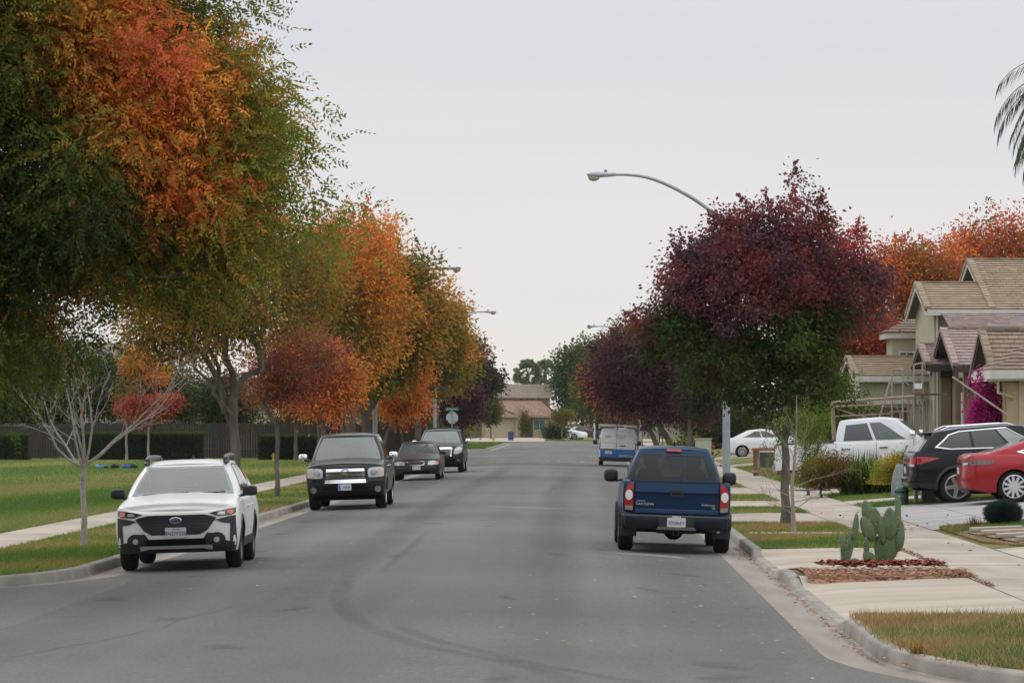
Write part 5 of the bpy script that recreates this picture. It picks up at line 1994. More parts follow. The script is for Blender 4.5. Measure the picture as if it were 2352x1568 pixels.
# ------------------------------------------------------------------ 6: white and blue van
def work_van():
    root = empty("van", label="small white and blue work van with ladder rack, seen from behind at the right curb", cat="van", group="vehicles parked along the street")
    P_ = paint("van_white", (.80, .81, .82), rough=.4)
    PB = paint("van_blue", (.03, .17, .42), rough=.35)
    L, W = 4.7, 1.83
    c = dict(root=root, paint=P_, L=L, W=W, wheels=[-1.5, 1.45], r=.32, ra=.375, df=.5, dr=.07, nf=3.6, nr=10,
             bot=[(-2.3, .22), (0, .24), (2.3, .24)], top=[(-2.35, .85), (-2.0, 1.0), (-1.2, 1.12), (-.9, 1.14), (2.35, 1.15)],
             F=[(.2, .1), (.5, 0), (1.0, .2)], B=[(.3, .02), (.6, 0), (1.15, .03)], S=[(.2, .05), (.5, .01), (.8, 0), (1.15, .03)], crown=[(-2.3, .03), (-1, .03), (0, 0)])
    sh = car_body(c)
    c['gh'] = dict(wb=.90, yb0=-1.35, yb1=2.32, dfb=.3, drb=.06, wt=.78, yt0=-.5, yt1=2.2, dft=.15, drt=.06, bulge=.02, belt=[(-1.4, 1.15), (2.4, 1.16)], roof=[(-.5, 1.78), (.2, 1.83), (2.3, 1.82)], crown=.03)
    fw, rw, sw = greenhouse(c)
    patch("windshield", [(-.9, .05), (.9, .05), (.87, .93), (-.87, .93)], fw, M_GLASS_W, root, grid=.2)
    for sd in (1, -1):
        patch("side_window", [(.05, .08), (.3, .08), (.3, .8), (.17, .8)], sw(sd), M_GLASS_S, root, off=.005, grid=.2)
        patch("blue_flank", [(-2.0, .62), (2.25, .62), (2.25, .86), (-1.9, .86)], side_map(sh, sd), PB, root, off=.004, grid=.3)
    B = front_map(sh, 1)
    patch("blue_panel", [(-.84, .42), (.84, .42), (.86, .82), (-.86, .82)], B, PB, root, off=.012, grid=.3)
    patch("rear_bumper", [(-.90, .22), (.90, .22), (.90, .42), (-.90, .42)], B, M_BLACK, root, off=.05, thick=.08, grid=.3)
    seam(c, [(.06, .50), (.06, 1.13)], B, w=.014, off=.014)
    seam(c, [(.07, .03), (.07, .95)], rw, w=.014, off=.006)
    plate(c, B, -(-.44), .66, "", sgn=1, w=.34, h=.15, off=.03)
    patch("plate_lamp_bar", rrect(.2, .75, .77, .83, .01), B, mat("dark_grey", (.06, .06, .065), .5), root, off=.03, grid=.3)
    patch("door_handle", rrect(-.37, -.10, .965, 1.01, .015), B, M_BLACK, root, off=.04, grid=.3)
    patch("sticker", rrect(-.70, -.07, .45, .56, .01), B, mat("sticker", (.25, .38, .52), .5, noise=.4, nscale=30), root, off=.018, grid=.3)
    blu = mat("van_logo_blue", (.20, .33, .48), .5); gry = mat("van_text_grey", (.35, .40, .44), .5)
    def RM(x, z):
        q = rw(x / .85, (z - 1.13) / .68, .012)
        return Matrix.Translation((x, q.y, z)) @ Matrix.Rotation(PI, 4, 'Z') @ Matrix.Rotation(PI / 2 - .15, 4, 'X')
    text("van_lettering", "ON", .17, blu, root, RM(.50, 1.42), .004)
    text("van_lettering", "SERVICES", .12, gry, root, RM(-.12, 1.47), .004)
    text("van_lettering", "HVAC", .12, gry, root, RM(-.15, 1.36), .004)
    for sg in (1, -1):
        mm_ = (lambda p: p) if sg > 0 else mirror
        patch("tail_lamp", mm_([(.85, .78), (.905, .78), (.905, 1.12), (.85, 1.12)]), B, M_REDLENS, root, off=.02)
        patch("tail_lamp", mm_([(.955, .02), (1.0, .02), (1.0, .35), (.955, .35)]), rw, M_REDLENS, root, off=.02)
    mb = MB()
    for y_ in (-.1, .9, 2.0):
        mb.tube([(-.80, y_, 1.86), (-.80, y_, 1.97), (.80, y_, 1.97), (.80, y_, 1.86)], .025, 6)
    mb.build("ladder_rack", M_WHITE, root)
    mb = MB(); mb.box(-.92, -.34, -.6, 2.28, 1.90, 2.0); mb.box(.12, .95, -.6, 2.28, 1.90, 2.02)
    mb.box(-.94, -.90, -.6, 2.28, 1.82, 1.98); mb.box(.90, .94, -.6, 2.28, 1.8, 1.98)
    mb.build("ladder", M_WHITE, root)
    c['mface'] = 1
    mirrors(c, .93, -1.0, 1.12, M_BLACK, (.11, .08, .12), .16)
    wheels(c, nsp=8, w=.2)
    place(root, 1.62, 172.5, PI)


# ------------------------------------------------------------------ 7: white crew cab pickup in a driveway
def white_pickup():
    root = empty("pickup_truck", label="white crew cab pickup truck side on in the driveway behind the green bushes", cat="pickup truck", group="vehicles in the right driveways")
    P_ = paint("white_silver", (.66, .68, .71), rough=.25)
    L, W = 5.85, 2.03
    c = dict(root=root, paint=P_, L=L, W=W, wheels=[-1.95, 1.70], r=.41, ra=.48, df=.35, dr=.1, nf=5, nr=8,
             bot=[(-2.9, .45), (0, .50), (2.9, .55)], top=[(-2.9, 1.10), (-2.5, 1.2), (-1.6, 1.26), (-.6, 1.28), (2.9, 1.33)],
             F=[(.3, .1), (.6, 0), (1.2, .1)], B=[(.5, .02), (.9, 0), (1.3, .03)], S=[(.4, .07), (.6, .02), (.95, 0), (1.1, .01), (1.2, .03), (1.33, .05)],
             crown=[(-2.9, .03), (-1.3, .06), (-.5, 0)], bed=(1.2, 2.8))
    sh = car_body(c)
    c['gh'] = dict(wb=.94, yb0=-1.50, yb1=1.10, dfb=.25, drb=.05, wt=.74, yt0=-.72, yt1=.98, dft=.12, drt=.08, bulge=.03, belt=[(-1.5, 1.27), (1.2, 1.30)], roof=[(-.72, 1.87), (-.2, 1.93), (1, 1.90)], crown=.04)
    fw, rw, sw = greenhouse(c)
    patch("windshield", [(-.9, .05), (.9, .05), (.88, .93), (-.88, .93)], fw, M_GLASS_W, root, grid=.2)
    for sd in (1, -1):
        f = sw(sd)
        patch("side_window", [(.10, .08), (.49, .08), (.49, .84), (.29, .84), (.20, .6)], f, mat('glass_mid', (.05, .065, .07), .06, ior=1.7, spec=.6, noise=.2), root, off=.006, grid=.15)
        patch("side_window", [(.53, .08), (.92, .08), (.91, .80), (.53, .84)], f, M_GLASS_S, root, off=.006, grid=.15)
        g = side_map(sh, sd)
        for yy in (-1.2, -.10, 1.08): seam(c, [(yy, .55), (yy, 1.26)], g, w=.012)
        for yy in (-.32, .78): patch("door_handle", rrect(yy - .12, yy + .12, 1.06, 1.10, .012), g, M_CHROME, root, off=.04, grid=.3)
        patch("bed_rail", [(1.14, 1.28), (2.85, 1.30), (2.85, 1.335), (1.14, 1.325)], g, M_BLACK, root, off=.006, grid=.3)
    B = front_map(sh, 1)
    for sg in (1, -1):
        mm_ = (lambda p: p) if sg > 0 else mirror
        patch("tail_lamp", mm_([(.88, .90), (.99, .90), (.99, 1.28), (.88, 1.28)]), B, M_REDLENS, root, off=.02)
    patch("rear_bumper", [(-.98, .5), (.98, .5), (.98, .70), (-.98, .70)], B, M_CHROME, root, off=.1, thick=.14, grid=.4)
    F = front_map(sh)
    patch("grille", [(-.6, .7), (.6, .7), (.6, 1.1), (-.6, 1.1)], F, M_CHROME, root, off=.01, grid=.3)
    mirrors(c, .97, -1.2, 1.42, M_CHROME, (.12, .09, .11), .18)
    arch_trim(c, sh, .04, P_)
    wheels(c, nsp=6, w=.27)
    place(root, 8.95, 106.0, PI / 2 - .20, z=.20, roll=-.05)
    root.scale = (1.03, 1.03, 1.03)


def white_sedan():
    root = empty("sedan_car", label="white sedan in a driveway seen between the lamp post and the purple green tree", cat="car", group="vehicles in the right driveways")
    P_ = paint("sedan_white", (.70, .71, .73), rough=.25)
    c = dict(root=root, paint=P_, L=4.87, W=1.85, wheels=[-1.45, 1.40], r=.335, ra=.385, df=.45, dr=.35, nf=3.6, nr=4,
             bot=[(-2.4, .24), (0, .22), (2.4, .3)], top=[(-2.43, .75), (-2.1, .82), (-1.1, .98), (0, 1.0), (1.6, 1.06), (2.3, 1.08), (2.43, 1.0)],
             F=[(.2, .08), (.5, 0), (.9, .15)], B=[(.2, .1), (.5, 0), (1, .05)], S=[(.2, .06), (.5, 0), (.8, .01), (1, .06)], crown=[(-2.4, .02), (-1, .05), (1.8, .03)])
    sh = car_body(c)
    c['gh'] = dict(wb=.84, yb0=-1.15, yb1=2.0, dfb=.28, drb=.25, wt=.60, yt0=-.25, yt1=1.05, dft=.15, drt=.15, bulge=.03, belt=[(-1.2, .98), (2.1, 1.07)], roof=[(-.3, 1.43), (.3, 1.475), (1.1, 1.44)], crown=.03)
    fw, rw, sw = greenhouse(c)
    patch("windshield", [(-.9, .05), (.9, .05), (.87, .93), (-.87, .93)], fw, M_GLASS_W, root, grid=.2)
    patch("rear_window", [(-.85, .1), (.85, .1), (.8, .9), (-.8, .9)], rw, M_GLASS_S, root, grid=.2)
    for sd in (1, -1):
        f = sw(sd)
        for w_ in ([(.05, .12), (.42, .14), (.46, .88), (.2, .84)], [(.45, .14), (.88, .2), (.74, .84), (.49, .88)]): patch("side_window", w_, f, M_GLASS_S, root, off=.005, grid=.15)
    B = front_map(sh, 1)
    for sg in (1, -1):
        mm_ = (lambda p: p) if sg > 0 else mirror
        patch("tail_lamp", mm_([(.55, .82), (.88, .82), (.88, .95), (.6, .95)]), B, M_REDLENS, root, off=.012)
    mirrors(c, .84, -.8, 1.05, P_, (.1, .06, .07), .12)
    wheels(c, nsp=10, w=.2)
    place(root, 10.0, 190.0, PI / 2, z=.17, roll=-.05)


def black_suv():
    root = empty("suv", label="black SUV with chrome window line in the driveway behind the red car", cat="SUV", group="vehicles in the right driveways")
    P_ = paint("suv_black", (.006, .0065, .008), rough=.2)
    L, W = 4.87, 1.93
    c = dict(root=root, paint=P_, L=L, W=W, wheels=[-1.45, 1.34], r=.38, ra=.44, df=.45, dr=.40, nf=3.6, nr=4.5,
             bot=[(-2.4, .30), (0, .30), (1.9, .36), (2.43, .45)], top=[(-2.43, .95), (-2.1, 1.05), (-1.2, 1.15), (0, 1.17), (2.2, 1.22), (2.43, 1.18)],
             F=[(.2, .08), (.5, 0), (1, .15)], B=[(.3, .10), (.45, .0), (.62, -.02), (.64, .04), (.95, .06), (1.05, .08), (1.22, .15)], S=[(.3, .05), (.5, .0), (.8, .0), (1.0, .02), (1.2, .06)], crown=[(-2.4, .02), (-1, .05), (1, .0)])
    sh = car_body(c)
    c['gh'] = dict(wb=.90, yb0=-1.15, yb1=2.20, dfb=.28, drb=.22, wt=.70, yt0=-.30, yt1=1.78, dft=.15, drt=.10, bulge=.035, belt=[(-1.2, 1.17), (2.3, 1.21)],
                   roof=[(-.3, 1.66), (.2, 1.70), (1.2, 1.68), (1.8, 1.62)], crown=.03)
    fw, rw, sw = greenhouse(c)
    patch("windshield", [(-.9, .05), (.9, .05), (.87, .93), (-.87, .93)], fw, M_GLASS_W, root, grid=.2)
    patch("rear_window", [(-.88, .08), (.88, .08), (.82, .84), (-.82, .84)], rw, mat("rear_glass_dusty", (.13, .11, .10), .25, ior=1.6, coat=.3, noise=.3), root, off=.008, grid=.2)
    mb = MB(); mb.box(-.66, .66, 1.68, 2.02, 1.58, 1.63)
    bevel(mb.build("spoiler", P_, root), .015)
    for sd in (1, -1):
        f = sw(sd)
        patch("chrome_window_line", [(.03, .04), (.82, .10), (.955, .24), (.86, .80), (.74, .90), (.18, .93)], f, M_CHROME, root, off=.004, grid=.12)
        patch("window_inner", [(.05, .085), (.81, .15), (.93, .27), (.845, .765), (.73, .865), (.185, .89)], f, M_BLACK, root, off=.008, grid=.12)
        patch("side_window", [(.06, .10), (.30, .12), (.31, .86), (.2, .86)], f, M_GLASS_W, root, off=.011, grid=.15)
        patch("side_window", [(.33, .12), (.61, .14), (.60, .86), (.335, .86)], f, M_GLASS_S, root, off=.011, grid=.15)
        patch("side_window", [(.635, .15), (.80, .165), (.915, .28), (.835, .75), (.72, .85), (.63, .86)], f, M_GLASS_S, root, off=.011, grid=.15)
        g = side_map(sh, sd)
        patch("sill_cladding", [(1.80, .34), (2.3, .42), (2.3, .50), (1.80, .47)], g, M_BLACK, root, off=.01, grid=.2)
        seam(c, [(.92, 1.15), (.88, .85)], g); seam(c, [(-.05, .4), (-.05, 1.15)], g)
        patch("tail_lamp_side", [(1.66, 1.04), (2.18, .92), (2.30, .93), (2.32, 1.08), (2.2, 1.10)], g, M_REDLENS, root, off=.012, grid=.15)
        mb = MB(); X = sd * .64
        mb.tube([(X, -.05, 1.69), (X, .1, 1.745), (X, 1.4, 1.735), (X, 1.6, 1.66)], .018, 8)
        mb.build("roof_rail", M_CHROME, root)
    B = front_map(sh, 1)
    for sg in (1, -1):
        mm_ = (lambda p: p) if sg > 0 else mirror
        lamp = patch("tail_lamp", mm_([(.50, .93), (.93, .90), (.95, 1.09), (.55, 1.06)]), B, M_REDLENS, root, off=.014)
        patch("reversing_lens", mm_([(.52, .905), (.92, .875), (.92, .93), (.55, .95)]), B, M_CLEARLENS, lamp, off=.018)
    patch("rear_bumper", [(-.92, .40), (.92, .40), (.92, .60), (.6, .63), (-.6, .63), (-.92, .60)], B, M_BLACK, root, off=.015, grid=.3)
    patch("chrome_strip", [(-.55, .62), (.55, .62), (.55, .645), (-.55, .645)], B, M_CHROME, root, off=.03, grid=.3)
    patch("chrome_strip", [(-.5, .94), (.5, .94), (.5, .98), (-.5, .98)], B, M_CHROME, root, off=.02, grid=.3)
    plate(c, B, 0, .80, "", sgn=1, off=.02)
    mirrors(c, .90, -.8, 1.2, P_, (.12, .08, .09), .14)
    arch_trim(c, sh, .05, M_BLACK)
    wheels(c, nsp=5, w=.25, rim_r=.27)
    place(root, 10.3, 84.2, PI / 2 + .01, z=.24, roll=-.055)
    root.scale = (1.05,) * 3


def red_sedan():
    root = empty("sedan_car", label="red fastback sedan with silver multi spoke wheels, cut off by the photo's edge", cat="car", group="vehicles in the right driveways")
    P_ = paint("red", (.33, .012, .018), metal=.25, rough=.22)
    L, W = 4.98, 1.96
    c = dict(root=root, paint=P_, L=L, W=W, wheels=[-1.60, 1.36], r=.352, ra=.40, df=.55, dr=.55, nf=3.2, nr=3.6,
             bot=[(-2.4, .22), (0, .20), (1.9, .24), (2.45, .34)], top=[(-2.49, .66), (-2.2, .76), (-1.2, .93), (0, .95), (1.3, 1.06), (2.0, 1.10), (2.35, 1.10), (2.49, 1.04)],
             F=[(.2, .08), (.5, 0), (.8, .15)], B=[(.2, .14), (.35, .04), (.5, .0), (.7, .02), (.9, .05), (1.05, .04), (1.12, .03)], S=[(.2, .06), (.4, .01), (.6, 0), (.85, .01), (1.0, .06), (1.1, .10)],
             crown=[(-2.4, .02), (-1, .05), (1.2, .03), (2.3, .02)])
    sh = car_body(c)
    c['gh'] = dict(wb=.86, yb0=-1.35, yb1=2.12, dfb=.3, drb=.35, wt=.60, yt0=-.45, yt1=.75, dft=.15, drt=.2, bulge=.04, belt=[(-1.4, .94), (1.3, 1.05), (2.2, 1.10)],
                   roof=[(-.5, 1.40), (.1, 1.445), (.8, 1.41)], crown=.035)
    fw, rw, sw = greenhouse(c)
    patch("windshield", [(-.9, .05), (.9, .05), (.87, .93), (-.87, .93)], fw, M_GLASS_W, root, grid=.2)
    patch("rear_window", [(-.86, .22), (.86, .22), (.84, .98), (-.84, .98)], rw, mat("rear_glass_grey", (.11, .115, .125), .12, ior=1.8, coat=.4, noise=.15), root, off=.006, grid=.15)
    for sd in (1, -1):
        f = sw(sd)
        patch("chrome_window_line", [(.04, .06), (.78, .10), (.90, .22), (.74, .74), (.58, .90), (.22, .90)], f, M_CHROME, root, off=.004, grid=.12)
        patch("side_window", [(.07, .12), (.43, .14), (.44, .83), (.24, .83)], f, M_GLASS_S, root, off=.010, grid=.15)
        patch("side_window", [(.455, .14), (.77, .17), (.86, .24), (.72, .68), (.57, .83), (.46, .83)], f, M_GLASS_S, root, off=.010, grid=.15)
        g = side_map(sh, sd)
        seam(c, [(1.25, .75), (1.0, .95), (.95, 1.0)], g); seam(c, [(.1, .3), (.05, .95)], g)
        patch("tail_lamp_side", [(1.72, .93), (1.85, .87), (2.42, .86), (2.42, .97), (2.1, .985)], g, mat("lamp_grey_red", (.10, .055, .055), .15, coat=.8, noise=.4, nscale=14), root, off=.01, grid=.12)
    B = front_map(sh, 1)
    patch("chrome_strip", [(-.62, .885), (.62, .885), (.62, .92), (-.62, .92)], B, M_CHROME, root, off=.02, grid=.2)
    for sg in (1, -1):
        mm_ = (lambda p: p) if sg > 0 else mirror
        patch("tail_lamp", mm_([(.45, .85), (.90, .87), (.93, .97), (.5, .95)]), B, mat("lamp_grey_red", (.10, .055, .055), .15, coat=.8), root, off=.012)
        patch("reversing_lens", mm_([(.60, .87), (.82, .88), (.82, .93), (.62, .92)]), B, M_CLEARLENS, root, off=.018)
    patch("rear_diffuser", [(-.7, .24), (.7, .24), (.78, .36), (-.78, .36)], B, M_BLACK, root, off=.008, grid=.2)
    plate(c, B, 0, .74, "", sgn=1, off=.02)
    mirrors(c, .86, -.95, 1.0, P_, (.1, .06, .07), .12)
    wheels(c, 'turbine', nsp=11, w=.24, rim_r=.262, rim_m=mat("alloy_bright", (.66, .67, .69), .3, metal=.6, noise=.05))
    place(root, 11.25, 80.9, PI / 2 + .01, z=.33, roll=-.05)
    root.scale = (1.03,) * 3


def far_car(label, name, col, x, y, yaw, suv=False):
    root = empty(name, label=label, cat="car", group="cars on the far driveway")
    P_ = paint(name + str(int(x * 10) + 500), col)
    c = dict(root=root, paint=P_, L=4.6, W=1.8, wheels=[-1.4, 1.35], r=.33, ra=.385, df=.45, dr=.35, nf=3.6, nr=4, bot=[(-2.4, .24), (2.4, .3)],
             top=[(-2.3, .75), (-1.9, .85), (-1.0, .98), (1.6, 1.04), (2.2, 1.04), (2.3, .95)], F=[(.2, .08), (.5, 0), (.9, .15)], B=[(.2, .1), (.5, 0), (1, .05)], S=[(.2, .06), (.5, 0), (1, .06)], crown=[(-2.3, .02), (-1, .05), (1.8, .03)])
    car_body(c)
    c['gh'] = dict(wb=.80, yb0=-1.1, yb1=1.9, dfb=.28, drb=.25, wt=.58, yt0=-.2, yt1=1.1, dft=.15, drt=.15, bulge=.03, belt=[(-1.2, .98), (2.1, 1.05)], roof=[(-.3, 1.43), (.3, 1.46), (1.2, 1.42)], crown=.03)
    fw, rw, sw = greenhouse(c)
    for sd in (1, -1):
        patch("side_window", [(.06, .12), (.88, .18), (.72, .86), (.2, .86)], sw(sd), M_GLASS_S, root, off=.005, grid=.3)
    patch("windshield", [(-.9, .05), (.9, .05), (.87, .93), (-.87, .93)], fw, M_GLASS_W, root, grid=.3)
    patch("rear_window", [(-.9, .05), (.9, .05), (.87, .93), (-.87, .93)], rw, M_GLASS_S, root, grid=.3)
    wheels(c, nsp=8, w=.2)
    place(root, x, y, yaw, z=.02, side=False)


white_wagon()
black_truck('pickup')
dark_sedan()
black_truck('suv')
blue_pickup()
work_van()
white_pickup()
white_sedan()
black_suv()
red_sedan()
far_car("small white car at the end of the street in front of the dark car", "compact_car", (.7, .7, .72), -1.9, 380, PI * .35)
far_car("dark red and black car beside the small white car at the street's end", "compact_car", (.06, .03, .035), .2, 384, PI * .62)

# ================================================================== STREET FURNITURE
def lamp_post(x, y, dirx, label, group="cobra head street lamps", sign=False):
    root = empty("street_lamp", (x, y, 0), 0, label, "street lamp", group)
    mb = MB()
    mb.tube([(0, 0, 0), (0, 0, 2), (0, 0, 5), (0, 0, 6.9)], [.098, .092, .080, .065], 12)
    mb.build("pole", M_GALV, root, smooth=True, angle=60)
    mb = MB(); mb.lathe([(.001, .06), (.16, .06), (.16, .0)], 16); mb.build("base_plate", M_GALV, root)
    mb = MB()
    pts = [(0, 0, 6.75), (dirx * .25, 0, 7.02), (dirx * .8, 0, 7.42), (dirx * 1.4, 0, 7.74), (dirx * 1.9, 0, 7.92), (dirx * 2.35, 0, 7.98), (dirx * 2.65, 0, 7.98)]
    P = smooth3(pts, 5)
    mb.tube(P, [lerp(.052, .03, i / (len(P) - 1)) for i in range(len(P))], 10)
    mb.build("arm", M_GALV, root, smooth=True, angle=60)
    hx = dirx * 2.95
    hm = mat("lamp_head_grey", (.42, .46, .48), .45, noise=.1, nscale=5)
    mb = MB()
    secs = [(-.33, .045, .05, .03), (-.30, .06, .055, .045), (-.1, .075, .06, .06), (.1, .14, .075, .075), (.25, .15, .07, .08), (.34, .10, .05, .05), (.37, .03, .02, .01)]
    rows = []
    for t, hw, up, dn in secs:
        rows.append([(hx + dirx * t, hw * math.cos(a), 7.985 + (up if math.sin(a) > 0 else dn) * math.sin(a)) for a in [2 * PI * k / 16 for k in range(16)]])
    mb.add([v for r in rows for v in r], [(i * 16 + k, i * 16 + (k + 1) % 16, (i + 1) * 16 + (k + 1) % 16, (i + 1) * 16 + k) for i in range(len(rows) - 1) for k in range(16)] + [tuple(range(16)), tuple(range((len(rows) - 1) * 16, len(rows) * 16))])
    hd = mb.build("lamp_head", hm, root, smooth=True, angle=50)
    mb = MB(); mb.ell((hx + dirx * .2, 0, 7.925), (.14, .12, .10), 18, 10)
    mb.build("lens", mat("lamp_refractor", (.46, .42, .36), .2, coat=.4, noise=.3, nscale=40), hd, smooth=True)
    mb = MB(); mb.lathe([(.035, 8.03), (.035, 8.10), (.001, 8.105)], 10, 'z', Matrix.Translation((hx - dirx * .08, 0, 0)))
    mb.build("photocell", mat("photocell", (.2, .21, .23), .5), hd)
    if sign:
        mb = MB(); mb.box(-.13, .08, -.105, -.10, .95, 1.55)
        mb.build("paper_notice", M_WHITE, root)
        mb = MB()
        mb.lathe([(.094, 1.56), (.10, 1.585), (.094, 1.61)], 14)
        mb.build("strap", M_BLACK, root)
    return root


def smooth3(pts, n=4):
    out = []
    P = [Vector(p) for p in pts]
    for i in range(len(P) - 1):
        p0, p1, p2, p3 = P[max(0, i - 1)], P[i], P[i + 1], P[min(len(P) - 1, i + 2)]
        for k in range(n):
            t = k / n
            out.append(.5 * ((2 * p1) + (-p0 + p2) * t + (2 * p0 - 5 * p1 + 4 * p2 - p3) * t * t + (-p0 + 3 * p1 - 3 * p2 + p3) * t ** 3))
    out.append(P[-1])
    return out


lamp_post(3.39, 83, -1, "grey street lamp standing beside the purple green tree, behind the blue pickup")
lamp_post(3.5, 217, -1, "far street lamp whose head pokes out of the red and purple trees on the right")
lamp_post(-8.04, 134, 1, "street lamp at the left curb with a white notice strapped to its pole", sign=True)
lamp_post(-8.04, 188, 1, "street lamp on the left beyond the black SUV, its head clear of the orange trees")
lamp_post(1.08 + 2.4, 366, -1, "plain grey pole at the far end of the street") if False else None
mb = MB(); mb.tube([(0, 0, 0), (0, 0, 2.9)], .10, 10)
o = mb.build("utility_pole", mat("pole_pale", (.50, .51, .52), .6, noise=.1), smooth=True, angle=60); o.location = (1.1, 366, 0)
tag(o, "short plain grey pole on the lawn at the far end of the street", "pole")


def stop_sign(x, y, label, street=False, s=1.0):
    root = empty("stop_sign", (x, y, 0), 0, label, "stop sign", "stop signs seen from behind")
    mb = MB(); mb.tube([(0, 0, 0), (0, 0, 2.95 if street else 2.7)], .03, 8); mb.build("post", M_GALV, root, smooth=True)
    R_ = .405
    poly = [(R_ * math.cos(PI / 8 + k * PI / 4), 2.3 + R_ * math.sin(PI / 8 + k * PI / 4)) for k in range(8)]
    mb = MB(); mb.prism(poly, lambda u, v: Vector((u, .035, v)), lambda u, v: Vector((u, .04, v)))
    sp = mb.build("sign_plate", mat("sign_back", (.44, .45, .48), .45, metal=.2, noise=.08), root)
    mb = MB(); mb.prism([(u * .985, (v - 2.3) * .985 + 2.3) for u, v in poly], lambda u, v: Vector((u, .0405, v)), lambda u, v: Vector((u, .044, v)))
    mb.build("red_face", mat("sign_red", (.45, .02, .03), .4), sp)
    text("sign_lettering", "STOP", .30, M_WHITE, sp, Matrix.Translation((0, .046, 2.3)) @ Matrix.Rotation(PI, 4, 'Z') @ Matrix.Rotation(PI / 2, 4, 'X'))
    if street:
        gm = mat("sign_green", (.01, .17, .11), .4)
        mb = MB(); mb.box(-.43, .43, -.012, -.006, 2.76, 2.96)
        sn = mb.build("street_name_sign", gm, root)
        text("street_name", "El Rancho Ct", .15, mat("sign_pale", (.5, .62, .58), .5), sn, Matrix.Translation((0, -.014, 2.855)) @ Matrix.Rotation(PI / 2, 4, 'X') @ Matrix.Diagonal((.85, 1, 1, 1)))
    return root


stop_sign(-8.4, 222, "back of a grey octagonal stop sign under a green street name sign", street=True)
stop_sign(-10.9, 420, "small far octagonal sign seen from behind in front of the cream garage")


def hydrant(x, y, s, label):
    root = empty("fire_hydrant", (x, y, 0), 0, label, "fire hydrant", "yellow fire hydrants")
    ym = mat("hydrant_yellow", (.50, .40, .10), .55, noise=.15)
    mb = MB()
    mb.lathe([(.0, 0), (.14, 0), (.14, .04), (.095, .06), (.09, .48), (.115, .50), (.115, .54), (.09, .62), (.05, .68), (.03, .72), (.0, .72)], 18)
    mb.build("barrel", ym, root, smooth=True, angle=40)
    for M_ in (Matrix.Rotation(PI / 2, 4, 'Y'), Matrix.Rotation(-PI / 2, 4, 'Y'), Matrix.Rotation(PI / 2, 4, 'X')):
        mb = MB(); mb.lathe([(.055, .08), (.055, .15), (.07, .15), (.07, .19), (.0, .2)], 12, 'z', Matrix.Translation((0, 0, .42)) @ M_)
        mb.build("outlet", ym, root, smooth=True, angle=40)
    root.scale = (s, s, s)


hydrant(-16.6, 186, .55, "small yellow fire hydrant by the hedge at the edge of the park lawn")
hydrant(-8.7, 335, .95, "yellow fire hydrant on the green corner beside the blue bin")


def box_obj(name, x, y, z, dims, m, label, cat, group=None, bw=.02, rz=0):
    mb = MB(); mb.box(-dims[0] / 2, dims[0] / 2, -dims[1] / 2, dims[1] / 2, 0, dims[2])
    root = empty(name, (x, y, z), rz, label, cat, group)
    o = mb.build("body", m, root); bevel(o, bw)
    return root


r = box_obj("utility_cabinet", 4.28, 125, 0, (.56, .5, 1.45), mat("cabinet_green", (.42, .44, .33), .6, noise=.1, nscale=3), "pale green utility cabinet behind the blue pickup's roof", "utility cabinet")
mb = MB(); mb.box(-.31, .31, -.28, .28, 1.45, 1.49); mb.build("lid", MATS["cabinet_green"], r)
mb = MB(); mb.box(-.25, .25, -.256, -.251, .12, 1.35); mb.build("door", MATS["cabinet_green"], r)
mb = MB(); mb.box(.18, .21, -.275, -.25, .7, .82); mb.build("handle", M_BLACK, r)
# blue recycling bin
r = box_obj("wheelie_bin", -7.8, 372, 0, (.58, .6, .85), mat("bin_blue", (.025, .035, .16), .5, noise=.15), "dark blue wheeled bin standing by the cream garage at the street's end", "bin")
mb = MB(); mb.box(-.32, .32, -.34, .32, .85, .93); mb.build("lid", MATS["bin_blue"], r)
mb = MB(); mb.lathe([(.0, -.3), (.1, -.3), (.1, .3), (0, .3)], 12, 'x', Matrix.Translation((0, .28, .1))); mb.build("wheels_axle", M_BLACK, r)
# green drum, bollard and grey bin beside the driveway
r = empty("utility_drum", (7.72, 84.9, gz(7.72)), 0, "green cylindrical utility pedestal under the tail of the black SUV", "utility pedestal")
gm = mat("pedestal_green", (.06, .14, .095), .55, noise=.15, nscale=5)
mb = MB(); mb.lathe([(.0, 0), (.17, 0), (.17, .36), (.16, .40), (.11, .44), (0, .45)], 22); mb.build("body", gm, r, smooth=True, angle=40)
mb = MB(); mb.lathe([(.175, .30), (.178, .32), (.175, .34)], 22); mb.build("band", M_BLACK, r)
r = empty("bollard", (8.10, 85.2, gz(8.1)), 0, "short pale post between the green pedestal and the grey box", "bollard")
mb = MB(); mb.lathe([(0, 0), (.055, 0), (.055, .36), (.04, .42), (0, .44)], 14); mb.build("post", mat("pale_post", (.42, .42, .38), .6, noise=.1), r, smooth=True, angle=40)
mb = MB(); mb.lathe([(.057, .28), (.059, .3), (.057, .32)], 14); mb.build("band", M_GALV, r)
r = box_obj("meter_box", 8.42, 85.4, gz(8.42), (.36, .3, .34), mat("box_grey", (.13, .14, .15), .6, noise=.15), "low grey utility box behind the black SUV's rear wheel", "utility box")
mb = MB(); mb.box(-.2, .2, -.17, .17, .34, .37); mb.build("lid", MATS["box_grey"], r)
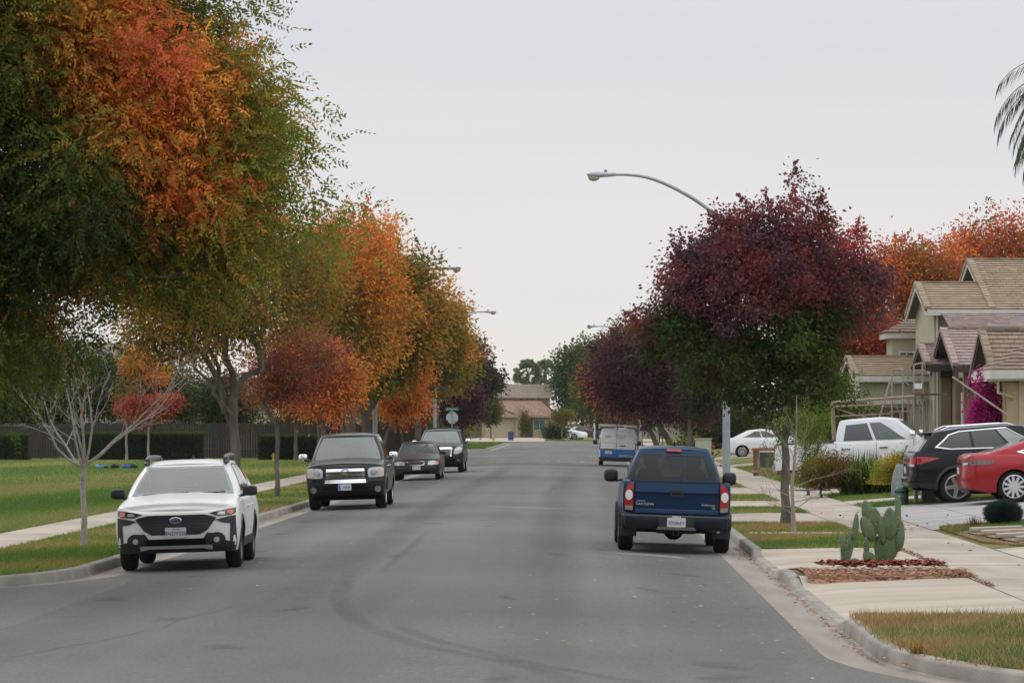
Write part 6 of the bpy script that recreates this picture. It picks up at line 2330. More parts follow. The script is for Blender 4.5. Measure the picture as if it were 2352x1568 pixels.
# wooden framed box by the path
r = empty("mailbox_stand", (7.0, 133, .02), .1, "brown wooden stand with a grey box in its frame, behind the bare sapling", "mailbox stand")
wd = mat("stand_wood", (.22, .11, .06), .8, noise=.35, nscale=9, stretch=(6, 6, 1)); wl = mat("stand_wood_pale", (.36, .26, .17), .8, noise=.3, nscale=9)
for x_, m_ in ((-.5, wd), (-.38, wl), (.42, wl), (.5, wd)):
    mb = MB(); mb.box(x_ - .05, x_ + .05, -.06, .06, 0, .95); mb.build("post", m_, r)
mb = MB(); mb.box(-.6, .6, -.16, .16, .95, 1.06); mb.build("top_board", mat("stand_orange", (.34, .15, .07), .8, noise=.2), r)
mb = MB(); mb.box(-.6, .6, -.14, .14, .12, .22); mb.build("bottom_board", wl, r)
mb = MB(); mb.box(-.28, .2, -.2, .2, .32, .90); mb.build("grey_box", mat("mailbox_grey", (.07, .075, .095), .5, noise=.2), r)


# ================================================================== TREES
def colT1(cl, rr):
    x, z = cl[:, 0] + T1X, cl[:, 2]
    t = vnoise(cl, 1.15, 21)
    A = pal(['dg', 'g', 'ol', 'yo', 'o', 'ro', 'ro', 'r'])
    # warm upper middle, yellow green outer edge, dark green low and left
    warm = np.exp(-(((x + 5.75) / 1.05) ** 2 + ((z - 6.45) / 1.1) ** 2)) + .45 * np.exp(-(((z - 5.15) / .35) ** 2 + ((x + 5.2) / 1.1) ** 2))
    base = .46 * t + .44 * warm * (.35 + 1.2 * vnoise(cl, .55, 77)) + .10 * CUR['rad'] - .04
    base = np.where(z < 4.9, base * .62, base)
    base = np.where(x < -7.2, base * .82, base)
    base += (rr.random(len(cl)) < .04) * .3 + .28 * (warm > .55) * (vnoise(cl, .5, 33) > .62)
    base = np.clip(base + rr.normal(size=len(cl)) * .04, 0, .999) * (len(A) - 1)
    i = base.astype(int); f = (base - i)[:, None]
    c = (A[i] * (1 - f) + A[np.minimum(i + 1, len(A) - 1)] * f) * 1.08
    lg = (x > -5.1) & (z > 4.4) & (t < .7)
    c[lg] = c[lg] * .4 + pal(['lg'])[0] * .6
    return c


T1X = -10.3
tree("shade_tree", "huge green and orange pistache tree filling the upper left corner", T1X, 48.3, 0, 3.0, .26,
     [(2.5, 0, 6.2, 3.8, 3.0, 2.7), (.9, 0, 8.6, 3.9, 3.2, 2.4), (1.4, -.2, 3.7, 2.2, 1.9, 1.45), (4.75, 0, 4.75, 1.85, 1.8, 1.3), (3.0, 0, 4.6, 1.9, 1.6, .95), (3.1, 0, 7.5, 1.8, 2.3, 1.6), (4.85, 0, 6.0, 1.5, 1.6, 1.4), (4.2, 0, 6.9, 1.3, 1.3, 1.3)],
     980, 84, (.090, .034), colT1, pinnate=9, spread=.32, droop=.45, seed=4, shell=.35, forks=5, stray=.02, group="trees along the left side of the street")


def colT2(cl, rr):
    return blend_palette(['br', 'g', 'ol', 'br', 'ol', 'yo', 'ol', 'o'], .9, 5, None, .3)(cl, rr) * .88


tree("shade_tree", "olive and amber vase shaped tree with forked trunk standing behind the white wagon", -8.42, 84, 0, 1.75, .15,
     [(-.1, 0, 5.6, 2.9, 2.6, 1.7), (-1.1, 0, 4.4, 1.7, 1.9, 1.15), (-1.9, 0, 4.3, 1.2, 1.2, .9)],
     400, 85, (.115, .05), colT2, spread=.34, seed=9, shell=.45, forks=6, group="trees along the left side of the street")
tree("street_tree", "slim young tree with dark red leaves between the white wagon and the black pickup", -8.55, 97, 0, 2.0, .07,
     [(.5, 0, 3.8, 1.5, 1.2, 1.3), (-.3, 0, 3.2, 1.2, 1.0, .9)], 130, 75, (.10, .045), blend_palette(['dr', 'dr', 'br', 'dr', 'dr'], .9, 2), spread=.27, seed=12, bark=M_BARK,
     group="trees along the left side of the street")
OR = blend_palette(['g', 'ol', 'g', 'yo', 'o', 'ol', 'o', 'ro', 'pk'], .85, 7, (3.5, 9.8, .35), .25)
tree("shade_tree", "tall orange and amber tree rising right beside the foreground tree", -8.4, 125, 0, 2.4, .2,
     [(-.1, 0, 6.6, 2.4, 2.6, 3.1), (-.5, 0, 4.8, 2.4, 2.4, 1.8)], 420, 90, (.15, .075), OR, spread=.38, seed=13, forks=4, group="trees along the left side of the street")
tree("shade_tree", "broad tree with orange top and green middle around the lamp with the notice", -8.3, 132.5, 0, 2.3, .2,
     [(0, 0, 6.2, 2.9, 2.6, 3.0), (-.4, 0, 5.0, 2.9, 2.4, 2.0), (1.6, 0, 6.9, 1.6, 1.3, 1.8), (2.6, 0, 6.2, 1.1, 1.2, 1.1)], 450, 90, (.18, .09),
     blend_palette(['dg', 'g', 'ol', 'dg', 'yo', 'g', 'o', 'ro', 'yo', 'pk'], .95, 31, (3.3, 9.2, .45), .15), spread=.38, seed=14, forks=4, group="trees along the left side of the street")
tree("shade_tree", "orange tipped tree leaning over the street above the black SUV", -8.4, 176, 0, 2.3, .2,
     [(.1, 0, 6.3, 2.7, 2.6, 3.0), (1.5, 0, 5.6, 1.25, 1.2, 2.2), (-.6, 0, 5, 2.4, 2.4, 2.0)], 380, 90, (.20, .10),
     blend_palette(['dg', 'g', 'ol', 'ol', 'yo', 'o', 'o', 'ro', 'pk'], 1.3, 17, (3, 9.5, .3), .2), spread=.40, seed=15, forks=4, group="trees along the left side of the street")
tree("shade_tree", "green and olive tree just before the stop sign", -8.6, 203, 0, 2.2, .18,
     [(.3, 0, 5.8, 2.3, 2.4, 2.1), (-.7, 0, 5.2, 2.2, 2.2, 1.9)], 240, 75, (.24, .11), blend_palette(['dg', 'g', 'ol', 'g', 'br', 'ol', 'ro'], 1.6, 19), spread=.48, seed=16, forks=4,
     group="trees along the left side of the street")
tree("small_tree", "low bright orange tree beside the lamp with the notice, over the dark sedan", -8.3, 139, 0, 1.7, .09,
     [(1.15, 0, 3.85, 1.15, 1.2, 1.75), (.6, 0, 3.2, 1.0, 1.0, .9)], 150, 90, (.14, .07), blend_palette(['ro', 'o', 'yo', 'o', 'ro', 'ol', 'r'], .8, 23), spread=.28, seed=17, lean=(.5, 0), group="small red and orange trees")
tree("small_tree", "low dark red tree between the lamp posts behind the dark sedan", -9.9, 190, 0, 1.3, .08,
     [(.2, 0, 2.75, 1.15, 1.1, 1.05)], 70, 70, (.2, .1), blend_palette(['dr', 'r', 'dr', 'br'], .9, 24), spread=.34, seed=18, group="small red and orange trees")
tree("small_tree", "rusty orange low tree right behind the black pickup's roof", -8.75, 117, 0, 1.7, .1, [(-.1, 0, 3.4, 1.3, 1.3, 1.2), (.5, 0, 3.2, .9, 1.0, 1.0), (-.5, 0, 4.2, .9, .9, .8), (.3, 0, 4.1, .7, .7, .8)], 170, 70, (.13, .065),
     blend_palette(['ro', 'o', 'br', 'yo', 'ro', 'o', 'dr', 'o'], .6, 26), spread=.33, seed=29, group="small red and orange trees", forks=3)
for (x_, y_, k, lb) in ((-11.9, 172, 20, "rusty orange small tree whose crown meets the black pickup's roof line"), (-13.7, 180, 21, "rusty orange small tree left of the black pickup with a pale forked trunk"),
                        (-15.4, 186, 22, "dark red small tree whose grey trunk stands by the hedge")):
    tree("small_tree", lb, x_, y_, 0, 1.7, .12, [(0, 0, 3.9, 1.85, 1.7, 1.7), (.2, 0, 4.9, 1.2, 1.2, 1.2)], 150, 75, (.2, .095),
         blend_palette(['ro', 'o', 'br', 'ro', 'dr', 'yo'] if k < 22 else ['dr', 'br', 'dr', 'ro'], 1.1, k), spread=.4, seed=k, group="small red and orange trees", forks=3)
tree("small_tree", "red crowned young tree with thin pale trunk before the hedge", -23.3, 186, 0, 1.5, .07, [(-.2, 0, 2.75, 1.4, 1.2, .65), (1.1, 0, 3.05, .9, .9, .4)], 70, 75, (.2, .07),
     blend_palette(['r', 'dr', 'ro', 'r'], .8, 41), spread=.3, seed=31, bark=M_BARKL, group="small red and orange trees")
tree("small_tree", "slim bare stemmed sapling in front of the hedge", -24.6, 187, 0, 2.3, .07, [(0, 0, 3.4, .8, .8, .8)], 20, 40, (.18, .08), blend_palette(['g', 'br'], .8, 41), spread=.3, seed=33, bark=M_BARKL)
DG = blend_palette(['dg', 'dg', 'g', 'dg'], 1.6, 51)
tree("evergreen_tree", "dark green tree behind the fence under the brown tiled roof", -26.0, 204, 0, 1.8, .2, [(0, 0, 3.9, 3.0, 2.4, 2.1), (1.9, 0, 3.5, 2.0, 2, 1.5)], 240, 75, (.22, .10), blend_palette(['dg', 'g', 'dg', 'g', 'dg'], 1.6, 52), spread=.5, seed=41,
     group="dark trees behind the fence")
tree("small_tree", "amber leaved tree top showing above the fence near the tiled roof", -25.4, 201, 0, 3.4, .1, [(-.4, 0, 5.35, .95, .9, .9), (.5, 0, 4.7, .9, .9, .5)], 50, 60, (.22, .10), blend_palette(['yo', 'yo', 'o', 'ol'], .9, 43), spread=.35, seed=42)
tree("evergreen_tree", "very dark dense tree behind the fence at the photo's left edge", -31.5, 202, 0, 1.8, .2, [(-1, 0, 4.6, 3.6, 2.5, 3.6), (2.5, 0, 4.2, 2.2, 2.0, 2.6)], 300, 80, (.25, .12), DG, spread=.55, seed=43, group="dark trees behind the fence")
tree("evergreen_tree", "dark blue green conifer like tree right behind the vase shaped tree's trunk", -20.9, 201, 0, 1.2, .15, [(0, 0, 3.0, 1.5, 1.5, 1.9), (.9, 0, 2.6, 1.3, 1.2, 1.3)], 150, 75, (.22, .09), blend_palette(['dg', 'dg', 'dg', 'g'], 1.2, 53), spread=.4, seed=44,
     group="dark trees behind the fence")
for (x_, y_, sx, zt_, lb) in ((-11.5, 214, 2.6, 3.4, "dark green bush mass behind the dark sedan"), (-10.6, 262, 1.9, 3.6, "olive green bush beside the far lamp post"), (-17.3, 212, 2.2, 2.6, "dark bush above the fence behind the small orange trees")):
    tree("bush", lb, x_, y_, 0, .5, .08, [(0, 0, zt_ * .5, sx, 1.4, zt_ * .5)], 130, 60, (.24, .12), blend_palette(['dg', 'g', 'dg', 'ol'] if 'olive' not in lb else ['g', 'ol', 'lg', 'dg'], 1.2, 55), cat="bush", spread=.4, seed=int(-x_ * 3))
tree("pear_tree", "dark purple tree whose crown juts out over the stop sign", -9.3, 262, 0, 2.0, .2, [(0.3, 0, 5.6, 2.6, 2.4, 2.4), (2.2, 0, 4.7, 1.3, 1.3, 1.2), (.8, 0, 7.2, 1.2, 1.2, 1.0)], 190, 75, (.28, .16), blend_palette(['dp', 'pu', 'dp', 'dg', 'pu'], 1.5, 61), spread=.46, seed=51, group="purple leaved trees")
tree("plum_tree", "round dull purple plum tree directly behind the stop sign", -8.2, 233, 0, 1.5, .14, [(-.15, 0, 3.25, 1.75, 1.6, 1.45)], 150, 75, (.22, .11), blend_palette(['dp', 'pu', 'dp', 'pu'], 1.2, 62), spread=.38, seed=52, group="purple leaved trees", lean=(.2, 0))

# --- right side
_PE = blend_palette(['pu', 'dr', 'dp', 'pu', 'dr', 'r'], .8, 71)
PE = lambda cl, rr: _PE(cl, rr) * np.array([[1.2, 1.3, 1.35]]) + np.array([[.0, .010, .014]])
GP = blend_palette(['dg', 'g', 'dg', 'g'], .7, 72)


def colR1(cl, rr):
    z = cl[:, 2]; x = cl[:, 0]
    th = 4.0 - .75 * np.exp(-((x + 1.2) / .7) ** 2) - .5 * (x > 1.3) + vnoise(cl, .7, 5) * 2.6 - 1.2 + 1.1 * np.exp(-((x - .75) / .5) ** 2)
    a = PE(cl, rr); b = GP(cl, rr) * 1.0
    w = np.clip((z - th) / .5 + .5, 0, 1)[:, None]
    return a * w + b * (1 - w)


tree("pear_tree", "large tree with purple red top and dark green underside in the right grass strip", 4.12, 71.4, 0, 1.7, .10,
     [(-.6, 0, 4.5, 1.95, 1.9, 1.75), (-.75, 0, 5.4, 1.25, 1.1, 1.0), (.1, 0, 6.0, 1.05, .9, 1.0), (-2.4, 0, 3.95, .95, .9, .75), (-2.7, 0, 4.3, .45, .5, .6), (-1.75, 0, 5.0, .85, .8, .7), (1.3, 0, 4.85, 1.05, 1.1, .95), (1.0, 0, 5.6, .9, .7, .75), (-.15, 0, 3.0, 1.5, 1.4, .85), (.35, 0, 6.75, .55, .5, .55), (-1.15, 0, 5.8, .7, .6, .8)],
     620, 120, (.085, .056), colR1, spread=.175, seed=61, droop=.7, shell=.5, forks=5, stray=.05, minr=.005)
tree("plum_tree", "big dark purple plum tree overhanging the work van", 4.6, 168, 0, 1.9, .17, [(-.9, 0, 4.4, 4.1, 3.2, 2.3), (-.4, 0, 5.4, 2.8, 2.4, 1.9)], 460, 95, (.17, .085), blend_palette(['dp', 'pu', 'dp', 'dp', 'pu'], 1.3, 81), spread=.46, seed=62, forks=5,
     group="purple leaved trees", lean=(-1.0, 0))
tree("plum_tree", "dark purple plum tree with leaning trunk beyond the work van's tree", 4.3, 196, 0, 1.6, .17, [(0, 0, 4.0, 3.4, 3.0, 2.2), (1.5, 0, 3.3, 2.4, 2.2, 1.7)], 260, 75, (.2, .10), blend_palette(['dp', 'pu', 'dp', 'br'], 1.3, 82), spread=.46, seed=63, forks=4,
     group="purple leaved trees", lean=(-.6, 0))
tree("pear_tree", "brown green tree standing right behind the nearest lamp post", 3.9, 128, 0, 2.4, .13, [(.35, 0, 3.3, .8, 1.0, 1.3)], 70, 75, (.13, .07), blend_palette(['dg', 'g', 'pu', 'dg', 'dp'], 1.0, 83), spread=.34, seed=64)
tree("shade_tree", "red and orange topped tree peeking over the purple plum trees", 3.8, 236, 0, 2.2, .2, [(0, 0, 6.2, 3.2, 2.8, 2.4), (-2.2, 0, 5.0, 1.5, 1.6, 2.6)], 260, 75, (.26, .13), blend_palette(['dg', 'g', 'dr', 'g', 'br', 'ro', 'g'], 1.5, 84, (3, 9, .25)), spread=.5, seed=65,
     group="distant trees on the right side")
tree("shade_tree", "green tree with rusty patches at the right end of the street", 4.0, 290, 0, 2.4, .2, [(-.6, 0, 5.6, 3.2, 2.8, 3.4), (-2.6, 0, 4.8, 1.9, 2, 2.8)], 260, 75, (.3, .15), blend_palette(['dg', 'g', 'dg', 'br', 'g', 'g'], 1.9, 85), spread=.55, seed=66, group="distant trees on the right side")
tree("shade_tree", "tall mid green tree right behind the end house", -.2, 445, 0, 3, .3, [(0, 0, 7.0, 4.0, 3.0, 5.2)], 260, 70, (.42, .22), blend_palette(['dg', 'g', 'g', 'dg'], 2.0, 86), spread=.8, seed=67, group="distant trees on the right side")
tree("shade_tree", "dark green tree filling the gap left of the grey pole", 3.5, 405, 0, 3, .3, [(0, 0, 5.6, 4.4, 3.0, 5.4)], 260, 70, (.42, .22), blend_palette(['dg', 'g', 'dg', 'dg'], 2.0, 87), spread=.8, seed=68, group="distant trees on the right side")
tree("small_tree", "little multicoloured tree on the lawn before the end house's window", -2.3, 368, 0, 1.2, .09, [(0, 0, 2.5, 1.15, 1.0, 1.0), (.6, 0, 2.8, .6, .7, .7)], 60, 50, (.22, .10), blend_palette(['g', 'br', 'ol', 'g', 'dg'], .7, 88), spread=.32, seed=69)
tree("small_tree", "small dark green tree in front of the cream garage door", -10.9, 408, 0, 1.3, .1, [(0, 0, 2.9, 1.2, 1.0, 1.5), (0, 0, 4.2, .6, .6, .8)], 80, 55, (.28, .14), blend_palette(['dg', 'g', 'ol', 'dg'], 1.1, 89), spread=.4, seed=70)
tree("bush", "dark shrub against the house entry at the street's end", -7.2, 424, 0, .6, .08, [(0, 0, 1.9, .5, .5, 1.5)], 40, 50, (.22, .10), blend_palette(['dg', 'g', 'br'], 1.1, 90), cat="bush", spread=.28, seed=71)
tree("bush", "dark round bush left of the small white car at the street's end", -3.0, 376, 0, .4, .08, [(0, 0, .9, 1.3, 1.0, .9)], 60, 55, (.25, .12), DG, cat="bush", spread=.35, seed=72)
tree("bush", "tall dark green shrub mass beyond the utility cabinet, under the purple trees", 8.9, 240, .1, .6, .08, [(0, 0, 1.9, 2.6, 1.6, 2.0), (1.8, 0, 1.4, 1.6, 1.2, 1.4)], 150, 60, (.26, .13), blend_palette(['dg', 'g', 'dg', 'ol'], 1.4, 96), cat="bush", spread=.42, seed=96)
tree("bush", "low green and rusty shrubs on the verge beside the utility cabinet", 4.35, 142, .0, .3, .05, [(0, 0, .6, .75, .7, .6), (-.6, 0, .5, .5, .5, .45)], 80, 60, (.16, .08), blend_palette(['g', 'lg', 'br', 'g', 'dg'], .8, 97), cat="bush", spread=.3, seed=97)
# red trees behind the houses on the right
RT = blend_palette(['dg', 'g', 'br', 'r', 'ol', 'ro', 'r', 'o', 'ro'], .9, 91, (4, 11, .3), .15)
tree("maple_tree", "fiery red and green tree rising left of the two storey house", 12.4, 156, 0, 2.6, .25, [(1.2, 0, 7.2, 3.3, 2.8, 3.0), (-.6, 0, 4.8, 2.6, 2.4, 2.4), (3.4, 0, 8.4, 2.3, 2.2, 1.9)], 430, 75, (.18, .09), RT, spread=.5, seed=73, forks=5, group="red trees behind the right houses")
tree("maple_tree", "fiery orange red tree above the two storey house's roof", 19.2, 160, 0, 2.6, .25, [(0, 0, 8.6, 3.8, 3.0, 3.0)], 330, 75, (.18, .09), RT, spread=.5, seed=74, forks=5, group="red trees behind the right houses")
tree("maple_tree", "red leaved bough tree between the purple tree and the tiled garage", 10.3, 139, 0, 1.6, .13, [(.4, 0, 5.6, 1.9, 1.3, 1.6), (-.3, 0, 3.8, 1.7, 1.2, 1.5), (1.6, 0, 4.4, 1.2, 1.2, 1.4)], 230, 80, (.14, .075), blend_palette(['g', 'dr', 'r', 'ro', 'br', 'r', 'g', 'dg'], 1.1, 92), spread=.36, seed=75, group="red trees behind the right houses")
tree("bush", "bright lime green tall shrub behind the white crew cab pickup", 8.5, 119, .1, .6, .08, [(0, 0, 1.75, 1.15, 1.0, 1.75), (1.1, 0, 1.6, .8, .8, 1.3)], 150, 70, (.12, .06), blend_palette(['g', 'lg', 'g', 'dg', 'lg'], .8, 93, (0, 3.5, .5)), cat="bush", spread=.32, seed=76)
tree("bush", "dark green tall bush behind the lime green shrub", 10.0, 141, .2, .6, .08, [(0, 0, 2.0, 2.0, 1.4, 2.1)], 140, 70, (.16, .08), DG, cat="bush", spread=.45, seed=77)
tree("willowy_shrub", "wispy yellow green feathery shrub growing beyond the sapling", 6.35, 99, 0, .4, .05, [(0, 0, 1.5, .32, .35, 1.2), (.35, 0, 1.9, .3, .3, 1.0)], 70, 90, (.07, .018), blend_palette(['ol', 'g', 'lg', 'g'], .6, 94), cat="shrub", spread=.13, droop=-.8, seed=78, minr=.004)
for (x_, y_, z_, ells, cols, lb, sp, lf, sd_) in (
    (6.55, 96.5, 0, [(0, 0, .62, .62, .6, .55), (.5, 0, .75, .6, .5, .5)], ['g', 'br', 'g', 'ol', 'dr', 'g'], "reddish and olive dry shrub at the left end of the bush row", .16, (.05, .028), 81),
    (8.45, 95.0, .12, [(0, 0, .55, .62, .6, .55)], ['lg', 'ye', 'ol', 'g'], "round clipped yellow green bush at the right end of the bush row", .12, (.045, .03), 83)):
    tree("bush", lb, x_, y_, z_, .3, .04, ells, 170, 90, lf, blend_palette(cols, .45, sd_), cat="bush", group="bushes in a row before the white pickup", spread=sp, seed=sd_, stray=.02)


def spiky(name, label, x, y, z, n, h, rad, cols, w=.02, cat="bush", group=None, up=.8):
    rr = RNG
    o = empty(name, (x, y, z), 0, label, cat, group)
    a = rr.uniform(0, 2 * PI, n)
    tilt = rr.random(n) ** .7 * 1.15 * (1.35 - up * .5)
    L = h * rr.uniform(.7, 1.15, n)
    d = np.stack([np.cos(a) * np.sin(tilt), np.sin(a) * np.sin(tilt), np.cos(tilt)], 1)
    b = np.stack([rr.normal(size=n) * rad, rr.normal(size=n) * rad, np.zeros(n)], 1)
    s = np.stack([-np.sin(a), np.cos(a), np.zeros(n)], 1) * w / 2
    m = b + d * (L * .6)[:, None]
    e = b + d * L[:, None] + np.stack([np.zeros(n), np.zeros(n), -L * .25 * np.sin(tilt)], 1)
    V = np.concatenate([np.stack([b - s, b + s, m + s, m - s], 1).reshape(-1, 4, 3), np.stack([m - s, m + s, e + s * .1, e - s * .1], 1).reshape(-1, 4, 3)]).reshape(-1, 3)
    A = pal(cols)
    cc = A[rr.integers(0, len(A), n)] * rr.uniform(.7, 1.3, (n, 1))
    np_mesh("foliage", V, 4, np.concatenate([cc, cc]), M_LEAF, o)
    return o


spiky("strappy_bush", "spiky green strap leaved clump in the middle of the bush row", 7.85, 96.5, .1, 1500, 1.15, .30, ['g', 'g', 'lg', 'dg'], .028, group="bushes in a row before the white pickup")
# dark blue-green ball plant on the driveway edge
bl = spiky("spiky_ball_plant", "dark blue green spiky ball shaped plant by the red car's wheel", 8.02, 66.9, gz(8.02) + .26, 10, .1, .02, ['dg'], .01, cat="plant")
n = 5200
d_ = norm(RNG.normal(size=(n, 3)))
b_ = d_ * .1
e_ = d_ * (np.array([.40, .36, .27]) * RNG.uniform(.86, 1.05, (n, 1)))
s_ = norm(np.cross(d_, RNG.normal(size=(n, 3)))) * .010
V_ = np.stack([b_ - s_, b_ + s_, e_ + s_ * .2, e_ - s_ * .2], 1).reshape(-1, 3)
np_mesh("needles", V_, 4, np.array([[.035, .06, .055]]) * RNG.uniform(.6, 1.5, (n, 1)), M_LEAF, bl)
mb = MB(); mb.tube([(0, 0, -.26), (0, 0, 0)], .03, 6); mb.build("stem", M_BARK, bl)
# small dry tuft
spiky("dry_tuft", "small dry grey tuft at the corner of the driveway and dry yard", 7.42, 66.6, .06, 120, .26, .05, ['br', 'ol', 'dp'], .012, cat="plant")
spiky("weed_tuft", "small weed growing through the front of the dry grass by the curb", 3.05, 32.0, 0, 60, .16, .03, ['ol', 'br', 'yo'], .01, cat="plant")
# silver draped thing behind the black SUV
r = empty("covered_cart", (8.28, 92.2, .12), 0, "grey ribbed cover standing on the lawn behind the black SUV's tail", "cover")
mb = MB()
for k in range(7):
    x_ = -.12 + .03 * k
    mb.tube([(x_, 0, 0), (x_ + .0, -.03, .35), (x_ + .05, -.02, .62), (x_ + .12, 0, .85)], [.045, .05, .045, .03], 8)
mb.build("fabric", mat("silver_cover", (.26, .30, .30), .6, noise=.3, nscale=8), r, smooth=True, angle=60)

# ---- bare young tree on the left strip
bt = empty("bare_tree", (-8.40, 58.4, 0), 0, "leafless young tree with pale grey branches in front of the park lawn", "tree")
mb = MB()
mb.tube([(0, 0, 0), (.01, 0, .5), (-.02, 0, 1.0), (.0, 0, 1.32)], [.062, .05, .045, .045], 10)
rb = random.Random(8)


def limb(p, d, L, r, depth, wig=.16):
    pts = [Vector(p)]
    dd = Vector(d).normalized()
    n = 7
    out = []
    for i in range(n):
        dd = (dd + Vector((rb.gauss(0, wig), rb.gauss(0, wig), rb.gauss(0, wig) * .7 + (.10 if depth == 0 else .05)))).normalized()
        pts.append(pts[-1] + dd * L / n)
        out.append((pts[-1].copy(), dd.copy(), (i + 1) / n))
    rad = [max(.0026, r * (1 - .85 * i / n)) for i in range(n + 1)]
    mb.tube(pts, rad, 6 if r > .012 else 4, caps=False)
    if depth < 3:
        for q, d_, t in out[1 if depth else 1:-1]:
            for _ in range(2 if depth < 1 else 1):
                if rb.random() < (.62 if depth == 0 else .75 if depth == 1 else .5):
                    s_ = Vector((rb.gauss(0, 1), rb.gauss(0, .7), rb.gauss(0, .6))).normalized()
                    nd = (d_ * 1.0 + s_ * .75).normalized()
                    limb(q, nd, L * rb.uniform(.28, .5) * (1.15 - t * .4), max(.0035, r * .45 * (1.1 - t * .5)), depth + 1)


for ax, el, L_ in ((-1.0, .75, 1.9), (-1.0, .5, 1.7), (-.45, 1.3, 1.7), (-.12, 2.6, 1.8), (.25, 1.8, 2.2), (.55, 1.2, 2.2), (1.0, .68, 2.1), (1.0, .38, 1.9), (-.1, 3, 1.4)):
    limb((0, 0, rb.uniform(1.22, 1.36)), (ax, rb.uniform(-.5, .5), el), L_ * 1.18, .025, 0, .12)
limb((0, 0, 1.1), (-.7, -.2, .35), .6, .012, 1)
mb.build("branches", M_BARKL, bt, smooth=True, angle=80, fix=False)

# ---- sparse sapling on the right strip
sp = empty("bare_sapling", (3.95, 65.6, 0), 0, "nearly bare thin sapling with a whitish trunk in front of the purple tree", "tree")
mb = MB()
mb.tube([(0, 0, 0), (-.02, 0, .45), (-.04, 0, .9), (.02, 0, 1.5), (.05, 0, 2.1), (.05, 0, 2.6)], [.05, .036, .03, .024, .014, .006], 8)
rb = random.Random(21)
for z_, ax, el, L_ in ((.35, -1, .9, 1.0), (.45, .9, .5, .9), (.7, -1, .45, 1.25), (.85, 1, .5, 1.1), (1.0, -.7, 1.0, 1.2), (1.2, .8, 1.0, 1.1), (1.35, -.6, 1.3, .9), (1.5, .5, 1.5, .9), (.5, -.9, .1, .7), (.6, 1, .15, .8), (1.7, -.3, 1.5, .7), (1.8, .3, 1.5, .7)):
    limb((0, 0, z_), (ax, rb.uniform(-.5, .5), el), L_, .012, 1, .2)
mb.build("branches", mat("sapling_bark", (.34, .28, .23), .85, noise=.3, nscale=12), sp, smooth=True, angle=80, fix=False)
vv = np.array([v for v in mb.v])
hi = vv[(vv[:, 2] > 1.2)]
pk_ = hi[RNG.integers(0, len(hi), 1700)] + RNG.normal(size=(1700, 3)) * .04
np_mesh("leaves", leaf_verts(pk_, norm(RNG.normal(size=(1700, 3)) + np.array([0, 0, .5])), .06, .014), 4, pal(['ol', 'g', 'lg'])[RNG.integers(0, 3, 1700)] * .9, M_LEAF, sp)


# ---- prickly pear cactus
def cactus(x, y, z, pads, label):
    root = empty("prickly_pear", (x, y, z), 0, label, "cactus", "prickly pears in the mulch bed")
    cm = mat("cactus_skin", (.062, .115, .048), .6, color2=(.12, .17, .08), nscale=6, bump=.3, bscale=30, detail=5)
    sm = mat("cactus_spines", (.42, .38, .25), .7)
    for (px, py, pz, h, w, rx, ry, rz) in pads:
        M_ = Matrix.Translation((px, py, pz)) @ Matrix.Rotation(rz, 4, 'Z') @ Matrix.Rotation(ry, 4, 'Y') @ Matrix.Rotation(rx, 4, 'X')
        mb = MB()
        seg, rings = 18, 12
        vs, fs = [], []
        for i in range(rings + 1):
            t = i / rings
            prof = math.sin(PI * t ** .82) ** .62 if 0 < t < 1 else 0
            prof = max(prof, .16 if t == 0 else .0)
            for k in range(seg):
                a = 2 * PI * k / seg
                vs.append(M_ @ Vector((w / 2 * .88 * prof * math.cos(a), (.028 + .012 * math.sin(PI * t)) * (prof ** .6 if prof > 0 else 0) * math.sin(a), t * h)))
        for i in range(rings):
            for k in range(seg):
                fs.append((i * seg + k, i * seg + (k + 1) % seg, (i + 1) * seg + (k + 1) % seg, (i + 1) * seg + k))
        mb.add(vs, fs)
        pd = mb.build("pad", cm, root, smooth=True, angle=80)
        mb = MB()
        for _ in range(int(70 * h * w / .12) + 10):
            t = random.uniform(.08, .97); prof = math.sin(PI * t ** .82) ** .62
            u = random.uniform(-1, 1) if random.random() < .6 else random.choice((-1, 1))
            s_ = random.choice((-1, 1))
            th = (.028 + .012 * math.sin(PI * t)) * prof ** .6
            p = Vector((w / 2 * prof * u * .98, s_ * th * math.sqrt(max(0, 1 - u * u)), t * h))
            q = p + Vector((u * .02, s_ * .022, random.uniform(-.005, .012)))
            mb.tube([M_ @ p, M_ @ q], [.0035, .001], 3, caps=False)
        mb.build("needles", sm, pd, fix=False)
    root.scale = (1.0, 1, 1.16)
    return root


cactus(4.36, 50.6, 0.0, [
    (.05, 0, .02, .46, .20, 0, .02, .2), (-.02, .03, .02, .40, .20, 0, -.25, -.3), (.10, .0, .10, .48, .20, 0, .20, .4),
    (-.13, -.03, .0, .28, .21, 0, -.75, .2), (-.26, 0, .12, .28, .10, 0, -.25, 1.2),
    (-.16, -.02, .33, .36, .22, 0, -.55, .1), (-.12, .0, .42, .34, .22, 0, -.12, -.2), (-.20, .05, .52, .34, .21, 0, -.30, .3),
    (.06, -.05, .36, .40, .26, 0, .02, -.1), (-.02, -.03, .30, .36, .17, 0, -.12, .3), (.17, .02, .42, .50, .16, 0, .12, .9), (.20, .0, .20, .40, .17, 0, .10, .3), (.05, .03, .45, .30, .20, 0, .05, .5), (-.19, 0, .50, .20, .17, 0, .1, 0)],
    "tall clump of prickly pear cactus with many upright pads in the mulch bed")
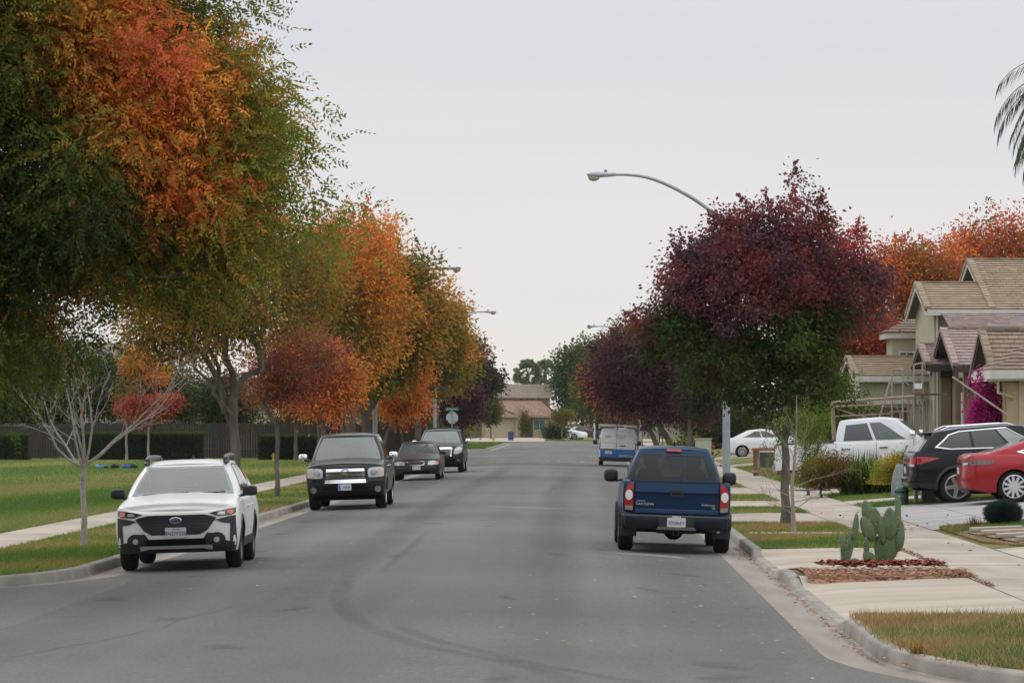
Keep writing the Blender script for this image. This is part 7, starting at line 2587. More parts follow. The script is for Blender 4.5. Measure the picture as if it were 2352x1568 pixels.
cactus(3.80, 50.5, 0.0, [(0, 0, 0, .34, .17, 0, -.12, .2), (-.05, 0, .26, .18, .13, 0, -.1, -.4), (.04, .01, .12, .40, .12, 0, .22, 1.0), (.11, 0, .34, .36, .13, 0, .18, .9), (.07, -.03, 0, .14, .15, 0, .5, .2), (-.04, 0, .10, .3, .12, 0, -.1, .9)],
       "small prickly pear cactus at the curb end of the mulch bed")


# ---- palms
def fan_palm(x, y, h, s, label):
    root = empty("fan_palm", (x, y, 0), 0, label, "palm tree", "fan palms behind the end house")
    mb = MB(); mb.tube([(0, 0, 0), (.1, 0, h * .5), (0, 0, h)], [.28 * s, .2 * s, .2 * s], 10); mb.build("trunk", M_BARK, root, smooth=True)
    vs, cs = [], []
    rr = random.Random(int(abs(x) * 10))
    for k in range(24):
        a = rr.uniform(0, 2 * PI); el = rr.uniform(-.9, 1.5)
        d = Vector((math.cos(a) * math.cos(el), math.sin(a) * math.cos(el), math.sin(el)))
        up = Vector((0, 0, 1))
        c0 = Vector((0, 0, h)) + d * .8 * s
        sd = d.cross(up).normalized(); sd = Matrix.Rotation(rr.uniform(-1.1, 1.1), 3, d) @ sd
        for j in range(17):
            f = -1.25 + 2.5 * j / 16
            dd = (d * math.cos(f) + sd * math.sin(f)).normalized()
            L_ = s * 1.0 * rr.uniform(.85, 1.05)
            w = sd * math.cos(f) - d * math.sin(f)
            m_ = c0 + dd * L_ * .65
            e = c0 + dd * L_ + Vector((0, 0, -.15 * s))
            vs += [c0, m_ + w * .10 * s, e, m_ - w * .10 * s]
            cs.append(tuple(q * rr.uniform(.7, 1.3) for q in (.16, .21, .10)))
        # stalk
        w = sd * .04 * s
        vs += [Vector((0, 0, h)) - w, Vector((0, 0, h)) + w, c0 + w, c0 - w]
        cs.append((.10, .10, .05))
    np_mesh("fronds", np.array([tuple(v) for v in vs]), 4, np.array(cs), M_LEAF, root)


fan_palm(-8.4, 520, 9.0, 1.5, "fan palm standing clear above the end house's roof, the left of the pair")
fan_palm(-5.9, 530, 9.2, 1.45, "fan palm half hidden by the green tree, the right of the pair")


def queen_palm(x, y, h, label):
    root = empty("queen_palm", (x, y, 0), 0, label, "palm tree")
    mb = MB(); mb.tube([(0, 0, 0), (.1, 0, h * .5), (0, 0, h)], [.2, .16, .13], 12); mb.build("trunk", M_BARK, root, smooth=True)
    vs, cs = [], []
    rr = random.Random(5)
    mr = MB()
    for k in range(16):
        a = PI + rr.uniform(-1.0, 1.0) if k < 10 else rr.uniform(0, 2 * PI)
        el = [1.0, .75, .5, .3, .9, .6, .1, .4, 1.1, -.1][k] if k < 10 else rr.uniform(.2, 1.2)
        d = Vector((math.cos(a) * math.cos(el), math.sin(a) * math.cos(el), math.sin(el)))
        pts = [Vector((0, 0, h))]
        n = 22
        L_ = 2.9
        for i in range(n):
            d = (d + Vector((0, 0, -.105))).normalized()
            pts.append(pts[-1] + d * L_ / n)
        mr.tube(pts, [.03 * (1 - .85 * i / n) for i in range(n + 1)], 5, caps=False)
        for i in range(3, n + 1):
            t = i / n
            dd = (pts[i] - pts[i - 1]).normalized()
            sd = dd.cross(Vector((0, 0, 1))).normalized()
            for s_ in (1, -1):
                for q in range(3):
                    ld = (sd * s_ * rr.uniform(.35, .9) + dd * rr.uniform(.3, .8) + Vector((0, 0, -.75 - .3 * q * rr.random()))).normalized()
                    ll = .62 * (1 - .55 * abs(t - .55)) * rr.uniform(.7, 1.1)
                    b = pts[i - 1].lerp(pts[i], rr.random())
                    w = ld.cross(dd).normalized() * .010
                    m_ = b + ld * ll * .5
                    e = b + ld * ll + Vector((0, 0, -.10))
                    vs += [b, m_ + w, e, m_ - w]
                    cs.append(tuple(v * rr.uniform(.7, 1.3) for v in (.10, .14, .09)))  # frond green lightened and greyed: haze put into the colour
    mr.build("frond_ribs", mat("frond_rib", (.16, .17, .08), .7, noise=.2), root, smooth=True, fix=False)
    np_mesh("fronds", np.array([tuple(v) for v in vs]), 4, np.array(cs), M_LEAF, root)


queen_palm(13.2, 92, 10.9, "drooping feathery palm fronds entering at the photo's right edge above the roofs")


# ---- hedges and fences
def hedge(x0, x1, y, h, d, label):
    root = empty("hedge", ((x0 + x1) / 2, y, 0), 0, label, "hedge", "clipped dark hedges along the fence")
    w = (x1 - x0) / 2
    mb = MB(); mb.box(-w + .06, w - .06, -d / 2 + .06, d / 2 - .06, 0, h - .06)
    mb.build("hedge_core", mat("hedge_core", (.012, .018, .008), .95, noise=.3, nscale=6), root)
    n = int(1500 * (2 * w))
    n1, n2 = int(n * .6), n - int(n * .6)
    p = np.concatenate([np.stack([RNG.uniform(-w, w, n1), np.full(n1, -d / 2) + RNG.normal(size=n1) * .04, RNG.uniform(0, h, n1)], 1),
                        np.stack([RNG.uniform(-w, w, n2), RNG.uniform(-d / 2, d / 2, n2), h + RNG.normal(size=n2) * .035], 1)])
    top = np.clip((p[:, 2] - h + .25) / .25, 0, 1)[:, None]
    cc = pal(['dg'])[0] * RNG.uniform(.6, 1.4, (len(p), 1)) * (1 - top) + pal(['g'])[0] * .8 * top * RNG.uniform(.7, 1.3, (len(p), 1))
    np_mesh("foliage", leaf_verts(p, norm(RNG.normal(size=(len(p), 3)) + np.array([0, -.6, .5])), .09, .06), 4, cc, M_LEAF, root)


hedge(-34, -30.0, 188.5, 1.35, 1.4, "clipped dark hedge at the photo's left edge")
hedge(-27.3, -20.5, 188.5, 1.42, 1.4, "clipped dark hedge behind the bare young tree")
hedge(-17.6, -11.6, 188.5, 1.3, 1.4, "clipped dark hedge behind the fire hydrant and small trees")


def fence(x0, x1, y, h, label, m, name="wooden_fence", step=2.4, along='x', board=.14):
    root = empty(name, (x0, y, 0), 0, label, "fence")
    L_ = x1 - x0
    mb = MB()
    x = 0
    while x < L_:
        dz = random.uniform(-.02, .02)
        mb.col = tuple(random.uniform(.75, 1.2) * c for c in m)
        mb.box(x + .004, min(x + board, L_) - .004, 0, .022, .04, h + dz)
        x += board
    mb.build("boards", mat("fence_boards", vcol=True, rough=.9, noise=.35, nscale=3, stretch=(4, 4, .6)), root)
    mb = MB(); mb.box(0, L_, .03, .08, .4, .5); mb.box(0, L_, .03, .08, h - .4, h - .3)
    mb.build("rails", mat("fence_rail", tuple(c * .8 for c in m), .9, noise=.2), root)
    x = 0
    while x < L_:
        mb = MB(); mb.box(x - .05, x + .05, .03, .13, 0, h + .05); mb.build("post", MATS["fence_rail"], root)
        x += step
    return root


fence(-42, -9.2, 192, 1.95, "long dark brown wooden fence behind the park lawn and hedges", (.050, .038, .032))
fence(-16.1, -12.0, 437, 2.2, "short wooden fence left of the end house", (.17, .095, .055), board=.18)


# ================================================================== HOUSES
def stucco(name, c): return mat("stucco_" + name, c, .9, noise=.08, nscale=1.2, bump=.25, bscale=60, spec=.2)


def roof_plane(mb, p0, p1, q1, q0, base, jit=.09, course=.36, tile=.34, th=.05, base2=None, mixp=0):
    """overlapping tile courses from the eave p0-p1 up to the ridge q0-q1"""
    p0, p1, q0, q1 = map(Vector, (p0, p1, q0, q1))
    up = ((q0 + q1) / 2 - (p0 + p1) / 2)
    n = max(2, int(round(up.length / course)))
    nrm = (p1 - p0).cross(up).normalized()
    if nrm.z < 0: nrm = -nrm
    for i in range(n):
        t0, t1 = i / n, min(1, (i + 1.12) / n)
        a0, b0 = p0.lerp(q0, t0), p1.lerp(q1, t0)
        a1, b1 = p0.lerp(q0, t1), p1.lerp(q1, t1)
        k = max(1, int(round((b0 - a0).length / tile)))
        off = .5 if i % 2 else 0
        for j in range(k + (1 if off else 0)):
            s0, s1 = max(0, (j - off) / k), min(1, (j + 1 - off) / k)
            if s1 - s0 < .01: continue
            g = random.uniform(1 - jit, 1 + jit)
            b = base2 if (base2 and random.random() < mixp) else base
            mb.col = tuple(c * g * random.uniform(.97, 1.03) for c in b)
            dz = nrm * (th + random.uniform(0, .003))
            A, B = a0.lerp(b0, s0 + .0006), a0.lerp(b0, s1 - .0006)
            Cc, D = a1.lerp(b1, s1 - .0006), a1.lerp(b1, s0 + .0006)
            mb.add([A, B, Cc, D, A + dz, B + dz, Cc + dz * .25, D + dz * .25], [(4, 5, 6, 7), (0, 1, 5, 4), (1, 2, 6, 5), (3, 0, 4, 7)])
    mb.col = (1, 1, 1)


TAN = (.33, .25, .17)
PINK = (.33, .245, .225)
BRN = (.25, .18, .14)
FASC = mat("fascia_white", (.56, .55, .50), .6, noise=.08)
FASG = mat("fascia_dark", (.055, .042, .038), .8, noise=.3, nscale=6)
SOFF = mat("soffit_wood", (.15, .11, .085), .85, noise=.3, nscale=6, stretch=(1, 6, 1))


def gable_x(parent, x0, x1, y0, y1, ze, zr, wallm, base, z0=.3, over=.45, overx=.35, fasc=None, base2=None, mixp=0, yr=None, wall=True, ze2=None, name="wing"):
    """block whose ridge runs along x; the gable end faces -x (the street)"""
    fasc = fasc or FASC
    yr = yr if yr is not None else (y0 + y1) / 2
    ze2 = ze2 if ze2 is not None else ze
    if wall:
        mb = MB()
        poly = [(y0, z0), (y1, z0), (y1, ze2), (yr, zr - .12), (y0, ze)]
        mb.prism(poly, lambda u, v: Vector((x0, u, v)), lambda u, v: Vector((x1, u, v)))
        mb.build("wall", wallm, parent)
    s1 = (zr - ze) / (yr - y0); s2 = (zr - ze2) / (y1 - yr)
    ya, za = y0 - over, ze - over * s1
    yb, zb_ = y1 + over, ze2 - over * s2
    xa = x0 - overx
    mb = MB()
    roof_plane(mb, (xa, ya, za + .06), (x1, ya, za + .06), (x1, yr, zr + .06), (xa, yr, zr + .06), base, base2=base2, mixp=mixp)
    roof_plane(mb, (x1, yb, zb_ + .06), (xa, yb, zb_ + .06), (xa, yr, zr + .06), (x1, yr, zr + .06), base, base2=base2, mixp=mixp)
    # ridge and rake cap tiles
    k = int((x1 - xa) / .4)
    for i in range(k):
        a = xa + (x1 - xa) * i / k; b = xa + (x1 - xa) * (i + 1) / k
        g = random.uniform(.85, 1.15); mb.col = tuple(c * g for c in base)
        mb.box(a + .01, b - .01, yr - .11, yr + .11, zr + .07, zr + .15)
    for (yA, zA) in ((ya, za), (yb, zb_)):
        k = max(2, int(abs(yr - yA) / .38))
        for i in range(k):
            t0, t1 = i / k, (i + 1) / k
            g = random.uniform(.85, 1.15); mb.col = tuple(c * g for c in base)
            y_a, y_b = lerp(yA, yr, t0), lerp(yA, yr, t1); z_a, z_b = lerp(zA, zr, t0) + .1, lerp(zA, zr, t1) + .1
            mb.add([(xa - .03, y_a, z_a - .12), (xa + .20, y_a, z_a - .02), (xa + .20, y_b, z_b - .02), (xa - .03, y_b, z_b - .12), (xa - .03, y_a, z_a + .07), (xa + .20, y_a, z_a + .07), (xa + .20, y_b, z_b + .05), (xa - .03, y_b, z_b + .05)],
                   [(4, 5, 6, 7), (0, 3, 7, 4), (0, 4, 5, 1), (1, 5, 6, 2), (3, 2, 6, 7)])
    rf = mb.build("roof", M_TILE, parent, fix=False)
    mb = MB()
    for (yA, zA, sg) in ((ya, za, -1), (yb, zb_, 1)):
        # soffit plane beneath the tiles
        mb.add([(xa + .02, yA, zA + .03), (x1, yA, zA + .03), (x1, yr, zr + .03), (xa + .02, yr, zr + .03), (xa + .02, yA, zA - .03), (x1, yA, zA - .03), (x1, yr, zr - .03), (xa + .02, yr, zr - .03)],
               [(0, 1, 2, 3), (4, 5, 6, 7), (0, 1, 5, 4), (0, 3, 7, 4), (1, 2, 6, 5)])
    mb.build("soffit", SOFF, rf)
    mb = MB()
    for (yA, zA) in ((ya, za), (yb, zb_)):
        mb.add([(xa, yA, zA - .17), (xa + .045, yA, zA - .17), (xa + .045, yr, zr - .17), (xa, yr, zr - .17), (xa, yA, zA + .06), (xa + .045, yA, zA + .06), (xa + .045, yr, zr + .06), (xa, yr, zr + .06)],
               [(0, 1, 2, 3), (4, 5, 6, 7), (0, 1, 5, 4), (0, 3, 7, 4), (1, 2, 6, 5), (2, 3, 7, 6)])
    mb.box(xa + .05, x1, ya - .04, ya, za - .16, za + .05)
    mb.build("fascia", fasc, rf)
    return rf


def window(parent, x, z, w, h, y=None, face='y', fm=None, gl=None, bars=1, trim=.07):
    """window in a wall facing -y at depth y (face='y') or in a wall facing -x at x=y (face='x')"""
    fm = fm or FASC
    def B(mb, a0, a1, d0, d1, z0, z1):
        if face == 'y': mb.box(a0, a1, y + d0, y + d1, z0, z1)
        else: mb.box(y + d0, y + d1, a0, a1, z0, z1)
    mb = MB()
    B(mb, x - w / 2 - trim, x + w / 2 + trim, -.05, -.002, z - h / 2 - trim, z - h / 2)
    B(mb, x - w / 2 - trim, x + w / 2 + trim, -.05, -.002, z + h / 2, z + h / 2 + trim)
    B(mb, x - w / 2 - trim, x - w / 2, -.05, -.002, z - h / 2, z + h / 2)
    B(mb, x + w / 2, x + w / 2 + trim, -.05, -.002, z - h / 2, z + h / 2)
    for i in range(bars):
        xx = x - w / 2 + w * (i + 1) / (bars + 1)
        B(mb, xx - .02, xx + .02, -.045, -.002, z - h / 2, z + h / 2)
    wn = mb.build("window", fm, parent)
    mb = MB(); B(mb, x - w / 2, x + w / 2, -.012, -.003, z - h / 2, z + h / 2)
    mb.build("pane", gl or M_GLASS_H, wn)
    return wn


# House B: two-storey house being re-roofed
hb = empty("house", (0, 0, 0), 0, "two storey cream house with tan tiled roof and pink tiled porches on the right", "house", "houses on the right side of the street")
WB = stucco("cream_green", (.40, .385, .29))
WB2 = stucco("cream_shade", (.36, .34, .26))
WT = mat("weathered_render", (.27, .20, .125), .9, color2=(.19, .14, .09), nscale=.8, detail=8, bump=.2, bscale=40)
gable_x(hb, 12.55, 15.2, 125, 132, 6.15, 7.1, WB, TAN, z0=.3)
gable_x(hb, 15.0, 26, 125.01, 139, 6.15, 8.12, WB, TAN, z0=.3, overx=.5)
mb = MB(); mb.box(12.62, 26, 124.54, 124.60, 5.93, 6.02); mb.tube([(12.66, 124.9, 6.0), (12.66, 124.9, .4)], .05, 8); mb.build("gutter_pipe", FASC, hb)
window(hb, 16.6, 4.0, 1.0, 1.2, y=125)
# garage wing on the left
gable_x(hb, 10.05, 13.0, 127.2, 134, 3.75, 4.42, WB, TAN, z0=.3, over=.3, overx=.25)
mb = MB(); mb.box(10.3, 12.5, 127.1, 127.195, 2.72, 2.88); mb.build("lintel", FASC, hb)
mb = MB(); mb.box(10.62, 11.75, 127.13, 127.19, .3, 2.6); mb.build("entry_door", mat("door_brown", (.12, .05, .03), .6, noise=.2), hb)
# small bay at the back
mb = MB(); mb.box(11.75, 12.7, 133, 135.5, .4, 5.25); mb.build("bay_wall", WB, hb)
mb = MB(); mb.box(11.5, 12.7, 132.75, 135.7, 5.25, 5.45); mb.build("bay_cornice", FASC, hb)
mb = MB(); roof_plane(mb, (11.45, 132.7, 5.47), (12.9, 132.7, 5.47), (12.9, 134.2, 6.0), (12.5, 134.2, 6.0), BRN); roof_plane(mb, (11.45, 135.7, 5.47), (11.45, 132.7, 5.47), (12.5, 134.2, 6.0), (12.5, 134.3, 6.0), BRN)
mb.build("bay_roof", M_TILE, hb, fix=False)
window(hb, 12.3, 4.2, .5, 1.0, y=132.98)
# pink porch roof against the wall
mb = MB()
roof_plane(mb, (12.75, 121.2, 5.25), (18.5, 121.2, 5.25), (18.5, 124.9, 6.02), (12.75, 124.9, 6.02), PINK, jit=.18, base2=(.30, .27, .29), mixp=.15)
pr = mb.build("porch_roof", M_TILE, hb, fix=False)
mb = MB(); mb.box(12.9, 18.5, 121.3, 124.9, .4, 5.1); mb.build("porch_wall", WT, hb)
gable_x(hb, 12.62, 18.5, 116.5, 123.3, 4.05, 5.2, WT, PINK, z0=.3, over=.5, overx=.35, fasc=FASG, base2=(.28, .22, .23), mixp=.12, yr=120, wall=False)
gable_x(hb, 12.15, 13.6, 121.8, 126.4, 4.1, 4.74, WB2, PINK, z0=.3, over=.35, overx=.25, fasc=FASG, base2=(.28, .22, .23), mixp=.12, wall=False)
# entry: piers, opening, dark beams
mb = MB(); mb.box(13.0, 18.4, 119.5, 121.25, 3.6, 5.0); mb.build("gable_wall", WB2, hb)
for x_, y_, w_ in ((12.75, 117.2, .34), (13.55, 116.9, .36), (12.5, 122.4, .36), (14.2, 116.75, .3)):
    mb = MB(); mb.box(x_, x_ + w_, y_, y_ + .4, .3, 3.9); mb.build("pier", WT, hb)
mb = MB(); mb.box(13.0, 14.6, 116.6, 117.3, 3.62, 3.98); mb.build("beam", FASG, hb)
mb = MB(); mb.box(12.5, 13.4, 122.2, 122.6, 3.6, 3.95); mb.build("beam", FASG, hb)
mb = MB(); mb.box(13.08, 13.36, 118.6, 121.2, .3, 3.1); mb.build("door_surround", FASC, hb)
mb = MB(); mb.box(13.4, 14.3, 121.12, 121.29, .3, 3.0); mb.build("front_door", mat("door_grey", (.10, .095, .09), .7, noise=.15, nscale=3, stretch=(1, 1, .3)), hb)
mb = MB(); mb.box(13.35, 14.35, 121.0, 121.28, 3.0, 3.12); mb.build("door_lintel", FASC, hb)
# tan wing to the right
gable_x(hb, 12.95, 22, 108.6, 114.2, 3.75, 4.9, WT, (.27, .205, .15), z0=.3, over=.35, overx=.35, fasc=FASG, yr=111.2, ze2=3.4)

# House A: nearest beige house with white fascia
ha = empty("house", (0, 0, 0), 0, "beige house with white fascia and brown hipped tiled roof behind the magenta bougainvillea", "house", "houses on the right side of the street")
WA = stucco("beige", (.40, .32, .20))
mb = MB(); mb.box(12.55, 22, 104.2, 108.0, .3, 3.28); mb.build("wall", WA, ha)
mb = MB()
roof_plane(mb, (12.1, 103.6, 3.62), (22, 103.6, 3.62), (22, 107.0, 4.85), (14.4, 107.0, 4.85), (.24, .17, .13))
roof_plane(mb, (12.1, 108.4, 3.62), (12.1, 103.6, 3.62), (14.4, 107.0, 4.85), (14.4, 107.2, 4.85), (.24, .17, .13))
rfa = mb.build("roof", M_TILE, ha, fix=False)
mb = MB(); mb.box(12.02, 14.1, 103.45, 103.56, 3.36, 3.62); mb.box(12.02, 12.12, 103.56, 108.4, 3.36, 3.62); mb.box(12.1, 22, 103.56, 104.3, 3.30, 3.37); mb.box(12.02, 12.6, 104.3, 108.4, 3.30, 3.37)
mb.build("fascia", FASC, ha)
mb = MB()
mb.add([(13.95, 103.2, 3.22), (15.9, 103.2, 3.75), (15.9, 103.2, 3.95), (13.95, 103.2, 3.42), (13.95, 103.42, 3.22), (15.9, 103.42, 3.75), (15.9, 103.42, 3.95), (13.95, 103.42, 3.42)], [(0, 1, 2, 3), (4, 5, 6, 7), (0, 1, 5, 4), (3, 2, 6, 7), (0, 3, 7, 4)])
mb.build("rake_board", FASC, ha)
mb = MB(); roof_plane(mb, (14.0, 103.1, 3.46), (16.0, 103.1, 4.0), (16.0, 105.2, 4.75), (14.3, 105.2, 4.3), (.17, .115, .09)); mb.build("roof_valley", M_TILE, ha, fix=False)
for x_ in (12.95, 13.85, 14.8):
    mb = MB(); mb.box(x_, x_ + .16, 103.95, 104.19, .3, 3.28); mb.build("pilaster", mat("pilaster_cream", (.44, .38, .27), .8, noise=.1), ha)
mb = MB(); mb.box(12.7, 18, 104.05, 104.19, 2.42, 2.52); mb.build("band", MATS["pilaster_cream"], ha)
mb = MB(); mb.tube([(12.3, 103.7, 3.3), (12.3, 103.72, 2.95), (12.72, 103.9, 2.82), (12.78, 104.1, 2.7), (12.78, 104.1, .4)], .045, 8); mb.build("downpipe", MATS["pilaster_cream"], ha, smooth=True)
mb = MB(); mb.box(12.6, 12.95, 104.0, 104.19, .3, 3.25); mb.build("corner_wall", WA, ha)  # plain corner block in the wall's own beige stucco
# bougainvillea
tree("bougainvillea", "magenta bougainvillea covering the corner of the beige house", 12.05, 105.2, .3, .8, .06, [(0, 0, 1.5, .42, .5, 1.5), (.25, 0, 2.3, .35, .4, .7), (.1, 0, .7, .6, .5, .6)], 150, 75, (.10, .075),
     lambda cl, rr: np.array([[.42, .022, .20]]) * rr.uniform(.55, 1.25, (len(cl), 1)) + np.array([[.03, .0, .0]]) * rr.random((len(cl), 1)), cat="flowering shrub", spread=.16, seed=90)

# scaffolds
sm = mat("scaffold_wood", (.34, .27, .20), .85, noise=.25, nscale=8)
ss = mat("scaffold_steel", (.30, .27, .245), .7, noise=.25, nscale=8)
sc = empty("scaffold", (0, 0, 0), 0, "wooden pole scaffold with a long rail beside the lime green shrub", "scaffold", "scaffolding before the house")
y_ = 113.5
def SX(px): return (px - 1341) * y_ / 8000
def SZ(py): return H - (py - 965) * y_ / 8000
def pole_(root, pts, r, m, nm="pole"):
    mb = MB(); mb.tube([(SX(a), y_ + c, SZ(b)) for a, b, c in pts], r, 6); return mb.build(nm, m, root, smooth=True)
for pts, r_ in (([(1904, 858, 0), (1913, 1010, 0)], .045), ([(1910, 856, .1), (1918, 1010, .1)], .035), ([(1892, 925, 0), (2100, 910, .2)], .05), ([(1916, 933, 0), (2045, 928, .3)], .035),
                ([(1917, 937, .05), (1965, 952, .8), (2000, 960, 1.2)], .03), ([(1918, 956, 0), (2045, 950, .4)], .025), ([(2015, 972, 0), (2045, 872, .2)], .03)):
    pole_(sc, pts, r_, sm)
sc2 = empty("scaffold", (0, 0, 0), 0, "steel frame scaffold tower standing before the pink tiled porch", "scaffold", "scaffolding before the house")
y_ = 115.2
for pts, r_ in (([(2047, 850, 0), (2047, 990, 0)], .03), ([(2072, 848, 0), (2072, 990, 0)], .03), ([(2097, 836, 0), (2097, 990, 0)], .035), ([(2117, 832, 0), (2117, 990, 0)], .035),
                ([(2047, 850, 0), (2074, 848, 0)], .025), ([(2097, 838, 0), (2118, 833, 0)], .03), ([(2047, 880, 0), (2072, 878, 0)], .02), ([(2075, 845, 0), (2086, 872, .1)], .025),
                ([(2075, 876, 0), (2088, 886, .1)], .022), ([(2099, 866, 0), (2117, 864, 0)], .02), ([(2040, 946, 0), (2100, 944, 0)], .02), ([(2052, 920, 0), (2078, 985, 0)], .018), ([(2078, 920, 0), (2056, 985, 0)], .018)):
    pole_(sc2, pts, r_, ss)
mb = MB(); mb.box(SX(2090), SX(2175), y_ - .2, y_ + .3, SZ(908), SZ(903)); mb.build("plank", mat("plank_dark", (.13, .08, .05), .85, noise=.3), sc2)
mb = MB(); mb.box(SX(2098), SX(2115), y_ - .12, y_ + .1, SZ(893), SZ(880)); mb.build("bucket", M_WHITE, sc2)
rs = random.Random(3)
st = empty("stacked_poles", (0, 0, 0), 0, "row of thin upright poles leaning together below the scaffold planks", "poles")
for k in range(13):
    a = 2086 + k * 4.6
    pole_(st, [(a + rs.uniform(-3, 3), 916 + rs.uniform(-3, 4), rs.uniform(0, .4)), (a + rs.uniform(-6, 6), 992, rs.uniform(-.2, .2))], rs.uniform(.012, .03), ss if k % 3 else sm)
y_ = 101.5
pl = empty("long_pole", (0, 0, 0), 0, "long thin pale pole slanting across the bougainvillea", "pole")
pole_(pl, [(2186, 866, 0), (2300, 941, .6), (2316, 952, .7)], .028, mat("pale_pole", (.42, .36, .30), .6, noise=.2))

# ---- houses behind the park fence
def far_house(label, x0, x1, y, d, ze, zr, wallm, base, group, wins=(), hip=False, name="house"):
    root = empty(name, (0, 0, 0), 0, label, "house", group)
    mb = MB(); mb.box(x0 + .4, x1 - .4, y, y + d, 0, ze); mb.build("wall", wallm, root)
    mb = MB()
    i = (x1 - x0) * .18 if hip else 0
    roof_plane(mb, (x0, y - .5, ze), (x1, y - .5, ze), (x1 - i, y + d / 2, zr), (x0 + i, y + d / 2, zr), base, course=.4, tile=.5)
    roof_plane(mb, (x1, y + d + .5, ze), (x0, y + d + .5, ze), (x0 + i, y + d / 2, zr), (x1 - i, y + d / 2, zr), base, course=.8, tile=1)
    rf = mb.build("roof", M_TILE, root, fix=False)
    if not hip:
        mb = MB()
        for xx in (x0 + .41, x1 - .41): mb.add([(xx, y, ze), (xx, y + d, ze), (xx, y + d / 2, zr - .1)], [(0, 1, 2)])
        mb.build("gable_end", wallm, root, fix=False)
    mb = MB(); mb.box(x0, x1, y - .56, y - .5, ze - .22, ze + .02); mb.box(x0, x1, y - .5, y, ze - .2, ze - .15); mb.build("fascia", FASC, rf)
    for (xw, zw, w_, h_) in wins: window(root, xw, zw, w_, h_, y=y)
    return root


GL = "houses behind the park fence"
far_house("grey brown tiled house roof rising above the dark trees on the left", -46, -30.2, 236, 9, 5.9, 7.5, stucco("greige", (.30, .28, .23)), (.27, .225, .19), GL, [(-33, 4.4, 1.2, 1.2), (-38, 4.4, 1.2, 1.2)])
far_house("house with white fascia glimpsed left of the vase shaped tree's trunk", -30, -20.5, 228, 8, 3.9, 5.0, stucco("sand", (.46, .39, .29)), (.27, .22, .18), GL, [(-26, 2.3, 1.2, 1.0), (-23, 2.4, 1, 1)])
far_house("pale two storey house between the orange trees and the stop sign", -20, -11.2, 292, 9, 5.4, 6.9, stucco("pale", (.50, .50, .45)), (.29, .24, .2), GL, [(-13.6, 3.85, .8, 1.1), (-17, 3.9, 1, 1.1)])
# downpipe on the pale house
# ---- house C on the right behind white sedan, mostly hidden
far_house("low cream house hidden behind the purple trees and the white sedan", 12.5, 24, 205, 9, 3.2, 4.6, stucco("cream_r", (.42, .37, .28)), (.27, .22, .18), "houses on the right side of the street", [(15, 1.8, 1.4, 1.2)])
far_house("house screened by the shade trees beyond the side street on the right", 12, 24, 300, 9, 3.2, 4.6, stucco("cream_r", (.42, .37, .28)), (.27, .22, .18), "houses on the right side of the street", [(15, 1.8, 1.4, 1.2)])

# ---- end house
he = empty("house", (0, 0, 0), 0, "cream house with pink tiled roof facing down the street at its far end", "house")
WE = stucco("end_cream", (.42, .345, .235))
def EX(px, y): return (px - 1341) * y / 8000
mb = MB(); mb.box(-15.2, -3.9, 436, 446, 0, 2.75); mb.build("wall", WE, he)
mb = MB(); mb.box(-12.6, -8.6, 430, 436, 0, 2.72); mb.build("garage_wall", WE, he)
mb = MB()
for k in range(4): mb.box(-12.2, -9.1, 429.93, 429.985, .05 + k * .58, .6 + k * .58)
mb.build("garage_door", stucco("garage_door", (.50, .43, .30)), he)
PT = (.36, .235, .18)
mb = MB()
roof_plane(mb, (-14.6, 429.3, 2.72), (-8.2, 429.3, 2.72), (-8.4, 437, 4.5), (-13.0, 437, 4.5), PT, jit=.2)
roof_plane(mb, (-8.2, 435.4, 2.72), (-3.3, 435.4, 2.72), (-5.2, 441, 4.6), (-13, 441, 4.6), PT, jit=.2)
roof_plane(mb, (-15.6, 436, 2.72), (-14.6, 429.3, 2.72), (-13.0, 437, 4.5), (-13.2, 438, 4.5), PT, jit=.2)
rf = mb.build("lower_roof", M_TILE, he, fix=False)
mb = MB(); mb.col = (.16, .07, .05)
for a, b in (((-13.0, 437, 4.6), (-8.5, 429.5, 2.85)), ((-13.1, 441, 4.72), (-5.2, 441, 4.72)), ((-13.0, 437, 4.62), (-8.4, 437, 4.62)), ((-5.4, 441, 4.7), (-3.3, 435.6, 2.82))):
    n = 22
    for i in range(n):
        p = Vector(a).lerp(Vector(b), (i + .5) / n); q = .09
        mb.col = (.36, .19, .14) if i % 2 else (.12, .05, .04)
        mb.box(p.x - .12, p.x + .12, p.y - .12, p.y + .12, p.z - .03, p.z + .08)
mb.build("ridge_tiles", M_TILE, rf, fix=False)
mb = MB(); mb.box(-14.6, -8.2, 429.2, 429.3, 2.5, 2.72); mb.box(-8.2, -3.3, 435.3, 435.4, 2.5, 2.72); mb.build("fascia", stucco("fascia_tan", (.40, .33, .24)), rf)
mb = MB(); mb.box(-13.5, -4.4, 442, 452, 2.7, 5.15); mb.build("upper_wall", stucco("upper_wall", (.33, .29, .24)), he)
mb = MB()
roof_plane(mb, (-14.2, 441.4, 5.1), (-3.9, 441.4, 5.1), (-4.2, 447, 6.75), (-14.0, 447, 6.75), (.27, .22, .17), jit=.06)
mb.build("upper_roof", M_TILE, he, fix=False)
mb = MB(); mb.box(-14.2, -4.0, 441.3, 441.4, 4.95, 5.12); mb.build("upper_fascia", stucco("fascia_tan", (.40, .33, .24)), he)
mb = MB(); mb.box(-8.7, -7.9, 430.2, 431, 0, 2.72); mb.build("porch_pillar", WE, he)
mb = MB(); mb.box(-8.55, -8.1, 430, 430.25, 0, 3.9); mb.build("corner_panel", stucco("fascia_tan", (.40, .33, .24)), he)
mb = MB(); mb.box(-7.9, -6.4, 435.9, 435.98, 0, 2.5); mb.build("entry_door", mat("entry_dark", (.07, .045, .04), .7, noise=.2), he)
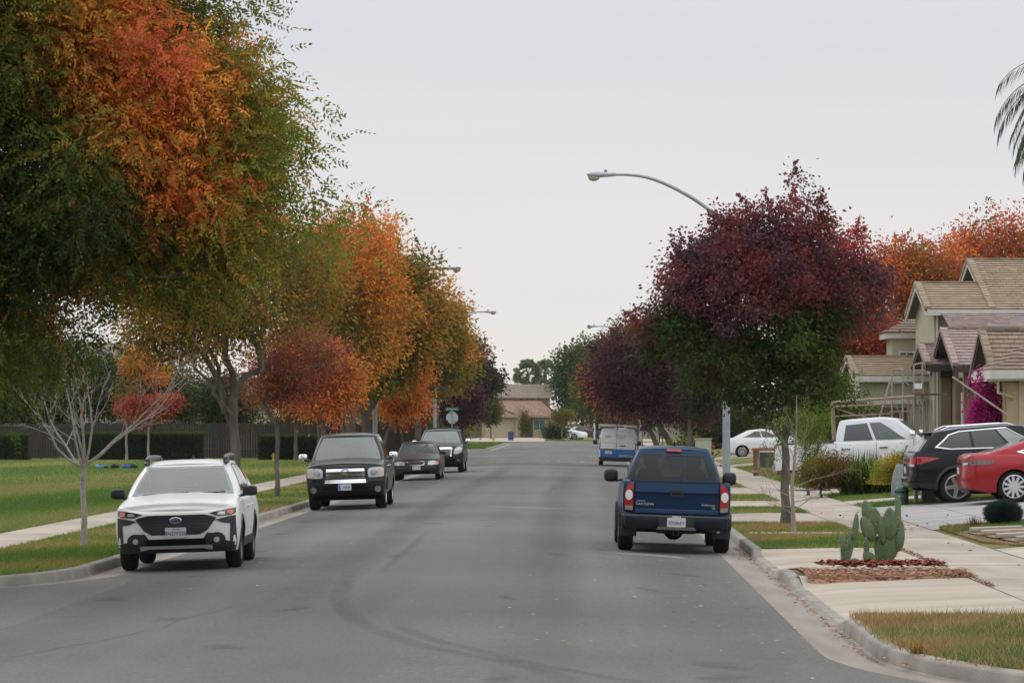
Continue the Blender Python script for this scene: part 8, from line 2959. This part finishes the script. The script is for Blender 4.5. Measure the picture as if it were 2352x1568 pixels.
window(he, -5.55, 1.55, 1.35, 1.25, y=436, gl=mat("house_glass_teal", (.09, .14, .14), .2, ior=1.5, noise=.2))
far_house("low neighbouring house left of the end house behind the trees", -34, -17, 440, 9, 2.8, 4.4, stucco("sand", (.46, .39, .29)), (.30, .2, .16), "houses at the street's far end", [(-24, 1.5, 1.4, 1.2)])
far_house("dark neighbouring house behind the far parked cars", 2, 20, 440, 9, 2.8, 4.4, stucco("greige", (.30, .28, .23)), (.25, .2, .16), "houses at the street's far end", [(8, 1.5, 1.4, 1.2)])

# ---- bags on the lawn
def bag(x, y, L_, h, cols, label, seed):
    root = empty("sports_bag", (x, y, 0), random.uniform(-.2, .2), label, "bag", "bags lying on the park lawn")
    rs = random.Random(seed)
    for i, (cx, w_, hh, m_) in enumerate(cols):
        mb = MB(); mb.ell((cx * L_, 0, h * hh * .45), (w_ * L_, .16, h * hh * .55), 14, 9, p=.7)
        for k in range(len(mb.v)):
            a, b, c = mb.v[k]
            mb.v[k] = (a + .02 * math.sin(b * 40 + c * 30), b + .015 * math.sin(a * 33), max(0, c + .02 * math.sin(a * 25 + seed)))
        mb.build("bag_body" if i == 0 else "side_pocket", m_, root, smooth=True, angle=60)
    mb = MB()
    mb.tube([(-.2 * L_, -.1, h * .8), (-.1 * L_, -.16, h * 1.05), (.1 * L_, -.16, h * 1.05), (.2 * L_, -.1, h * .8)], .012, 5)
    mb.build("handle", M_BLACK, root)


bk_ = mat("bag_black", (.015, .015, .02), .8, noise=.3, nscale=12); bb_ = mat("bag_blue", (.05, .07, .36), .75, noise=.3, nscale=12); bl_ = mat("bag_light_blue", (.16, .26, .48), .75, noise=.3, nscale=12)
bag(-21.3, 153.5, .52, .19, [(-.1, .42, 1, bl_), (.3, .28, .7, bk_)], "light blue and black bag on the lawn, the left of the three", 1)
bag(-20.75, 153.8, .38, .19, [(0, .5, 1, bk_)], "plain black bag on the lawn between two blue bags", 2)
bag(-20.1, 153.6, .72, .20, [(-.08, .35, .9, bb_), (.28, .26, 1, bk_)], "long deep blue and black bag on the lawn, the right of the three", 3)


# ---- unseen trees added behind the camera to darken the reflections in the cars
for i, (x_, y_, h_) in enumerate(((-26, -30, 9), (-14, -36, 10), (-3, -42, 9), (9, -34, 10), (20, -28, 9), (30, -12, 8), (-36, -14, 9))):
    tree("shade_tree", "green tree added out of view behind the camera for the car reflections", x_, y_, 0, 2.2, .25, [(0, 0, h_ * .55, 6.5, 3, h_ * .5)], 90, 70, (.75, .5), blend_palette(['dg', 'g', 'dg', 'ol', 'dg'], 3, 300 + i),
         spread=1.2, seed=300 + i, group="trees added behind the camera")

# ---- walking person far down the right pavement
def person(x, y, label, seed=0):
    root = empty("person", (x, y, 0), .2, label, "person")
    J = {0: (0, 0, .95), 1: (0, 0, 1.2), 2: (0, 0, 1.42), 3: (0, 0, 1.52), 4: (0, -.01, 1.62), 5: (0, -.01, 1.74),
         6: (.10, 0, .90), 7: (.12, -.16, .50), 8: (.12, -.18, .07), 9: (.12, -.30, .04), 10: (-.10, 0, .90), 11: (-.11, .05, .50), 12: (-.11, .28, .12), 13: (-.11, .22, .04),
         14: (.18, 0, 1.42), 15: (.24, .08, 1.14), 16: (.23, -.04, .90), 17: (-.18, 0, 1.42), 18: (-.24, -.06, 1.14), 19: (-.23, -.22, .94)}
    E_ = [(0, 1), (1, 2), (2, 3), (3, 4), (4, 5), (0, 6), (6, 7), (7, 8), (8, 9), (0, 10), (10, 11), (11, 12), (12, 13), (2, 14), (14, 15), (15, 16), (2, 17), (17, 18), (18, 19)]
    R_ = [.13, .13, .12, .055, .095, .07, .095, .07, .045, .035, .095, .07, .045, .035, .06, .045, .03, .06, .045, .03]
    me = bpy.data.meshes.new("body")
    me.from_pydata([J[i] for i in range(20)], E_, [])
    o = bpy.data.objects.new("body", me); COL.objects.link(o); o.parent = root
    sk = o.modifiers.new("skin", 'SKIN'); sb = o.modifiers.new("sub", 'SUBSURF'); sb.levels = sb.render_levels = 2
    for i, v in enumerate(me.skin_vertices[0].data):
        v.radius = (R_[i], R_[i] * .8)
        v.use_root = (i == 0)
    me.materials.append(mat("dark_clothes", (.018, .018, .026), .85, noise=.3, nscale=8))
    mb = MB(); mb.ell((0, -.015, 1.64), (.082, .10, .12), 14, 10); mb.ell((0, -.115, 1.62), (.014, .02, .02), 8, 6)
    for s_ in (-1, 1): mb.ell((s_ * .083, -.01, 1.63), (.012, .022, .032), 8, 6); mb.ell((s_ * .032, -.098, 1.655), (.012, .01, .008), 6, 4)
    mb.build("head", mat("skin", (.30, .18, .12), .6, noise=.1), root, smooth=True)
    mb = MB(); mb.ell((0, .015, 1.68), (.09, .105, .10), 14, 10); mb.build("hair", mat("hair_dark", (.02, .015, .012), .7, noise=.2), root, smooth=True)
    for s_, (hx, hy, hz) in ((1, J[16]), (-1, J[19])):
        mb = MB(); mb.ell((hx, hy - .01, hz - .05), (.018, .038, .045), 8, 6)
        for k in range(4): mb.tube([(hx, hy - .035 + k * .02, hz - .08), (hx - s_ * .01, hy - .04 + k * .02, hz - .125 + abs(k - 1.5) * .008)], [.008, .006], 5)
        mb.tube([(hx - s_ * .01, hy - .04, hz - .04), (hx - s_ * .025, hy - .06, hz - .075)], [.009, .007], 5)
        mb.build("hand", MATS["skin"], root, smooth=True)
    return root


person(6.4, 290, "person in dark clothes walking on the far right pavement under the purple trees")

# ---- haze: thin even air round the scene
mb = MB(); mb.box(-1400, 1400, -150, 2400, -1.4, 14.5)
hz = mb.build("haze", MATS["joint_dirt"])
hm = bpy.data.materials.new("haze_air"); hm.use_nodes = True
t = hm.node_tree
for n in list(t.nodes):
    if n.type == 'BSDF_PRINCIPLED': t.nodes.remove(n)
pv = t.nodes.new("ShaderNodeVolumePrincipled")
pv.inputs['Color'].default_value = (.92, .93, .95, 1)
pv.inputs['Density'].default_value = HAZE = .00007
t.links.new(pv.outputs[0], t.nodes["Material Output"].inputs['Volume'])
hz.data.materials.clear(); hz.data.materials.append(hm)
tag(hz, kind="stuff")
if not HAZE_ON: bpy.data.objects.remove(hz)
